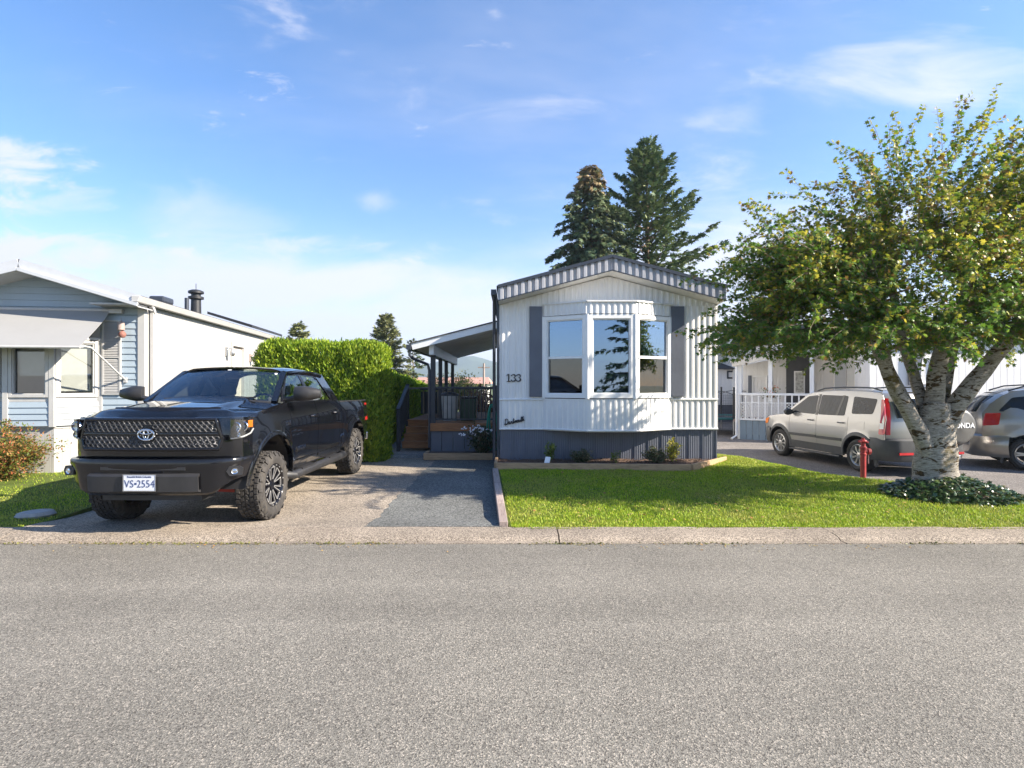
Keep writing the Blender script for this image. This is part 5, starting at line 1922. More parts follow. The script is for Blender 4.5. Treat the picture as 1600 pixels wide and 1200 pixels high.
conifer('spruce_tree', 'tall dark spruce with wide spreading branches behind the roof ridge', (7.85, 32.0, -0.14), 15.9, 5.4, 3.0, M['spruce'], 27, 8, 0.40, 0.02, 0.62, 0.74, 4, 0.32, fill=1.15)
conifer('cedar_tree', 'narrower cedar with dry brown top left of the spruce', (4.35, 30.5, -0.14), 14.2, 4.3, 2.5, M['cedar'], 34, 9, 0.38, 0.65, 0.5, 0.72, 9, 0.25, dry=12.3, fill=1.0)
conifer('fir_tree', 'olive fir standing behind the far end of the hedge', (-8.65, 38.0, -0.14), 6.7, 2.2, 0.6, M['fir_far'], 24, 9, 0.30, 0.25, 0.6, 0.7, 14, 0.14, fill=1.1)
conifer('fir_tree', 'sparse thin fir beside the porch gutter', (-8.1, 45.0, -0.14), 5.6, 1.9, 0.5, M['cedar'], 15, 6, 0.30, 0.15, 0.6, 0.8, 23, 0.10, gap=0.3, fill=0.7)
conifer('fir_tree', 'small olive treetop peeking over the hedge near the left home', (-13.9, 36.0, -0.14), 5.9, 1.9, 0.6, M['fir_far'], 20, 9, 0.3, 0.25, 0.6, 0.75, 31, 0.12)


def bushy(name, label, cat, c, rx, ry, rz_, n, size, mat, tmpl=T_LEAF, stems=14, seed=1, hollow=0.35, stem_mat=None, group=None, up=0.3):
    """leafy shrub or small tree: stems from the base, leaves in clumps through the volume"""
    t = thing(name, label, cat, c, 0, group)
    rg = np.random.default_rng(seed)
    m = MB()
    P, A, N = [], [], []
    per = max(1, n // (stems * 6))
    for i in range(stems):
        th, ph = rg.uniform(0, 2 * np.pi), math.asin(rg.uniform(-0.25, 1))
        d = np.array([math.cos(th) * math.cos(ph), math.sin(th) * math.cos(ph), math.sin(ph)])
        tip = np.array([d[0] * rx, d[1] * ry, rz_ * 0.55 + d[2] * rz_ * 0.5]) * rg.uniform(0.8, 1.05)
        pts = [np.array([0, 0, 0.0]) * (1 - s) ** 2 + 2 * np.array([tip[0] * 0.25, tip[1] * 0.25, tip[2] * 0.55]) * s * (1 - s) + tip * s * s for s in np.linspace(0, 1, 6)]
        m.tube(pts, list(np.linspace(0.012 * rz_ + 0.002, 0.003, 6)), 4, cap=False)
        for _ in range(6):
            s = rg.uniform(hollow, 1)
            k = min(int(s * 5), 4)
            q = pts[k] + (pts[k + 1] - pts[k]) * (s * 5 - k)
            cl = q + rg.normal(size=3) * 0.13 * np.array([rx, ry, rz_ * 0.6])
            for _ in range(per):
                o_ = rg.normal(size=3) * 0.085 * np.array([rx + .05, ry + .05, rz_ * .7])
                p_ = cl + o_
                if p_[2] < 0.01:
                    p_[2] = 0.02 + rg.random() * 0.05
                P.append(p_)
                A.append(o_ / (np.linalg.norm(o_) + 1e-6) + np.array([0, 0, up]) + rg.normal(size=3) * 0.4)
                N.append(np.array([0, -0.2, 1.0]) + rg.normal(size=3) * 0.6)
    m.build('stems', stem_mat or M['twig'], t, fix=False)
    leaves_obj('foliage', P, A, N, rg.uniform(0.7, 1.3, len(P)) * size, tmpl, mat, t)
    return t


M['autumn_bush'] = leafy('autumn_bush', [(0.0, (0.07, 0.11, 0.02)), (0.4, (0.15, 0.18, 0.03)), (0.65, (0.27, 0.16, 0.045)), (0.88, (0.36, 0.11, 0.05)), (1.0, (0.30, 0.24, 0.07))], 0.25)
bushy('azalea_bush', 'rounded green and orange shrub below the left home', 'shrub', (-8.95, 9.55, 0.07), 0.82, 0.62, 0.92, 15000, 0.05, M['autumn_bush'], T_LEAF, 60, 3, 0.3)
M['yellow_tree'] = leafy('yellow_tree', [(0.0, (0.14, 0.16, 0.03)), (0.6, (0.25, 0.24, 0.05)), (1.0, (0.36, 0.31, 0.09))], 0.25)
bushy('autumn_tree', 'yellow-green tree far behind the deck railing', 'tree', (-3.7, 36, -0.14), 2.4, 2.0, 2.5, 7000, 0.16, M['yellow_tree'], T_LEAF, 40, 5)
M['red_shrub'] = leafy('red_shrub', [(0.0, (0.07, 0.02, 0.02)), (0.6, (0.16, 0.035, 0.03)), (1.0, (0.26, 0.08, 0.05))], 0.25)
bushy('red_maple', 'dark red leaved shrub behind the deck balusters', 'shrub', (-1.0, 20.2, 0.05), 0.85, 0.7, 1.55, 3600, 0.07, M['red_shrub'], T_MAPLE, 30, 8)
M['dull_leaf'] = leafy('dull_shrub', [(0.0, (0.03, 0.05, 0.02)), (0.6, (0.06, 0.085, 0.03)), (1.0, (0.11, 0.12, 0.05))], 0.2)
bushy('garden_tree', 'rounded dull green tree beyond the right homes', 'tree', (10.6, 36, -0.14), 2.4, 2.0, 3.6, 6000, 0.2, M['dull_leaf'], T_LEAF, 36, 12)
bushy('garden_tree', 'dull green tree at the far left of the pink roof', 'tree', (-13.0, 46, -0.14), 3.0, 2.0, 2.6, 5000, 0.22, M['dull_leaf'], T_LEAF, 30, 13)

# shrubs in the planting bed
M['bed_dark'] = leafy('bed_dark', [(0.0, (0.03, 0.055, 0.024)), (0.6, (0.075, 0.10, 0.045)), (1.0, (0.20, 0.15, 0.10))], 0.15)
M['bed_green'] = leafy('bed_green', [(0.0, (0.05, 0.09, 0.02)), (0.6, (0.11, 0.17, 0.03)), (1.0, (0.20, 0.24, 0.05))], 0.25)
M['bed_gold'] = leafy('bed_gold', [(0.0, (0.20, 0.22, 0.03)), (0.6, (0.38, 0.36, 0.05)), (1.0, (0.5, 0.42, 0.07))], 0.3)
bushy('bed_shrub', 'upright young green shrub with white tag in the planting bed', 'shrub', (0.74, 10.65, 0.2), 0.10, 0.10, 0.42, 420, 0.05, M['bed_green'], T_LEAF, 8, 41, up=0.8)
bushy('bed_shrub', 'dark rounded shrub under the left bay window in the bed', 'shrub', (1.32, 10.62, 0.2), 0.21, 0.19, 0.27, 1500, 0.034, M['bed_dark'], T_OVAL, 26, 42)
bushy('bed_shrub', 'tiny thin yellow-green seedling in the middle of the bed', 'shrub', (1.98, 10.6, 0.2), 0.10, 0.10, 0.27, 170, 0.045, M['bed_green'], T_LEAF, 6, 43, up=0.6)
bushy('bed_shrub', 'grey-green rounded shrub beside the golden plant in the bed', 'shrub', (2.75, 10.58, 0.2), 0.23, 0.2, 0.30, 1600, 0.036, leafy('bed_grey', [(0.0, (0.06, 0.08, 0.03)), (0.6, (0.12, 0.14, 0.06)), (1.0, (0.22, 0.15, 0.10))], 0.2), T_OVAL, 26, 44)
bushy('bed_shrub', 'golden yellow upright shrub at the right of the bed', 'shrub', (3.12, 10.72, 0.2), 0.15, 0.13, 0.40, 620, 0.05, M['bed_gold'], T_LEAF, 14, 45, up=0.9)
pt_ = MB()
pt_.hexa([(-0.055, 0.0, 0.0), (0.045, 0.0, -0.01), (0.045, 0.004, -0.01), (-0.055, 0.004, 0.0)], [(-0.02, 0.05, 0.13), (0.075, 0.05, 0.12), (0.075, 0.054, 0.12), (-0.02, 0.054, 0.13)])
tg_ = pt_.build('plant_tag', M['white_trim'], None, (0.66, 10.42, 0.22))
tag(tg_, 'white plant tag leaning beside the young green shrub', 'plant tag')

# planter by the deck: dark shrub with white flowers
sh_ = bushy('flower_shrub', 'dark leafy shrub with white flowers in front of the deck skirting', 'shrub', (-0.72, 12.72, 0.14), 0.36, 0.26, 0.62, 1500, 0.06, M['bed_dark'], T_OVAL, 24, 51)
n = 34
rg = np.random.default_rng(4)
P = np.stack([rg.normal(size=n) * 0.2 - 0.05, rg.normal(size=n) * 0.1 - 0.12, rg.uniform(0.42, 0.66, n)], 1)
leaves_obj('flowers', np.repeat(P, 4, 0), rg.normal(size=(n * 4, 3)), np.array([0, -1.0, 0.4]) + rg.normal(size=(n * 4, 3)) * 0.3, np.full(n * 4, 0.042), T_OVAL, plain('white_petal', (0.8, 0.78, 0.8), 0.6), sh_, kind=None)
n = 160
P = np.stack([rg.normal(size=n) * 0.14, rg.normal(size=n) * 0.1, rg.uniform(-0.12, 0.2, n)], 1)
leaves_obj('foliage', P, rg.normal(size=(n, 3)), rg.normal(size=(n, 3)) + np.array([0, -.5, 1]), rg.uniform(0.04, 0.07, n), T_LEAF, M['bed_green'], bk)
P = np.stack([rg.normal(size=40) * 0.12, rg.normal(size=40) * 0.1, rg.uniform(0.05, 0.24, 40)], 1)
leaves_obj('flowers', P, rg.normal(size=(40, 3)), rg.normal(size=(40, 3)) + np.array([0, -1, .5]), np.full(40, 0.05), T_OVAL, plain('orange_petal', (0.7, 0.2, 0.08), 0.6), bk)
m = MB()
m.lathe([(0.02, -0.16), (0.10, -0.12), (0.13, 0.0), (0.11, 0.0), (0.09, -0.1), (0.0, -0.12)], 14, smooth=False)
for a in (0, 2.1, 4.2):
    m.tube([(0.12 * math.cos(a), 0.12 * math.sin(a), 0), (0, 0, 0.7)], 0.004, 4)
m.build('basket', M['wood_brown'], bk)

# ------------------------------------------------------------------ distant mountains
def mridge(px):
    xs = [-2500, -600, 0, 250, 420, 560, 640, 690, 735, 775, 860, 960, 1060, 1130, 1180, 1225, 1300, 1420, 1600, 2200, 4200]
    yy = [575, 585, 590, 588, 583, 585, 578, 565, 556, 563, 570, 562, 566, 556, 545, 541, 551, 563, 572, 580, 585]
    return np.interp(px, xs, yy)


P = []
XS = np.linspace(-4500, 4500, 300)
for k, t in enumerate((0.0, 0.25, 0.5, 0.75, 1.0, 1.3)):
    row = []
    for x in XS:
        h = (600 - mridge(800 + x / 2.0930)) * 2.093
        h *= 1 + 0.05 * math.sin(x * 0.021) + 0.04 * math.sin(x * 0.047 + 1)
        prof = (0, 0.45, 0.72, 0.9, 1.0, 0.7)[k]
        row.append((x + 12 * math.sin(k * 2.1 + x * 0.01), 1500 + 300 * t, h * prof + 10 * math.sin(x * 0.03 + k * 2.3) * (0 < k < 4) - (0.2 if k == 0 else 0)))
    P.append(row)
mt = NT('forested_slope')
mt.color(mt.ramp(mt.noise(0.012, 8, 0.65), [(0.3, (0.03, 0.05, 0.03)), (0.6, (0.06, 0.085, 0.045)), (0.8, (0.10, 0.11, 0.07))]))
mt.set(Roughness=0.95, Specular_IOR_Level=0.0)
tag(MB().grid(P).build('mountains', mt.mat), kind='structure')

# ------------------------------------------------------------------ vehicles (front of every vehicle is at -y in its own frame)
M['truck_paint'] = m_paint('black_paint', (0.004, 0.0045, 0.0065), 0.08, 0.0, 1.0, 0.008)
M['black_plastic'] = plain('black_plastic', (0.022, 0.022, 0.024), 0.5, var=0.15, dirt=0.1)
M['trim_black'] = plain('gloss_black', (0.008, 0.008, 0.010), 0.14, var=0.1)
M['rubber'] = plain('tyre_rubber', (0.035, 0.032, 0.030), 0.85, var=0.25, scale=14, bump=0.3, dirt=0.5)
M['rubber_clean'] = plain('tyre_sidewall', (0.025, 0.024, 0.024), 0.8, var=0.2, dirt=0.3)
M['chrome'] = plain('chrome', (0.72, 0.73, 0.75), 0.12, metal=1.0, var=0.04)
M['machined'] = plain('machined_alloy', (0.50, 0.49, 0.48), 0.36, metal=0.7, var=0.08)
M['gunmetal'] = plain('gunmetal_mesh', (0.46, 0.46, 0.47), 0.30, metal=0.9, var=0.1)
M['alloy'] = plain('silver_alloy', (0.52, 0.51, 0.49), 0.32, metal=0.75, var=0.06)
M['car_glass'] = glass_mat('car_glass', (0.76, 0.83, 0.80), 0.10)
M['lens'] = glass_mat('lamp_lens', (0.85, 0.87, 0.88), 0.10)
M['amber'] = plain('amber_lens', (0.75, 0.20, 0.02), 0.2, var=0.1)
M['red_lens'] = plain('red_lens', (0.45, 0.015, 0.02), 0.15, var=0.15, coat=0.6)
M['clear_lens'] = plain('white_lens', (0.70, 0.70, 0.70), 0.15, var=0.15, coat=0.6)
M['plate_white'] = plain('plate_white', (0.74, 0.75, 0.78), 0.4, var=0.04)
M['plate_blue'] = plain('plate_blue', (0.03, 0.05, 0.16), 0.5)
M['seat'] = plain('grey_seat', (0.16, 0.16, 0.16), 0.8)
M['dark_glass'] = plain('tinted_glass', (0.008, 0.012, 0.018), 0.02, var=0.1, spec=0.28)
M['suv_paint'] = m_paint('champagne_silver', (0.33, 0.325, 0.315), 0.32, 0.55, 0.8, 0.06)
M['van_paint'] = m_paint('warm_grey_metallic', (0.30, 0.28, 0.25), 0.28, 0.6, 0.9, 0.06)
M['clad'] = plain('grey_cladding', (0.045, 0.047, 0.05), 0.55, var=0.15, dirt=0.15)
M['red_metal'] = plain('red_suspension', (0.35, 0.03, 0.02), 0.5)


def lerp_tab(tab):
    xs, ys = [t[0] for t in tab], [t[1] for t in tab]

    def f(v):
        v = float(v)
        # smooth interpolation between the listed values
        i = max(0, min(len(xs) - 2, int(np.searchsorted(xs, v)) - 1))
        t = min(1, max(0, (v - xs[i]) / (xs[i + 1] - xs[i])))
        m0 = (ys[i + 1] - ys[i - 1]) / (xs[i + 1] - xs[i - 1]) if i > 0 else (ys[i + 1] - ys[i]) / (xs[i + 1] - xs[i])
        m1 = (ys[i + 2] - ys[i]) / (xs[i + 2] - xs[i]) if i + 2 < len(xs) else (ys[i + 1] - ys[i]) / (xs[i + 1] - xs[i])
        h = xs[i + 1] - xs[i]
        return (2 * t ** 3 - 3 * t * t + 1) * ys[i] + (t ** 3 - 2 * t * t + t) * h * m0 + (-2 * t ** 3 + 3 * t * t) * ys[i + 1] + (t ** 3 - t * t) * h * m1
    return f


def arch_cols(y0, y1, arch, n=10):
    if not arch or arch[0] + arch[2] < y0 or arch[0] - arch[2] > y1:
        return list(np.linspace(y0, y1, n))
    yc, zc, r = arch
    ys = set()
    if yc - r > y0:
        ys |= set(np.linspace(y0, yc - r - 1e-3, 4))
    if yc + r < y1:
        ys |= set(np.linspace(yc + r + 1e-3, y1, 4))
    for a in np.linspace(0, math.pi, 23):
        y = yc - r * math.cos(a)
        if y0 - 1e-6 <= y <= y1 + 1e-6:
            ys.add(y)
    ys.add(y0)
    ys.add(y1)
    return sorted(ys)


def side_panel(mb, sg, y0, y1, lo, up, W, arch=None, rows=10, thick=0.022, n=10):
    P = []
    for y in arch_cols(y0, y1, arch, n):
        zl = lo(y) if callable(lo) else lo
        if arch and abs(y - arch[0]) <= arch[2] + 1e-6:
            zl = max(zl, arch[1] + math.sqrt(max(0, arch[2] ** 2 - (y - arch[0]) ** 2)))
        zu = up(y) if callable(up) else up
        zl = min(zl, zu - 0.01)
        P.append([(sg * W(y, zl + (zu - zl) * j / rows), y, zl + (zu - zl) * j / rows) for j in range(rows + 1)])
    mb.grid(P, thick=thick * sg)
    return mb


def overlay(mb, sg, poly, W, off=0.004, depth=0.012, mi=0):
    k = len(poly)
    vo = [(sg * (W(y, z) + off), y, z) for y, z in poly]
    vi = [(sg * (W(y, z) + off - depth), y, z) for y, z in poly]
    mb.add(vo + vi, [tuple(range(k))] + [(i, (i + 1) % k, (i + 1) % k + k, i + k) for i in range(k)], mi)
    return mb


def arch_lip(mb, sg, arch, W, wd=0.05, out=0.012, a0=0.0, a1=math.pi):
    yc, zc, r = arch
    P = []
    for a in np.linspace(a0, a1, 25):
        row = []
        for k, (dr_, o) in enumerate(((-0.004, -0.02), (-0.004, out), (wd * 0.6, out), (wd, 0.001))):
            y, z = yc - (r + dr_) * math.cos(a), zc + (r + dr_) * math.sin(a)
            row.append((sg * (W(y, z) + o), y, z))
        P.append(row)
    mb.grid(P)
    return mb


def wheelhouse(mb, sg, arch, x0, x1):
    yc, zc, r = arch
    P = []
    for a in np.linspace(-0.02, math.pi + 0.02, 20):
        y, z = yc - (r + 0.02) * math.cos(a), zc + (r + 0.02) * math.sin(a)
        P.append([(sg * x0, y, z), (sg * x1, y, z)])
    mb.grid(P)
    mb.add([(sg * x0, yc - (r + .02) * math.cos(a), zc + (r + .02) * math.sin(a)) for a in np.linspace(-0.02, math.pi + 0.02, 20)], [tuple(range(20))])


def wheel(parent, loc, sg, r, w, rim_r, style):
    e = bpy.data.objects.new('wheel', None)
    e.empty_display_size = 0.1
    COL.objects.link(e)
    e.parent = parent
    e.location = loc
    t = MB()
    rt = r - (0.014 if style == 'offroad' else 0.0)
    hw = w / 2
    prof = [(rim_r, hw - 0.03), (rim_r + 0.012, hw - 0.004), (rim_r + 0.03, hw + 0.004), ((rt + rim_r) / 2, hw + 0.012), (rt - 0.045, hw + 0.004), (rt - 0.018, hw - 0.012), (rt - 0.004, hw - 0.035), (rt, hw - 0.06)]
    prof = prof + [(a, -b) for a, b in prof[::-1]]
    t.lathe(prof, 56, axis='X')
    if style == 'offroad':
        n = 40
        for k in range(n):
            a = 2 * math.pi * k / n
            ca, sa = math.cos(a), math.sin(a)
            rows = [(-hw + 0.045, 0.042, 0.0, 0.030, 0.16), (-0.055, 0.034, 0.5, 0.026, -0.35), (0.0, 0.030, 0.05, 0.024, 0.4), (0.055, 0.034, 0.55, 0.026, -0.35), (hw - 0.045, 0.042, 0.1, 0.030, 0.16)]
            for xc, hx, ph, hl, sk in rows:
                aa = a + ph * 2 * math.pi / n
                er, et = Vector((0, math.cos(aa), math.sin(aa))), Vector((0, -math.sin(aa), math.cos(aa)))
                pts = []
                for rr, sc in ((rt - 0.008, 1.0), (r, 0.86)):
                    for sx, st in ((-1, -1), (1, -1), (1, 1), (-1, 1)):
                        pts.append(Vector((xc + sx * hx * 0.5 * sc * 1.1, 0, 0)) + er * rr + et * (st * hl * sc * 0.92 + sk * sx * 0.02))
                t.hexa(pts[:4], pts[4:])
            # shoulder lugs running down the sidewall
            if k % 2 == 0:
                er, et = Vector((0, ca, sa)), Vector((0, -sa, ca))
                for s2 in (-1, 1):
                    p = er * (r - 0.012) + Vector((s2 * (hw - 0.012), 0, 0))
                    q = er * (r - 0.062) + Vector((s2 * (hw + 0.010), 0, 0))
                    t.bar(p, q, 0.030, 0.016, up=(s2, 0, 0))
    t.build('tyre', M['rubber'] if style == 'offroad' else M['rubber_clean'], e)
    m = MB()
    f = sg
    depth = 0.05 if style == 'offroad' else 0.03
    m.lathe([(rim_r + 0.008, f * (hw - 0.012)), (rim_r - 0.004, f * (hw - 0.004)), (rim_r - 0.018, f * (hw - 0.018)), (rim_r - 0.03, f * (hw - depth - 0.03)), (rim_r - 0.05, -f * (hw - 0.03)), (rim_r + 0.006, -f * (hw - 0.012))], 48, axis='X', mi=0)
    m.lathe([(0.0, f * (hw - depth - 0.10)), (rim_r * 0.72, f * (hw - depth - 0.10)), (rim_r * 0.72, f * (hw - depth - 0.13)), (0, f * (hw - depth - 0.13))], 32, axis='X', mi=2, smooth=False)

    def pt(rr, a, x):
        return Vector((f * x, rr * math.cos(a), rr * math.sin(a)))
    xo = hw - depth
    if style == 'offroad':
        for k in range(8):
            a = 2 * math.pi * k / 8
            for s2 in (-1, 1):
                p, q = pt(0.05, a + s2 * 0.25, xo - 0.012), pt(rim_r - 0.022, a + s2 * 0.20, xo + 0.006)
                m.bar(p, q, 0.034, 0.03, 0, up=(f, 0, 0))
                p2, q2 = pt(0.075, a + s2 * 0.32, xo + 0.004), pt(rim_r - 0.026, a + s2 * 0.255, xo + 0.022)
                m.bar(p2, q2, 0.012, 0.010, 1, up=(f, 0, 0))
            m.bar(pt(rim_r - 0.03, a - 0.2, xo + 0.02), pt(rim_r - 0.03, a + 0.2, xo + 0.02), 0.016, 0.012, 1, up=(f, 0, 0))
        for k in range(16):
            a = 2 * math.pi * (k + 0.5) / 16
            c = pt(rim_r - 0.010, a, hw - 0.010)
            m.lathe([(0, f * 0.012), (0.010, f * 0.010), (0.011, 0)], 6, tuple(c), 'X', 1, smooth=False)
        m.lathe([(0, f * (xo + 0.02)), (0.045, f * (xo + 0.018)), (0.055, f * (xo - 0.0)), (0.06, f * (xo - 0.05))], 16, axis='X', mi=0)
        mats = [M['trim_black'], M['machined'], M['black_plastic']]
    else:
        nsp = 9 if style == 'nine' else 5
        for k in range(nsp):
            a = 2 * math.pi * k / nsp
            if style == 'nine':
                vs = []
                for rr, hw_, x in ((0.05, 0.20, xo + 0.005), (rim_r - 0.022, 0.115, xo + 0.0)):
                    vs += [pt(rr, a - hw_, x), pt(rr, a + hw_, x), pt(rr, a + hw_, x - 0.03), pt(rr, a - hw_, x - 0.03)]
                m.hexa(vs[:4], vs[4:], 0)
            else:
                for s2 in (-1, 1):
                    m.bar(pt(0.04, a + s2 * 0.22, xo - 0.004), pt(rim_r - 0.018, a + s2 * 0.125, xo + 0.003), 0.032, 0.03, 0, up=(f, 0, 0))
        m.lathe([(0, f * (xo + 0.012)), (0.03, f * (xo + 0.012)), (0.055, f * (xo + 0.004)), (0.06, f * (xo - 0.03))], 20, axis='X', mi=0)
        mats = [M['alloy'], M['machined'], M['black_plastic']]
    m.build('rim', mats, e)
    return e


# ------------------------------------------------------------------ the black pickup
truck = thing('pickup_truck', 'black lifted crew-cab pickup parked facing the road on the driveway', 'pickup truck', (-4.05, 8.84, 0.012), R(-0.6))
truck.scale = (1.025, 1.0, 1.0)
TW_ = lerp_tab([(-2.75, 0.90), (-2.45, 0.955), (-2.2, 0.985), (-1.8, 1.0), (0, 0.995), (1.2, 0.995), (2.3, 0.985), (2.8, 0.955)])
TZ_ = lerp_tab([(0.3, 0.95), (0.53, 0.968), (0.72, 0.988), (0.95, 1.0), (1.15, 0.999), (1.24, 0.99), (1.36, 0.962), (1.5, 0.915)])
FA = (-1.80, 0.50, 0.575)
RA = (1.80, 0.47, 0.545)


def TW(y, z):
    b = TW_(y) * TZ_(z)
    for a in (FA, RA):
        d = math.hypot(y - a[0], z - a[1])
        b += 0.032 * math.exp(-((d - a[2]) / 0.10) ** 2) * (1 if z > 0.5 else 0)
    return b


TU = lerp_tab([(-2.6, 1.27), (-2.4, 1.325), (-1.9, 1.405), (-1.22, 1.465), (0.82, 1.43), (0.97, 1.40), (2.7, 1.375)])
tp_ = M['truck_paint']
for sg in (-1, 1):
    m = MB()
    side_panel(m, sg, -2.32, -1.225, lambda y: 0.88 if y < -1.8 else 0.52, TU, TW, FA, 12)
    arch_lip(m, sg, FA, TW, 0.05, 0.010, 0.05, math.pi - 0.02)
    m.build('fender', tp_, truck)
    for (y0, y1) in ((-1.215, -0.215), (-0.205, 0.82)):
        d = MB()
        side_panel(d, sg, y0, y1, 0.53, TU, TW, None, 14, n=8)
        do = d.build('door', tp_, truck)
        h = MB()
        yh = y1 - 0.21
        zz = 1.235
        xx = TW(yh, zz)
        h.box(sg * xx - 0.012, sg * xx + 0.012, yh - 0.10, yh + 0.10, zz - 0.035, zz + 0.03) if False else None
        h.tube([(sg * (xx + 0.006), yh - 0.10, zz), (sg * (xx + 0.034), yh - 0.08, zz), (sg * (xx + 0.036), yh + 0.08, zz - .004), (sg * (xx + 0.006), yh + 0.10, zz - .004)], 0.017, 8)
        h.build('door_handle', M['trim_black'], do)
        mo = MB()
        overlay(mo, sg, [(y0 + 0.03, 0.60), (y1 - 0.03, 0.60), (y1 - 0.03, 0.645), (y0 + 0.03, 0.645)], TW, 0.010, 0.02)
        mo.build('door_moulding', tp_, do)
    m = MB()
    side_panel(m, sg, 0.83, 0.945, 0.55, TU, TW, None, 12, n=3)
    m.build('cab_corner', tp_, truck)
    m = MB()
    side_panel(m, sg, 0.965, 2.70, lambda y: 0.58, TU, TW, RA, 12, thick=0.07)
    arch_lip(m, sg, RA, TW, 0.05, 0.010, 0.05, math.pi - 0.05)
    b_ = m.build('bed_side', tp_, truck)
    m = MB()
    m.hexa([(sg * 0.955, 0.965, 1.395), (sg * 0.90, 0.965, 1.395), (sg * 0.90, 2.72, 1.37), (sg * 0.94, 2.72, 1.37)], [(sg * 0.955, 0.965, 1.418), (sg * 0.89, 0.965, 1.418), (sg * 0.89, 2.72, 1.392), (sg * 0.94, 2.72, 1.392)])
    m.build('bed_rail_cap', M['black_plastic'], b_, bevel=0.008)
    m = MB()
    overlay(m, sg, [(2.50, 0.98), (2.715, 0.98), (2.715, 1.33), (2.55, 1.33)], TW, 0.006, 0.05)
    m.build('tail_light', M['red_lens'], truck)
    # running board
    m = MB()
    m.tube([(sg * 0.90, -1.28, 0.47), (sg * 1.0, -1.18, 0.455), (sg * 1.0, 1.02, 0.455), (sg * 0.90, 1.14, 0.47)], [0.055, 0.062, 0.062, 0.055], 10)
    for yy in (-0.7, 0.45):
        m.box(min(sg * 0.93, sg * 1.045), max(sg * 0.93, sg * 1.045), yy - 0.26, yy + 0.26, 0.505, 0.524)
    for yy in (-0.9, 0.0, 0.85):
        m.bar((sg * 0.55, yy, 0.58), (sg * 0.97, yy, 0.45), 0.05, 0.03)
    m.build('running_board', M['black_plastic'], truck)

# front end: plan curve of the nose
NOSE = [(0, -2.655), (0.3, -2.650), (0.55, -2.632), (0.74, -2.598), (0.86, -2.545), (0.935, -2.47), (0.968, -2.39), (0.985, -2.325)]


def nose(u, off=0.0):
    """u in -1..1 along the nose curve"""
    s = abs(u) * (len(NOSE) - 1)
    i = min(int(s), len(NOSE) - 2)
    t = s - i
    a, b_ = Vector(NOSE[i]), Vector(NOSE[i + 1])
    p = a.lerp(b_, t)
    d = (Vector(NOSE[min(i + 2, len(NOSE) - 1)]) - Vector(NOSE[max(i - 1, 0)])).normalized()
    n = Vector((-d.y, d.x)) * -1
    if n.y > 0.2:
        n = -n
    p = p + n * off
    return (math.copysign(p.x, u) if u else p.x, p.y)


def fascia_top(u):
    return 1.335 - 0.0 * abs(u) - 0.02 * max(0, abs(u) - 0.75)


m = MB()
P = []
for u in np.linspace(-1, 1, 57):
    x, y = nose(u)
    row = []
    for t in np.linspace(0, 1, 9):
        z = 0.865 + (fascia_top(u) - 0.865) * t
        row.append((x * (1 - 0.02 * max(0, t - .7)), y + 0.045 * max(0, t - 0.55) ** 1.2 * 2 + 0.03 * max(0, 0.25 - t) * 4 * 0.3, z))
    P.append(row)
m.grid(P, thick=0.02)
m.build('front_fascia', tp_, truck)
hp = MB()
P = []
for t in np.linspace(0, 1, 26):
    row = []
    for u in np.linspace(-1, 1, 45):
        x0, y0 = nose(u)
        y0 += 0.085
        y = y0 + (-1.40 + 0.10 * u * u * 0 - y0) * t
        e = TU(y)
        wmax = TW(y, e) + 0.001
        if t < 0.25:
            xx = x0 * (1 - t * 4) + u * wmax * (t * 4) if abs(u) < 1 else math.copysign(wmax if t > .1 else abs(x0), u)
        else:
            xx = u * wmax
        cr_ = 0.075 * (1 - abs(u) ** 2.2)
        bulge = 0.030 * float(sstep(np.array(0.66 - abs(u)), 0.0, 0.12))
        lead = float(sstep(np.array(t), 0.0, 0.10))
        z = (fascia_top(u) - 0.006) * (1 - lead) + (e + (cr_ + bulge) * (0.35 + 0.65 * lead)) * lead
        row.append((xx, y, z))
    P.append(row)
hp.grid(P, thick=-0.02)
hood_o = hp.build('hood', tp_, truck)
# scoop slot across the hood
sc_ = MB()
P = []
for u in np.linspace(-0.60, 0.60, 21):
    x, y = nose(u)
    x *= 1.12 if abs(x) < 0.7 else 1
    P.append([(u * 1.02, y + 0.19 - 0.005, 1.392 + 0.012 * (1 - u * u)), (u * 1.02, y + 0.215, 1.436 + 0.012 * (1 - u * u))])
sc_.grid(P, thick=0.03)
sc_.build('hood_scoop', M['trim_black'], hood_o)

# grille
gr = MB()
GT, GB_, GZ1, GZ0 = 0.715, 0.775, 1.318, 0.985
outer = [(-GT, GZ1), (GT, GZ1), (GB_, 1.10), (GB_ - 0.03, GZ0), (-GB_ + 0.03, GZ0), (-GB_, 1.10)]


def ny(x, off=0.0):
    ax_ = abs(x)
    xs = [p[0] for p in NOSE]
    return float(np.interp(ax_, xs, [p[1] for p in NOSE])) - off


def half_at(z):
    return float(np.interp(z, [GZ0, 1.10, GZ1], [GB_ - 0.03, GB_, GT]))


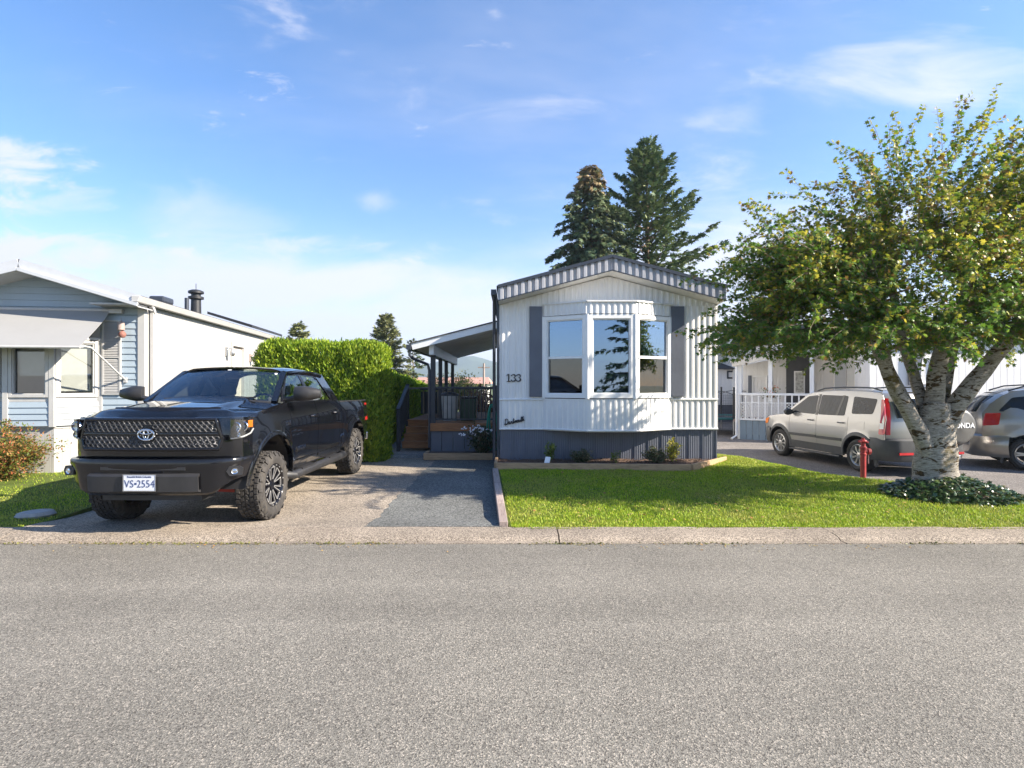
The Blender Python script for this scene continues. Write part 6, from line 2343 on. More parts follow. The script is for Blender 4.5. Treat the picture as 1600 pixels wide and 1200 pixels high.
P = []
for t in np.linspace(0, 1, 8):
    z = GZ0 + (GZ1 - GZ0) * t
    h = half_at(z)
    P.append([(u * h, ny(u * h, 0.006), z) for u in np.linspace(-1, 1, 31)])
gr.grid(P, thick=0.012, mi=0)
go = gr.build('grille', M['black_plastic'], truck)  # solid backing, no opening; its dark colour stands in for recess shade
fr_ = MB()
rim_pts = []
for i in range(len(outer)):
    a, b_ = outer[i], outer[(i + 1) % len(outer)]
    for t in np.linspace(0, 1, 10, endpoint=False):
        x, z = a[0] + (b_[0] - a[0]) * t, a[1] + (b_[1] - a[1]) * t
        rim_pts.append((x, ny(x, 0.018), z))
rim_pts.append(rim_pts[0])
fr_.tube(rim_pts, 0.021, 8, cap=False)
fr_.build('grille_surround', M['trim_black'], go)
mid = MB()
P = [[(x, ny(x, 0.030), 1.138), (x, ny(x, 0.034), 1.152), (x, ny(x, 0.030), 1.168)] for x in np.linspace(-0.76, 0.76, 25)]
mid.grid(P, thick=0.02)
mid.build('grille_bar', M['trim_black'], go)
hx = MB()


def hexring(cx, cz, w, h):
    vs = []
    for f, o in ((1.0, 0.022), (0.82, 0.036), (0.66, 0.016)):
        for k in range(6):
            a = math.pi / 6 * (2 * k + 0)
            x, z = cx + w * f * math.cos(a), cz + h * f * math.sin(a)
            vs.append((x, ny(x, o), z))
    fs = []
    for rr in range(2):
        for k in range(6):
            a, b_ = rr * 6 + k, rr * 6 + (k + 1) % 6
            fs.append((a, b_, b_ + 6, a + 6))
    hx.add(vs, fs, 0, False)


for band, (zl, zh) in enumerate(((1.002, 1.128), (1.178, 1.300))):
    nr = 3
    hh = (zh - zl) / nr
    for r_i in range(nr):
        z = zl + hh * (r_i + 0.5)
        hw2 = half_at(z) - 0.045
        n = 24
        stp = 2 * hw2 / n
        for k in range(n + (r_i % 2 == 0)):
            x = -hw2 + stp * (k + (0.0 if r_i % 2 == 0 else 0.5))
            if abs(x) < 0.085 and 1.06 < z < 1.24:
                continue
            hexring(x, z, stp * 0.64, hh * 0.62)
hx.build('grille_mesh', M['gunmetal'], go)['kind'] = 'stuff'
# oval emblem: three interlocked ellipses
em = MB()


def ell(rx, rz, r, cz=0.0):
    em.tube([(rx * math.cos(a), -0.0, cz + rz * math.sin(a)) for a in np.linspace(0, 2 * math.pi, 33)], r, 8, cap=False)


ell(0.088, 0.060, 0.0095)
ell(0.030, 0.050, 0.0075)
ell(0.066, 0.021, 0.0075, 0.028)
em.build('emblem', M['chrome'], go, (0, ny(0, 0.05), 1.152))
eb = MB().lathe([(0, -0.004), (0.08, -0.002), (0.082, 0.012)], 28, (0, ny(0, 0.036), 1.152), 'Y')
eb.build('emblem_backing', M['trim_black'], go)

# head lamps
for sg in (-1, 1):
    m = MB()
    us = np.linspace(0.555, 0.985, 16)

    def lampz(u):
        t = (u - 0.555) / 0.43
        return 1.085 + 0.075 * t ** 1.6 + 0.06 * max(0, t - 0.8) * 5 * 0.4, 1.318 - 0.02 * t
    P = []
    for u in us:
        x, y = nose(u, 0.004)
        zb_, zt_ = lampz(u)
        P.append([(sg * x, y, zb_), (sg * x, y, (zb_ + zt_) / 2), (sg * x, y, zt_)])
    m.grid(P, thick=0.01)
    lamp = m.build('headlight', M['trim_black'], truck)
    m = MB()
    for j in (0,):
        m.tube([(sg * nose(u, 0.016)[0], nose(u, 0.016)[1], lampz(u)[0] + 0.012 if j == 0 else lampz(u)[1] - 0.010) for u in us], 0.009 if j == 0 else 0.006, 6)
    m.build('light_strip', M['clear_lens'], lamp)
    m = MB()
    for u, z, r in ((0.63, 1.225, 0.052), (0.74, 1.232, 0.05), (0.645, 1.135, 0.032)):
        x, y = nose(u, 0.01)
        m.lathe([(r, -0.02), (r * 0.8, 0.0), (r * 0.3, 0.004), (0, -0.012)], 16, (sg * x, y, z), 'Y')
        m.lathe([(r * 1.12, -0.014), (r * 1.0, -0.024), (r, 0.0)], 16, (sg * x, y, z), 'Y')
    m.build('reflector', M['chrome'], lamp)
    m = MB()
    P = [[(sg * nose(u, 0.018)[0], nose(u, 0.018)[1], 1.215), (sg * nose(u, 0.018)[0], nose(u, 0.018)[1], 1.295)] for u in np.linspace(0.83, 0.965, 6)]
    m.grid(P, thick=0.008)
    m.build('side_marker', M['amber'], lamp)
    m = MB()
    P = []
    for u in us:
        x, y = nose(u, 0.036)
        zb_, zt_ = lampz(u)
        P.append([(sg * x, y, zb_ + .004), (sg * x, y, zt_ - .004)])
    m.grid(P)
    m.build('lens', M['lens'], lamp)

# bumper
BN = [(0, -2.775), (0.35, -2.768), (0.6, -2.745), (0.78, -2.70), (0.90, -2.62), (0.97, -2.52), (1.0, -2.41), (1.0, -2.30)]


def bump_pt(u, off=0.0):
    s = abs(u) * (len(BN) - 1)
    i = min(int(s), len(BN) - 2)
    p = Vector(BN[i]).lerp(Vector(BN[i + 1]), s - i)
    d = (Vector(BN[min(i + 2, len(BN) - 1)]) - Vector(BN[max(i - 1, 0)])).normalized()
    n = Vector((d.y, -d.x))
    p = p + n * off
    return (math.copysign(p.x, u) if u else p.x, p.y)


m = MB()
P = []
for u in np.linspace(-1, 1, 49):
    x, y = bump_pt(u)
    zb_ = 0.475 + 0.16 * float(sstep(np.array(abs(x)), 0.66, 1.0))
    inw = lambda o: bump_pt(u, -o)
    row = []
    for f, o in ((1.0, 0.05), (0.985, 0.008), (0.93, 0.0), (0.78, 0.0), (0.60, 0.018), (0.30, 0.03), (0.06, 0.045), (0.0, 0.075)):
        q = inw(o)
        row.append((q[0], q[1], zb_ + (0.88 - zb_) * f))
    P.append(row)
m.grid(P, thick=-0.03)
bo = m.build('front_bumper', M['trim_black'], truck)
m = MB()
P = [[(x, -2.768 + 0.02 * x * x - 0.004 * 0, z) for z in (0.765, 0.80)] for x in np.linspace(-0.46, 0.46, 9)]
m.grid(P, thick=0.02)
m.build('bumper_slot', M['black_plastic'], bo)
m = MB()
P = []
for x in np.linspace(-0.60, 0.60, 13):
    e = 0.02 if abs(x) > 0.58 else 0
    P.append([(x, -2.735 + 0.03 * x * x + e, 0.735), (x, -2.785 + 0.03 * x * x + e, 0.715), (x, -2.80 + 0.03 * x * x + e, 0.70), (x, -2.79 + 0.03 * x * x + e, 0.53), (x, -2.74 + 0.03 * x * x + e, 0.515)])
m.grid(P, thick=-0.03)
m.build('bumper_pad', M['black_plastic'], bo)
for sg in (-1, 1):
    fl = MB()
    x, y = bump_pt(0.60, 0.006)
    dirn = Vector((0.32, -0.95, 0)).normalized()
    ang = math.atan2(0.34, 0.94)
    hx6 = [(-0.085, 0.0), (-0.055, 0.055), (0.05, 0.055), (0.085, 0.03), (0.075, -0.045), (-0.05, -0.055)]
    f1 = MB().prism(hx6, -0.012, 0.03, 'Y')
    fo = f1.build('fog_light', M['black_plastic'], bo, (sg * x, y, 0.735), rot=(0, 0, sg * ang))
    f2 = MB().lathe([(0.036, -0.012), (0.034, -0.020), (0.024, -0.014), (0.0, -0.024)], 18, axis='Y')
    f2.build('fog_lamp_lens', M['chrome'], fo)
# number plate
pl = MB().box(-0.172, 0.172, -0.004, 0.004, -0.088, 0.088)
pl_o = pl.build('licence_plate', M['plate_white'], bo, (0.0, -2.812, 0.635), bevel=0.003)
fr_ = MB()
for a, b_ in (((-0.178, -0.094), (0.178, -0.088)), ((-0.178, 0.088), (0.178, 0.094)), ((-0.178, -0.088), (-0.172, 0.088)), ((0.172, -0.088), (0.178, 0.088))):
    fr_.box(a[0], b_[0], -0.007, 0.004, a[1], b_[1])
fr_.build('plate_frame', M['chrome'], pl_o)
text_obj('VS', 0.115, 0.001, M['plate_blue'], pl_o, (-0.110, -0.0055, -0.014), (R(90), 0, 0), 'plate_lettering', 0.85, -0.001)
text_obj('2554', 0.115, 0.001, M['plate_blue'], pl_o, (0.070, -0.0055, -0.014), (R(90), 0, 0), 'plate_lettering', 0.85, -0.001)
MB().box(-0.052, -0.028, -0.006, -0.004, -0.02, 0.0).build('plate_mark', M['plate_blue'], pl_o)
text_obj('Beautiful British Columbia', 0.026, 0.0008, M['plate_blue'], pl_o, (0, -0.0052, 0.066), (R(90), 0, 0), 'plate_lettering', 0.95, 0.0004)

# lettering on the flank
for txt, sz, y, z in (('TUNDRA', 0.085, -0.90, 0.80), ('5.7L', 0.085, -1.33, 1.185), ('4x4', 0.10, 0.99, 0.80)):
    for sg in (-1, 1):
        text_obj(txt, sz, 0.003, M['chrome'], truck, (sg * (TW(y, z) + 0.006), y, z), (R(90), 0, R(90 if sg > 0 else -90)), 'badge', 1.0, 0.001, shear=0.15)

# cab: pillars, glass, roof
ws_b = lambda u: (u * 0.815, -1.43 - 0.15 * (1 - u * u), 1.475 + 0.035 * (1 - u * u))
ws_t = lambda u: (u * 0.665, -0.80 - 0.09 * (1 - u * u), 1.895 + 0.035 * (1 - u * u))
m = MB()
P = []
for u in np.linspace(-1, 1, 17):
    a, b_ = Vector(ws_b(u)), Vector(ws_t(u))
    P.append([tuple(a.lerp(b_, t) + Vector((0, -0.012, 0.018)) * math.sin(math.pi * t)) for t in np.linspace(0, 1, 7)])
m.grid(P)
ws_o = m.build('windscreen', M['car_glass'], truck)
for (ux, tz, w_, h_) in ((0.0, 0.975, 0.05, 0.02), (0.93, 0.93, 0.04, 0.045)):
    a, b_ = Vector(ws_b(ux)), Vector(ws_t(ux))
    p = a.lerp(b_, tz) + Vector((0, -0.008, 0.006))
    d = (b_ - a).normalized()
    MB().hexa([p + Vector((-w_ / 2, 0, 0)), p + Vector((w_ / 2, 0, 0)), p + Vector((w_ / 2, 0.002, -0.001)), p + Vector((-w_ / 2, 0.002, -0.001))],
              [p + d * -h_ + Vector((-w_ / 2, 0, 0)), p + d * -h_ + Vector((w_ / 2, 0, 0)), p + d * -h_ + Vector((w_ / 2, 0.002, -0.001)), p + d * -h_ + Vector((-w_ / 2, 0.002, -0.001))]).build('windscreen_sticker', M['plate_white'], ws_o)
m = MB()
m.tube([(ws_b(u)[0], ws_b(u)[1] - 0.03, ws_b(u)[2] - 0.012) for u in np.linspace(-1, 1, 15)], 0.03, 6)
m.tube([(-0.5, -1.60, 1.525), (0.05, -1.50, 1.55)], 0.010, 5)
m.tube([(0.1, -1.60, 1.525), (0.62, -1.46, 1.54)], 0.010, 5)
m.build('wiper_cowl', M['black_plastic'], truck)


def CW(y, z):
    """half-width of the cab above the belt"""
    t = (z - 1.44) / 0.45
    return 0.925 - 0.205 * t - 0.02 * t * t


m = MB()
P = []
for t in np.linspace(0, 1, 14):
    y = -0.80 + 1.56 * t
    zc = 1.905 + 0.06 * math.sin(math.pi * min(1, t * 0.9 + 0.1)) ** 0.8 - 0.03 * t
    row = []
    for u in np.linspace(-1, 1, 21):
        yy = y - (0.09 * (1 - u * u) * (1 - t))
        hw2 = 0.70 + 0.03 * math.sin(math.pi * t)
        row.append((u * hw2, yy, zc + 0.035 * (1 - u * u) - 0.05 * max(0, abs(u) - 0.85) / 0.15 * 0.8))
    P.append(row)
m.grid(P, thick=-0.025)
m.build('roof', tp_, truck)
WINF = [(-1.255, 1.475), (-0.29, 1.465), (-0.29, 1.845), (-0.66, 1.852), (-0.80, 1.80)]
WINR = [(-0.19, 1.465), (0.60, 1.445), (0.42, 1.79), (0.30, 1.83), (-0.19, 1.845)]
for sg in (-1, 1):
    m = MB()
    # A pillar and roof rail
    m.bar((sg * 0.845, -1.43, 1.47), (sg * 0.705, -0.78, 1.885), 0.075, 0.05)
    pts = [(-0.80, 1.875), (-0.3, 1.905), (0.3, 1.89), (0.62, 1.855)]
    m.tube([(sg * (CW(y, z - 0.02) - 0.012), y, z) for y, z in pts], 0.038, 8)
    m.build('roof_pillar', tp_, truck)
    m = MB()
    overlay(m, sg, [(0.60, 1.44), (0.945, 1.405), (0.935, 1.50), (0.76, 1.885), (0.36, 1.87), (0.42, 1.80)], CW, 0.0, 0.03)
    m.build('rear_pillar', tp_, truck)
    m = MB()
    overlay(m, sg, [(-0.29, 1.45), (-0.19, 1.45), (-0.19, 1.88), (-0.29, 1.88)], CW, -0.004, 0.03)
    overlay(m, sg, [(-0.80, 1.80), (-0.66, 1.852), (-0.29, 1.845), (-0.29, 1.89), (-0.8, 1.875), (-0.9, 1.81), (-1.32, 1.475), (-1.25, 1.475)], CW, -0.006, 0.02)
    overlay(m, sg, [(-0.19, 1.845), (0.30, 1.83), (0.42, 1.79), (0.40, 1.86), (-0.19, 1.89)], CW, -0.006, 0.02)
    overlay(m, sg, [(-1.30, 1.44), (0.62, 1.415), (0.60, 1.452), (-1.25, 1.48)], CW, 0.002, 0.02)
    m.build('window_surround', M['trim_black'], truck)
    for wv in (WINF, WINR):
        m = MB()
        m.add([(sg * (CW(y, z) - 0.012), y, z) for y, z in wv], [tuple(range(len(wv)))])
        m.build('side_window', M['car_glass'], truck)
    m = MB()
    m.tube([(sg * 0.90, -1.20, 1.50), (sg * 1.0, -1.22, 1.52), (sg * 1.06, -1.22, 1.545)], 0.035, 8)
    mo_ = m.build('mirror_arm', M['black_plastic'], truck)
    m = MB()
    P = []
    for u in np.linspace(0, 1, 7):
        xx = 1.03 + 0.34 * u
        hz = 0.115 * (1 - 0.18 * u) * (0.6 + 0.4 * math.sin(math.pi * min(1, 0.25 + u * 0.75)))
        dp = 0.085 * math.sin(math.pi * (0.2 + 0.72 * u)) + 0.012
        ring = []
        for a in np.linspace(0, 2 * math.pi, 16, endpoint=False):
            ca, sa = math.cos(a), math.sin(a)
            ring.append((sg * xx, -1.20 + 0.035 * u - dp * max(ca, -0.35), 1.585 + hz * sa * (1.0 if abs(sa) < 0.8 else 0.97)))
        ring.append(ring[0])
        P.append(ring)
    m.grid(P)
    m.add(P[0][:-1], [tuple(range(16))])
    m.add(P[-1][:-1], [tuple(range(16))[::-1]])
    m.build('mirror', M['black_plastic'], mo_)
m = MB()
P = [[(u * CW(0, 1.46) * 0.93, 0.84 - 0.03 * u * u, 1.44), (u * CW(0, 1.85) * 0.93, 0.72 - 0.03 * u * u, 1.87)] for u in np.linspace(-1, 1, 7)]
m.grid(P)
m.build('rear_window', M['car_glass'], truck)
m = MB()
m.box(-0.90, 0.90, 0.86, 0.90, 0.62, 1.44)
m.box(-0.90, 0.90, 0.97, 1.0, 0.80, 1.36)
m.box(-0.90, 0.90, 1.0, 2.66, 0.78, 0.82)
m.build('bed', M['black_plastic'], truck)
m = MB()
m.box(-0.93, 0.93, 2.66, 2.74, 0.66, 1.375)
m.build('tailgate', tp_, truck, bevel=0.02)
m = MB()
m.box(-0.96, 0.96, 2.74, 2.86, 0.56, 0.72)
m.build('rear_bumper', M['chrome'], truck, bevel=0.02)
# interior and underside
m = MB()
m.box(-0.88, 0.88, -1.2, 0.85, 0.58, 0.64)
m.box(-0.86, 0.86, -1.40, -1.02, 0.9, 1.44)
m.tube([(0.42 + 0.19 * math.cos(a), -0.86 + 0.07 * math.sin(a), 1.40 + 0.17 * math.sin(a)) for a in np.linspace(0, 6.283, 25)], 0.016, 6, cap=False)
m.box(-0.10, 0.10, -0.83, -0.80, 1.80, 1.87)
m.build('dashboard', M['black_plastic'], truck)
m = MB()
for x in (-0.42, 0.42):
    m.hexa([(x - .26, -0.40, 0.8), (x + .26, -0.40, 0.8), (x + .26, -0.24, 0.8), (x - .26, -0.24, 0.8)], [(x - .22, -0.22, 1.52), (x + .22, -0.22, 1.52), (x + .22, -0.10, 1.52), (x - .22, -0.10, 1.52)])
    m.hexa([(x - .13, -0.20, 1.54), (x + .13, -0.20, 1.54), (x + .13, -0.11, 1.54), (x - .13, -0.11, 1.54)], [(x - .11, -0.17, 1.73), (x + .11, -0.17, 1.73), (x + .11, -0.09, 1.73), (x - .11, -0.09, 1.73)])
m.box(-0.75, 0.75, 0.55, 0.68, 0.8, 1.45)
m.build('seats', M['seat'], truck, bevel=0.04)
m = MB()
m.box(-0.60, 0.60, -2.45, 2.62, 0.56, 0.78)
m.box(-0.88, 0.88, -1.19, 1.22, 0.50, 0.58)
m.box(-0.60, 0.60, -2.45, -1.35, 0.78, 1.30)
m.box(-0.55, 0.55, -2.60, -2.3, 0.40, 0.52)
for y in (-1.8, 1.8):
    m.tube([(-0.75, y, 0.44), (0.75, y, 0.44)], 0.06, 8)
    m.lathe([(0, -0.16), (0.13, -0.1), (0.15, 0.0), (0.13, 0.1), (0, 0.16)], 14, (0.1, y, 0.44), 'X')
for sg in (-1, 1):
    wheelhouse(m, sg, FA, 0.58, 0.95)
    wheelhouse(m, sg, RA, 0.58, 0.95)
m.build('underbody', M['black_plastic'], truck)
m = MB()
for sg in (-1, 1):
    m.tube([(sg * 0.62, -1.72, 0.42), (sg * 0.55, -1.66, 0.95)], 0.035, 8)
    m.bar((sg * 0.30, -1.9, 0.40), (sg * 0.68, -1.8, 0.36), 0.10, 0.05)
m.build('suspension_arm', M['red_metal'], truck)
for sg in (-1, 1):
    for y in (-1.8, 1.8):
        wheel(truck, (sg * 0.868, y, 0.430), sg, 0.432, 0.30, 0.262, 'offroad')


# ------------------------------------------------------------------ silver SUV and grey minivan share one body builder
def roundpoly(pts, r, n=4):
    out = []
    k = len(pts)
    for i in range(k):
        p, a, b_ = Vector(pts[i]), Vector(pts[i - 1]), Vector(pts[(i + 1) % k])
        u, v = (a - p), (b_ - p)
        rr = min(r, u.length * 0.45, v.length * 0.45)
        s, e = p + u.normalized() * rr, p + v.normalized() * rr
        for t in np.linspace(0, 1, n):
            out.append(tuple(s * (1 - t) ** 2 + 2 * p * t * (1 - t) + e * t * t))
    return out


def family_car(root, S):
    pt, cl = S['paint'], S['clad']
    Wp, Wz = lerp_tab(S['plan']), lerp_tab(S['tumble'])

    def W(y, z):
        b = Wp(y) * Wz(z)
        for a in S['arches']:
            d = math.hypot(y - a[0], z - a[1])
            b += 0.018 * math.exp(-((d - a[2]) / 0.08) ** 2)
        return b
    U = lerp_tab(S['belt'])
    RF = lerp_tab(S['roofline'])
    fa, ra = S['arches']
    for sg in (-1, 1):
        for nm_, y0, y1, arch in S['panels']:
            m = MB()
            rk = S['rocker']
            if 'wing' in nm_:
                rk = (lambda y: S['bump'][1] - 0.02 if y < fa[0] else S['rocker']) if 'front' in nm_ else (lambda y: S['bump'][2] - 0.02 if y > ra[0] else S['rocker'])
            side_panel(m, sg, y0, y1, rk, U, W, arch, 10)
            o = m.build(nm_, pt, root)
            if 'door' in nm_:
                yh, zh = y1 - 0.17, S['handle_z']
                xx = W(yh, zh)
                h = MB()
                h.tube([(sg * (xx + 0.003), yh - 0.09, zh), (sg * (xx + 0.03), yh - 0.075, zh), (sg * (xx + 0.03), yh + 0.075, zh), (sg * (xx + 0.003), yh + 0.09, zh)], 0.014, 6)
                h.build('door_handle', cl if S['dark_handles'] else pt, o)
                if S.get('strip'):
                    s_ = MB()
                    overlay(s_, sg, [(y0 + 0.01, S['strip']), (y1 - (0.0 if y1 < 0.3 else 0.16), S['strip'] + 0.01), (y1 - (0.0 if y1 < 0.3 else 0.16), S['strip'] + 0.07), (y0 + 0.01, S['strip'] + 0.06)], W, 0.016, 0.03)
                    s_.build('door_strip', cl, o)
        # upper side wall with the glass set on it
        m = MB()
        P = []
        y0, y1 = S['house']
        for y in np.linspace(y0, y1, 34):
            zb_, zt_ = U(y) - 0.004, max(RF(y), U(y) + 0.004)
            P.append([(sg * W(y, zb_ + (zt_ - zb_) * j / 8), y, zb_ + (zt_ - zb_) * j / 8) for j in range(9)])
        m.grid(P, thick=0.02 * sg)
        m.build('side_frame', pt, root)
        for poly in S['windows']:
            m = MB()
            overlay(m, sg, roundpoly(poly, 0.045), W, 0.005, 0.012)
            wo = m.build('side_window', M['dark_glass'], root)
        m = MB()
        for a, b_ in S['b_pillars']:
            m = overlay(MB(), sg, [(a[0] - 0.035, a[1]), (a[0] + 0.035, a[1]), (b_[0] + 0.03, b_[1]), (b_[0] - 0.03, b_[1])], W, 0.008, 0.012)
            m.build('door_pillar', S['pillar_mat'], root)
        if S['lip']:
            m = MB()
            for a in (fa, ra):
                arch_lip(MB(), sg, a, W, 0.07, 0.016).build('arch_trim', cl, root)
            P = [[(sg * (W(y, z) + 0.012), y, z) for z in np.linspace(S['rocker'] - 0.08, S['rocker'] + 0.09, 4)] for y in np.linspace(fa[0] + fa[2] - .02, ra[0] - ra[2] + .02, 12)]
            m.grid(P, thick=0.03 * sg)
            m.build('sill_trim', cl, root)
            m = MB()
            m.box(min(sg * (S['hw'] - 0.06), sg * (S['hw'] + 0.05)), max(sg * (S['hw'] - 0.06), sg * (S['hw'] + 0.05)), fa[0] + fa[2] + 0.05, ra[0] - ra[2] - 0.05, S['rocker'] - 0.13, S['rocker'] - 0.09)
            m.build('running_board', cl, root, bevel=0.012)
        # mirror
        m = MB()
        my, mz = S['mirror']
        m.lathe([(0, -0.05), (0.07, -0.045), (0.095, 0.0), (0.08, 0.05), (0, 0.06)], 14, (0, 0, 0), 'Y')
        m.v = [(v[0] * 1.25 + sg * (W(my, mz) + 0.12), v[1] + my, v[2] * 0.85 + mz + 0.02) for v in m.v]
        m.bar((sg * (W(my, mz) - 0.01), my + 0.02, mz), (sg * (W(my, mz) + 0.08), my, mz), 0.05, 0.05)
        m.build('mirror', cl if S['dark_handles'] else pt, root)
        for name_, poly, off, mat in S['side_bits']:
            m = MB()
            overlay(m, sg, roundpoly(poly, 0.03), W, off, 0.03)
            m.build(name_, mat, root)
    # hood, roof, ends
    hy0, hy1 = S['hood']
    m = MB()
    P = []
    for t in np.linspace(0, 1, 12):
        y = hy0 + (hy1 - hy0) * t
        P.append([(u * (W(y, U(y)) + 0.0), y - 0.16 * (1 - u * u) * (1 - t), U(y) + 0.07 * (1 - u * u) * (0.4 + 0.6 * t)) for u in np.linspace(-1, 1, 15)])
    m.grid(P, thick=-0.02)
    m.build('hood', pt, root)
    m = MB()
    P = []
    ry0, ry1 = S['roof']
    for t in np.linspace(0, 1, 16):
        y = ry0 + (ry1 - ry0) * t
        w_ = W(y, RF(y)) + 0.002
        P.append([(u * w_, y - 0.08 * (1 - u * u) * (1 - t) + 0.05 * (1 - u * u) * t, RF(y) + 0.05 * (1 - abs(u) ** 2.5) + 0.0) for u in np.linspace(-1, 1, 17)])
    m.grid(P, thick=-0.02)
    m.build('roof', pt, root)
    for sg in (-1, 1):
        m = MB()
        pts = [(sg * (W(y, RF(y)) - 0.09), y, RF(y) + 0.075 - 0.04 * (k in (0, 8))) for k, y in enumerate(np.linspace(ry0 + 0.15, ry1 - 0.1, 9))]
        m.tube(pts, 0.016, 8)
        m.build('roof_rail', cl, root)
    m = MB()
    P = []
    for u in np.linspace(-1, 1, 13):
        a = Vector((u * W(hy1, U(hy1)) * 0.97, hy1 - 0.13 * (1 - u * u) + 0.01, U(hy1) + 0.055 * (1 - u * u)))
        b_ = Vector((u * W(ry0, RF(ry0)) * 0.97, ry0 - 0.08 * (1 - u * u), RF(ry0) + 0.045 * (1 - u * u)))
        P.append([tuple(a.lerp(b_, t)) for t in np.linspace(0, 1, 5)])
    m.grid(P, thick=0.01)
    m.build('windscreen', M['dark_glass'], root)
    # nose and tail shells
    for (ye, nm_, zlist, sgn) in ((S['ends'][0], 'front_fascia', S['nose_z'], -1), (S['ends'][1], 'tailgate', S['tail_z'], 1)):
        m = MB()
        P = []
        for u in np.linspace(-1, 1, 17):
            row = []
            for z, dy_ in zlist:
                yb = ye - sgn * dy_
                row.append((u * W(yb, z), yb - sgn * 0.13 * abs(u) ** 3, z))
            P.append(row)
        m.grid(P, thick=0.02 * -sgn)
        m.build(nm_, pt, root)
    for (ye, nm_, z0, z1, sgn) in ((S['ends'][0], 'front_bumper', S['bump'][0], S['bump'][1], -1), (S['ends'][1], 'rear_bumper', S['bump'][0], S['bump'][2], 1)):
        m = MB()
        P = []
        wrap = S['wrap']
        for u in np.linspace(-1, 1, 25):
            au = abs(u)
            if au < 0.8:
                x, y = u / 0.8 * (Wp(ye) * 0.90), ye + sgn * (0.06 - 0.05 * (au / 0.8) ** 2)
            else:
                t = (au - 0.8) / 0.2
                x = math.copysign(Wp(ye) * 0.90 + (Wp(ye - sgn * wrap * t) * 0.985 + 0.016 - Wp(ye) * 0.90) * min(1, t * 2.2) ** 0.6, u)
                y = ye + sgn * 0.01 - sgn * wrap * t
            P.append([(x * 0.97, y - sgn * 0.03, z0), (x, y, z0 + 0.06), (x, y + sgn * 0.012, (z0 + z1) / 2), (x, y, z1 - 0.03), (x * 0.985, y - sgn * 0.05, z1)])
        m.grid(P, thick=0.02 * sgn)
        m.build(nm_, S['bump_mat'], root)
    # inside mass so nothing shows through, and wheel wells
    m = MB()
    m.box(-S['hw'] + 0.32, S['hw'] - 0.32, S['ends'][0] + 0.15, S['ends'][1] - 0.12, S['rocker'] - 0.06, U(0) - 0.1)
    m.box(-S['hw'] + 0.06, S['hw'] - 0.06, fa[0] + fa[2] + 0.02, ra[0] - ra[2] - 0.02, S['rocker'] - 0.06, U(0) - 0.05)
    for sg in (-1, 1):
        for a in (fa, ra):
            wheelhouse(m, sg, a, S['hw'] - 0.34, S['hw'] - 0.05)
    m.build('underbody', M['black_plastic'], root)
    for sg in (-1, 1):
        for a in (fa, ra):
            wheel(root, (sg * (S['hw'] - S['tyre'][1] / 2 - 0.005), a[0], S['tyre'][0]), sg, S['tyre'][0], S['tyre'][1], S['tyre'][2], S['rim'])
    return W, U, RF


suv = thing('suv', 'champagne silver SUV with spare wheel on its tailgate behind the maple', 'SUV', (7.72, 12.60, -0.053), R(188.4))
SF, SR = (-1.27, 0.33, 0.405), (1.27, 0.33, 0.405)
spec = dict(paint=M['suv_paint'], clad=M['clad'], hw=0.88, plan=[(-2.1, 0.72), (-1.85, 0.82), (-1.4, 0.87), (0, 0.88), (1.3, 0.88), (1.8, 0.86), (2.1, 0.79)],
            tumble=[(0.2, 0.95), (0.4, 0.97), (0.7, 1.0), (0.95, 0.99), (1.05, 0.975), (1.3, 0.90), (1.6, 0.80), (1.7, 0.76)], arches=(SF, SR), rocker=0.36,
            belt=[(-2.1, 0.86), (-1.9, 0.93), (-1.5, 1.0), (-1.0, 1.055), (0.0, 1.075), (1.0, 1.095), (2.1, 1.10)],
            roofline=[(-1.05, 1.08), (-0.75, 1.30), (-0.40, 1.535), (-0.1, 1.60), (0.6, 1.635), (1.4, 1.625), (1.70, 1.585), (1.775, 1.48), (1.835, 1.32), (1.90, 1.085), (2.1, 1.08)],
            panels=[('front_wing', -2.03, -0.885, SF), ('front_door', -0.878, 0.045, None), ('rear_door', 0.053, 0.99, SR), ('rear_wing', 0.998, 1.905, SR)], handle_z=0.965, dark_handles=True, strip=0.565,
            house=(-1.05, 1.903), windows=[[(-0.93, 1.115), (-0.02, 1.10), (-0.05, 1.53), (-0.36, 1.50)], [(0.08, 1.10), (0.88, 1.115), (0.86, 1.53), (0.06, 1.54)], [(1.06, 1.165), (1.60, 1.185), (1.63, 1.485), (1.02, 1.525)]],
            b_pillars=[((0.03, 1.09), (0.005, 1.55)), ((0.66, 1.11), (0.74, 1.54))], pillar_mat=M['trim_black'], lip=True, mirror=(-0.80, 1.10), hood=(-2.0, -1.05), roof=(-0.38, 1.70), ends=(-2.06, 2.03),
            nose_z=[(0.55, -0.02), (0.7, -0.03), (0.86, 0.0), (0.90, 0.05)], tail_z=[(0.5, 0.02), (0.62, 0.0), (0.9, 0.0), (1.10, 0.015), (1.34, 0.08), (1.55, 0.165), (1.60, 0.22)], bump=(0.30, 0.68, 0.72), wrap=0.42, bump_mat=M['clad'],
            side_bits=[('tail_light', [(1.79, 0.80), (1.905, 0.80), (1.90, 1.10), (1.835, 1.33), (1.77, 1.48), (1.725, 1.48), (1.81, 1.10)], 0.012, M['red_lens']), ('fuel_flap', [(1.22, 0.86), (1.44, 0.86), (1.44, 1.03), (1.22, 1.03)], 0.003, M['suv_paint']), ('mud_flap', [(1.66, 0.16), (1.72, 0.16), (1.72, 0.4), (1.66, 0.4)], 0.0, M['clad']), ('head_light', [(-2.0, 0.76), (-1.8, 0.78), (-1.74, 0.93), (-1.98, 0.88)], 0.01, M['amber'])],
            tyre=(0.332, 0.215, 0.215), rim='nine')
W, U, RF = family_car(suv, spec)
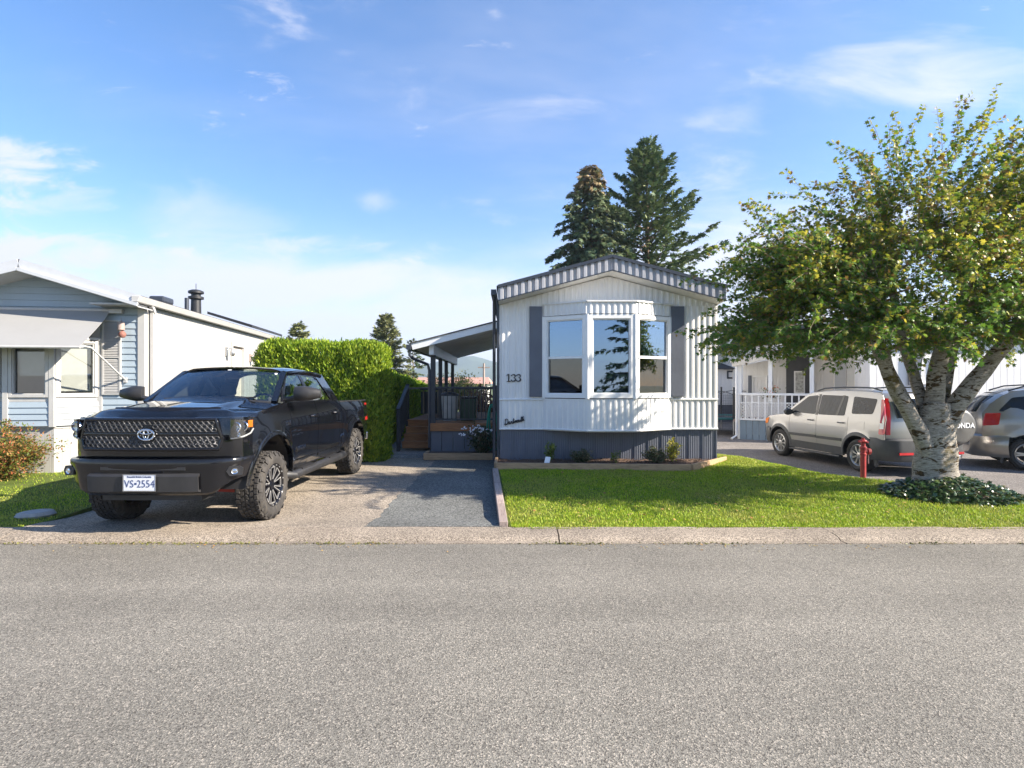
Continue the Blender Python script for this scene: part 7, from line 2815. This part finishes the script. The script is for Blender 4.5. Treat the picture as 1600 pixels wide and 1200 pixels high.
for sg in (-1, 1):
    m = MB()
    overlay(m, sg, [(1.81, 0.91), (1.895, 0.91), (1.895, 1.02), (1.815, 1.02)], W, 0.017, 0.03)
    m.build('reversing_light', M['clear_lens'], suv)
    m = MB()
    m.box(sg * 0.55 - 0.15, sg * 0.55 + 0.15, 2.092, 2.11, 0.43, 0.475)
    m.build('reflector', M['red_lens'], suv)
    m = MB()
    P = [[(sg * (u * W(2.03 - dy_, z) + 0.004), 2.038 - dy_ - 0.13 * u ** 3, z) for z, dy_ in ((0.80, 0.0), (1.10, 0.015), (1.34, 0.08), (1.5, 0.145))] for u in (0.92, 0.95, 0.975, 1.0)]
    m.grid(P, thick=0.01)
    m.build('tail_light', M['red_lens'], suv)
m = MB()
P = [[(u * 0.60, 2.055 - 0.08 * abs(u) ** 3 - d_, z) for z, d_ in ((1.13, 0.012), (1.3, 0.055), (1.50, 0.135))] for u in np.linspace(-1, 1, 9)]
m.grid(P, thick=0.01)
m.build('rear_window', M['dark_glass'], suv)
m = MB()
m.box(-0.30, 0.02, 2.075, 2.10, 0.60, 0.74)
m.build('licence_plate', M['plate_white'], suv)
m = MB()
m.lathe([(0.0, 0.155), (0.08, 0.155), (0.10, 0.148), (0.27, 0.150), (0.315, 0.138), (0.345, 0.10), (0.352, 0.02), (0.34, 0.0), (0.0, 0.0)], 48, axis='Y')
M['spare'] = plain('grey_wheel_cover', (0.13, 0.128, 0.122), 0.35, metal=0.2, var=0.06)
sp = m.build('spare_wheel_cover', M['spare'], suv, (-0.58, 2.03, 0.965))
m = MB()
m.lathe([(0.352, 0.02), (0.362, 0.06), (0.350, 0.10)], 48, axis='Y')
m.build('cover_ring', M['alloy'], sp)
text_obj('HONDA', 0.135, 0.002, M['plate_white'], sp, (0, 0.158, 0.02), (R(90), 0, R(180)), 'cover_lettering', 1.05, 0.004)
m = MB()
m.box(-0.45, -0.1, 2.10, 2.28, 0.36, 0.44)
m.build('tow_step', M['chrome'], suv, bevel=0.015)

van = thing('minivan', 'warm grey minivan cut off by the right edge of the view', 'minivan', (12.36, 11.40, -0.053), R(62))
VF, VR = (-1.5, 0.345, 0.40), (1.5, 0.345, 0.40)
spec = dict(paint=M['van_paint'], clad=M['clad'], hw=0.97, plan=[(-2.5, 0.78), (-2.2, 0.90), (-1.6, 0.96), (0, 0.97), (1.5, 0.965), (2.0, 0.94), (2.4, 0.82)],
            tumble=[(0.2, 0.94), (0.4, 0.97), (0.7, 1.0), (0.95, 0.995), (1.1, 0.97), (1.35, 0.89), (1.65, 0.80), (1.8, 0.76)], arches=(VF, VR), rocker=0.30,
            belt=[(-2.5, 0.80), (-2.2, 0.90), (-1.8, 0.99), (-1.4, 1.06), (0.0, 1.10), (1.2, 1.14), (2.4, 1.17)],
            roofline=[(-1.5, 1.08), (-1.0, 1.36), (-0.5, 1.60), (0.0, 1.68), (1.0, 1.69), (1.6, 1.65), (1.86, 1.56), (2.09, 1.36), (2.215, 1.165), (2.4, 1.16)],
            panels=[('front_wing', -2.42, -1.055, VF), ('front_door', -1.047, -0.02, None), ('sliding_door', -0.012, 1.06, VR), ('rear_wing', 1.068, 2.235, VR)], handle_z=0.97, dark_handles=False, strip=None,
            house=(-1.5, 2.23), windows=[[(-1.25, 1.12), (-0.08, 1.14), (-0.10, 1.59), (-0.62, 1.52)], [(0.02, 1.14), (1.02, 1.17), (1.02, 1.60), (0.02, 1.605)], [(1.10, 1.18), (1.98, 1.21), (1.74, 1.50), (1.10, 1.58)]],
            b_pillars=[], pillar_mat=M['trim_black'], lip=False, mirror=(-1.05, 1.13), hood=(-2.42, -1.5), roof=(-0.5, 1.87), ends=(-2.46, 2.36),
            nose_z=[(0.5, -0.02), (0.65, -0.03), (0.80, 0.0), (0.84, 0.06)], tail_z=[(0.45, 0.03), (0.62, 0.0), (0.9, 0.0), (1.15, 0.02), (1.36, 0.14), (1.54, 0.35), (1.58, 0.42)], bump=(0.26, 0.64, 0.70), wrap=0.55, bump_mat=M['van_paint'],
            side_bits=[('tail_light', [(1.98, 0.93), (2.235, 0.90), (2.23, 1.0), (2.18, 1.17), (1.94, 1.18)], 0.012, M['red_lens']), ('mud_flap', [(1.90, 0.14), (1.95, 0.14), (1.95, 0.4), (1.90, 0.4)], 0.0, M['clad']), ('head_light', [(-2.36, 0.66), (-2.0, 0.72), (-1.85, 0.92), (-2.3, 0.80)], 0.01, M['clear_lens'])],
            tyre=(0.335, 0.215, 0.225), rim='five')
W, U, RF = family_car(van, spec)
m = MB()
P = [[(u * 0.66, 2.37 - 0.12 * abs(u) ** 3 - d_, z) for z, d_ in ((1.18, 0.025), (1.36, 0.135), (1.52, 0.32))] for u in np.linspace(-1, 1, 9)]
m.grid(P, thick=0.01)
m.build('rear_window', M['dark_glass'], van)

# ------------------------------------------------------------------ small things
hy = thing('standpipe', 'red standpipe hydrant with chained cap on the lawn beside the maple', 'hydrant', (6.10, 9.56, 0.0))
hy.scale = (0.85, 0.85, 1.0)
z0 = float(lawn_z(6.10, 9.56)) - 0.01
m = MB()
m.lathe([(0.0, 0), (0.052, 0), (0.052, 0.50), (0.062, 0.505), (0.062, 0.53), (0.050, 0.54), (0.05, 0.60), (0.066, 0.61), (0.066, 0.64), (0.042, 0.66), (0.042, 0.72), (0.0, 0.72)], 18, (0, 0, z0), 'Z', smooth=False)
po = m.build('pipe', M['red_paint'], hy)
m = MB()
m.lathe([(0.0, -0.02), (0.04, -0.02), (0.04, 0.055), (0.055, 0.06), (0.055, 0.115), (0.03, 0.13), (0.0, 0.13)], 14, (0.03, 0, z0 + 0.565), 'X', smooth=False)
co = m.build('outlet_cap', M['red_paint'], hy)
m = MB()
m.lathe([(0.0, 0.72), (0.075, 0.72), (0.08, 0.745), (0.05, 0.77), (0.03, 0.775), (0.03, 0.80), (0, 0.80)], 8, (0, 0, z0), 'Z', smooth=False)
for k in range(4):
    a = k * math.pi / 2 + 0.4
    m.bar((0.03 * math.cos(a), 0.03 * math.sin(a), z0 + 0.735), (0.10 * math.cos(a), 0.10 * math.sin(a), z0 + 0.735), 0.03, 0.028)
m.build('valve_wheel', M['red_paint'], hy)
m = MB()
for k in range(9):
    z = z0 + 0.53 - k * 0.02
    m.tube([(0.11 + 0.008 * math.cos(a) * (k % 2), 0.008 * math.cos(a) * ((k + 1) % 2), z + 0.014 * math.sin(a)) for a in np.linspace(0, 6.283, 9)], 0.0035, 4, cap=False)
m.build('chain', M['steel'], co)

hz = thing('garden_hose', 'coiled teal garden hose hanging on the corner beside the deck', 'hose', (-0.47, 12.9, 0.1))
m = MB()
for k in range(7):
    dx_ = random.uniform(-0.06, 0.05)
    m.tube([(dx_ * 0.3 + 0.0 + 0.085 * math.cos(a) + dx_ * (1 - math.sin(a)) * 0.7, -0.03 - 0.018 * k * 0.6, 0.62 + 0.52 * math.sin(a) * (1 + 0.06 * math.sin(k * 2.2))) for a in np.linspace(0, 2 * math.pi, 33)], 0.012, 6, cap=False)
m.build('hose_coil', M['green_hose'], hz)
MB().box(-0.03, 0.03, -0.02, 0.06, 1.08, 1.14).build('hook', M['steel'], hz)

br_ = thing('rain_barrel', 'pale ribbed barrel with dark lid standing on the deck', 'barrel', (-1.60, 14.15, 0.79))
m = MB()
m.lathe([(0.0, 0.0), (0.17, 0.0), (0.185, 0.05), (0.20, 0.30), (0.215, 0.60), (0.215, 0.66), (0, 0.66)], 28, wob=lambda a, h: 0.02 * (math.cos(10 * a) > 0))
m.build('body', plain('pale_plastic', (0.50, 0.50, 0.49), 0.55, dirt=0.2), br_)
m = MB()
m.lathe([(0.0, 0.74), (0.12, 0.735), (0.20, 0.70), (0.235, 0.68), (0.235, 0.64), (0.2, 0.64)], 28)
m.build('lid', M['slate_dark'], br_)
bx = thing('storage_box', 'dark green box with lid beside the barrel on the deck', 'storage box', (-1.13, 14.3, 0.79))
MB().box(-0.19, 0.19, -0.17, 0.17, 0, 0.56).build('body', plain('dark_green_plastic', (0.02, 0.05, 0.025), 0.5), bx, bevel=0.015)
MB().box(-0.21, 0.21, -0.19, 0.19, 0.563, 0.62).build('lid', M['black_plastic'], bx, bevel=0.015)

# ------------------------------------------------------------------ across the road, behind the viewer: seen only mirrored in the panes and paint
conifer('fir_tree', 'broad fir across the road, mirrored in the bay window', (8.3, -15.0, -0.14), 9.5, 3.2, 1.2, M['spruce'], 16, 7, 0.5, 0.25, 0.4, 0.75, 77, 0.2, gap=0.2, fill=0.6)
oh = thing('mobile_home', 'brown mobile home across the road behind the viewer', 'mobile home', (1.0, -17.0, -0.14))
m = MB()
corr(m, (5.0, -17.0), (-3.5, -17.0), -0.14, 2.6, 0.2, 0.008, style='groove')
m.box(-3.5, 5.0, -24, -17.02, -0.14, 2.6)
m.build('wall', plain('brown_siding', (0.12, 0.09, 0.07), 0.7), oh, rel(oh))
MB().prism([(-3.9, 2.6), (5.4, 2.6), (0.75, 3.9)], -24.3, -16.7, 'Y').build('roof', M['shingle'], oh, rel(oh))
window(oh, (2.2, -16.98), (0.2, -16.98), 1.0, 2.2, 0.08, 0.06)
tag(MB().grid([[(x, y, -0.02) for y in (-60, -7.6)] for x in (-80, 80)], smooth=False).build('verge', M['turf']), kind='structure')

# ------------------------------------------------------------------ the air between here and the mountains
hv = bpy.data.materials.new('haze')
hv.use_nodes = True
hv.node_tree.nodes.clear()
ho = hv.node_tree.nodes.new('ShaderNodeOutputMaterial')
hp_ = hv.node_tree.nodes.new('ShaderNodeVolumePrincipled')
hp_.inputs['Color'].default_value = (0.70, 0.84, 1.0, 1)
hp_.inputs['Density'].default_value = 0.00042
hp_.inputs['Anisotropy'].default_value = 0.2
hv.node_tree.links.new(hp_.outputs[0], ho.inputs['Volume'])
tag(MB().box(-4700, 4700, -130, 2060, -1.2, 150).build('haze', hv), kind='stuff')
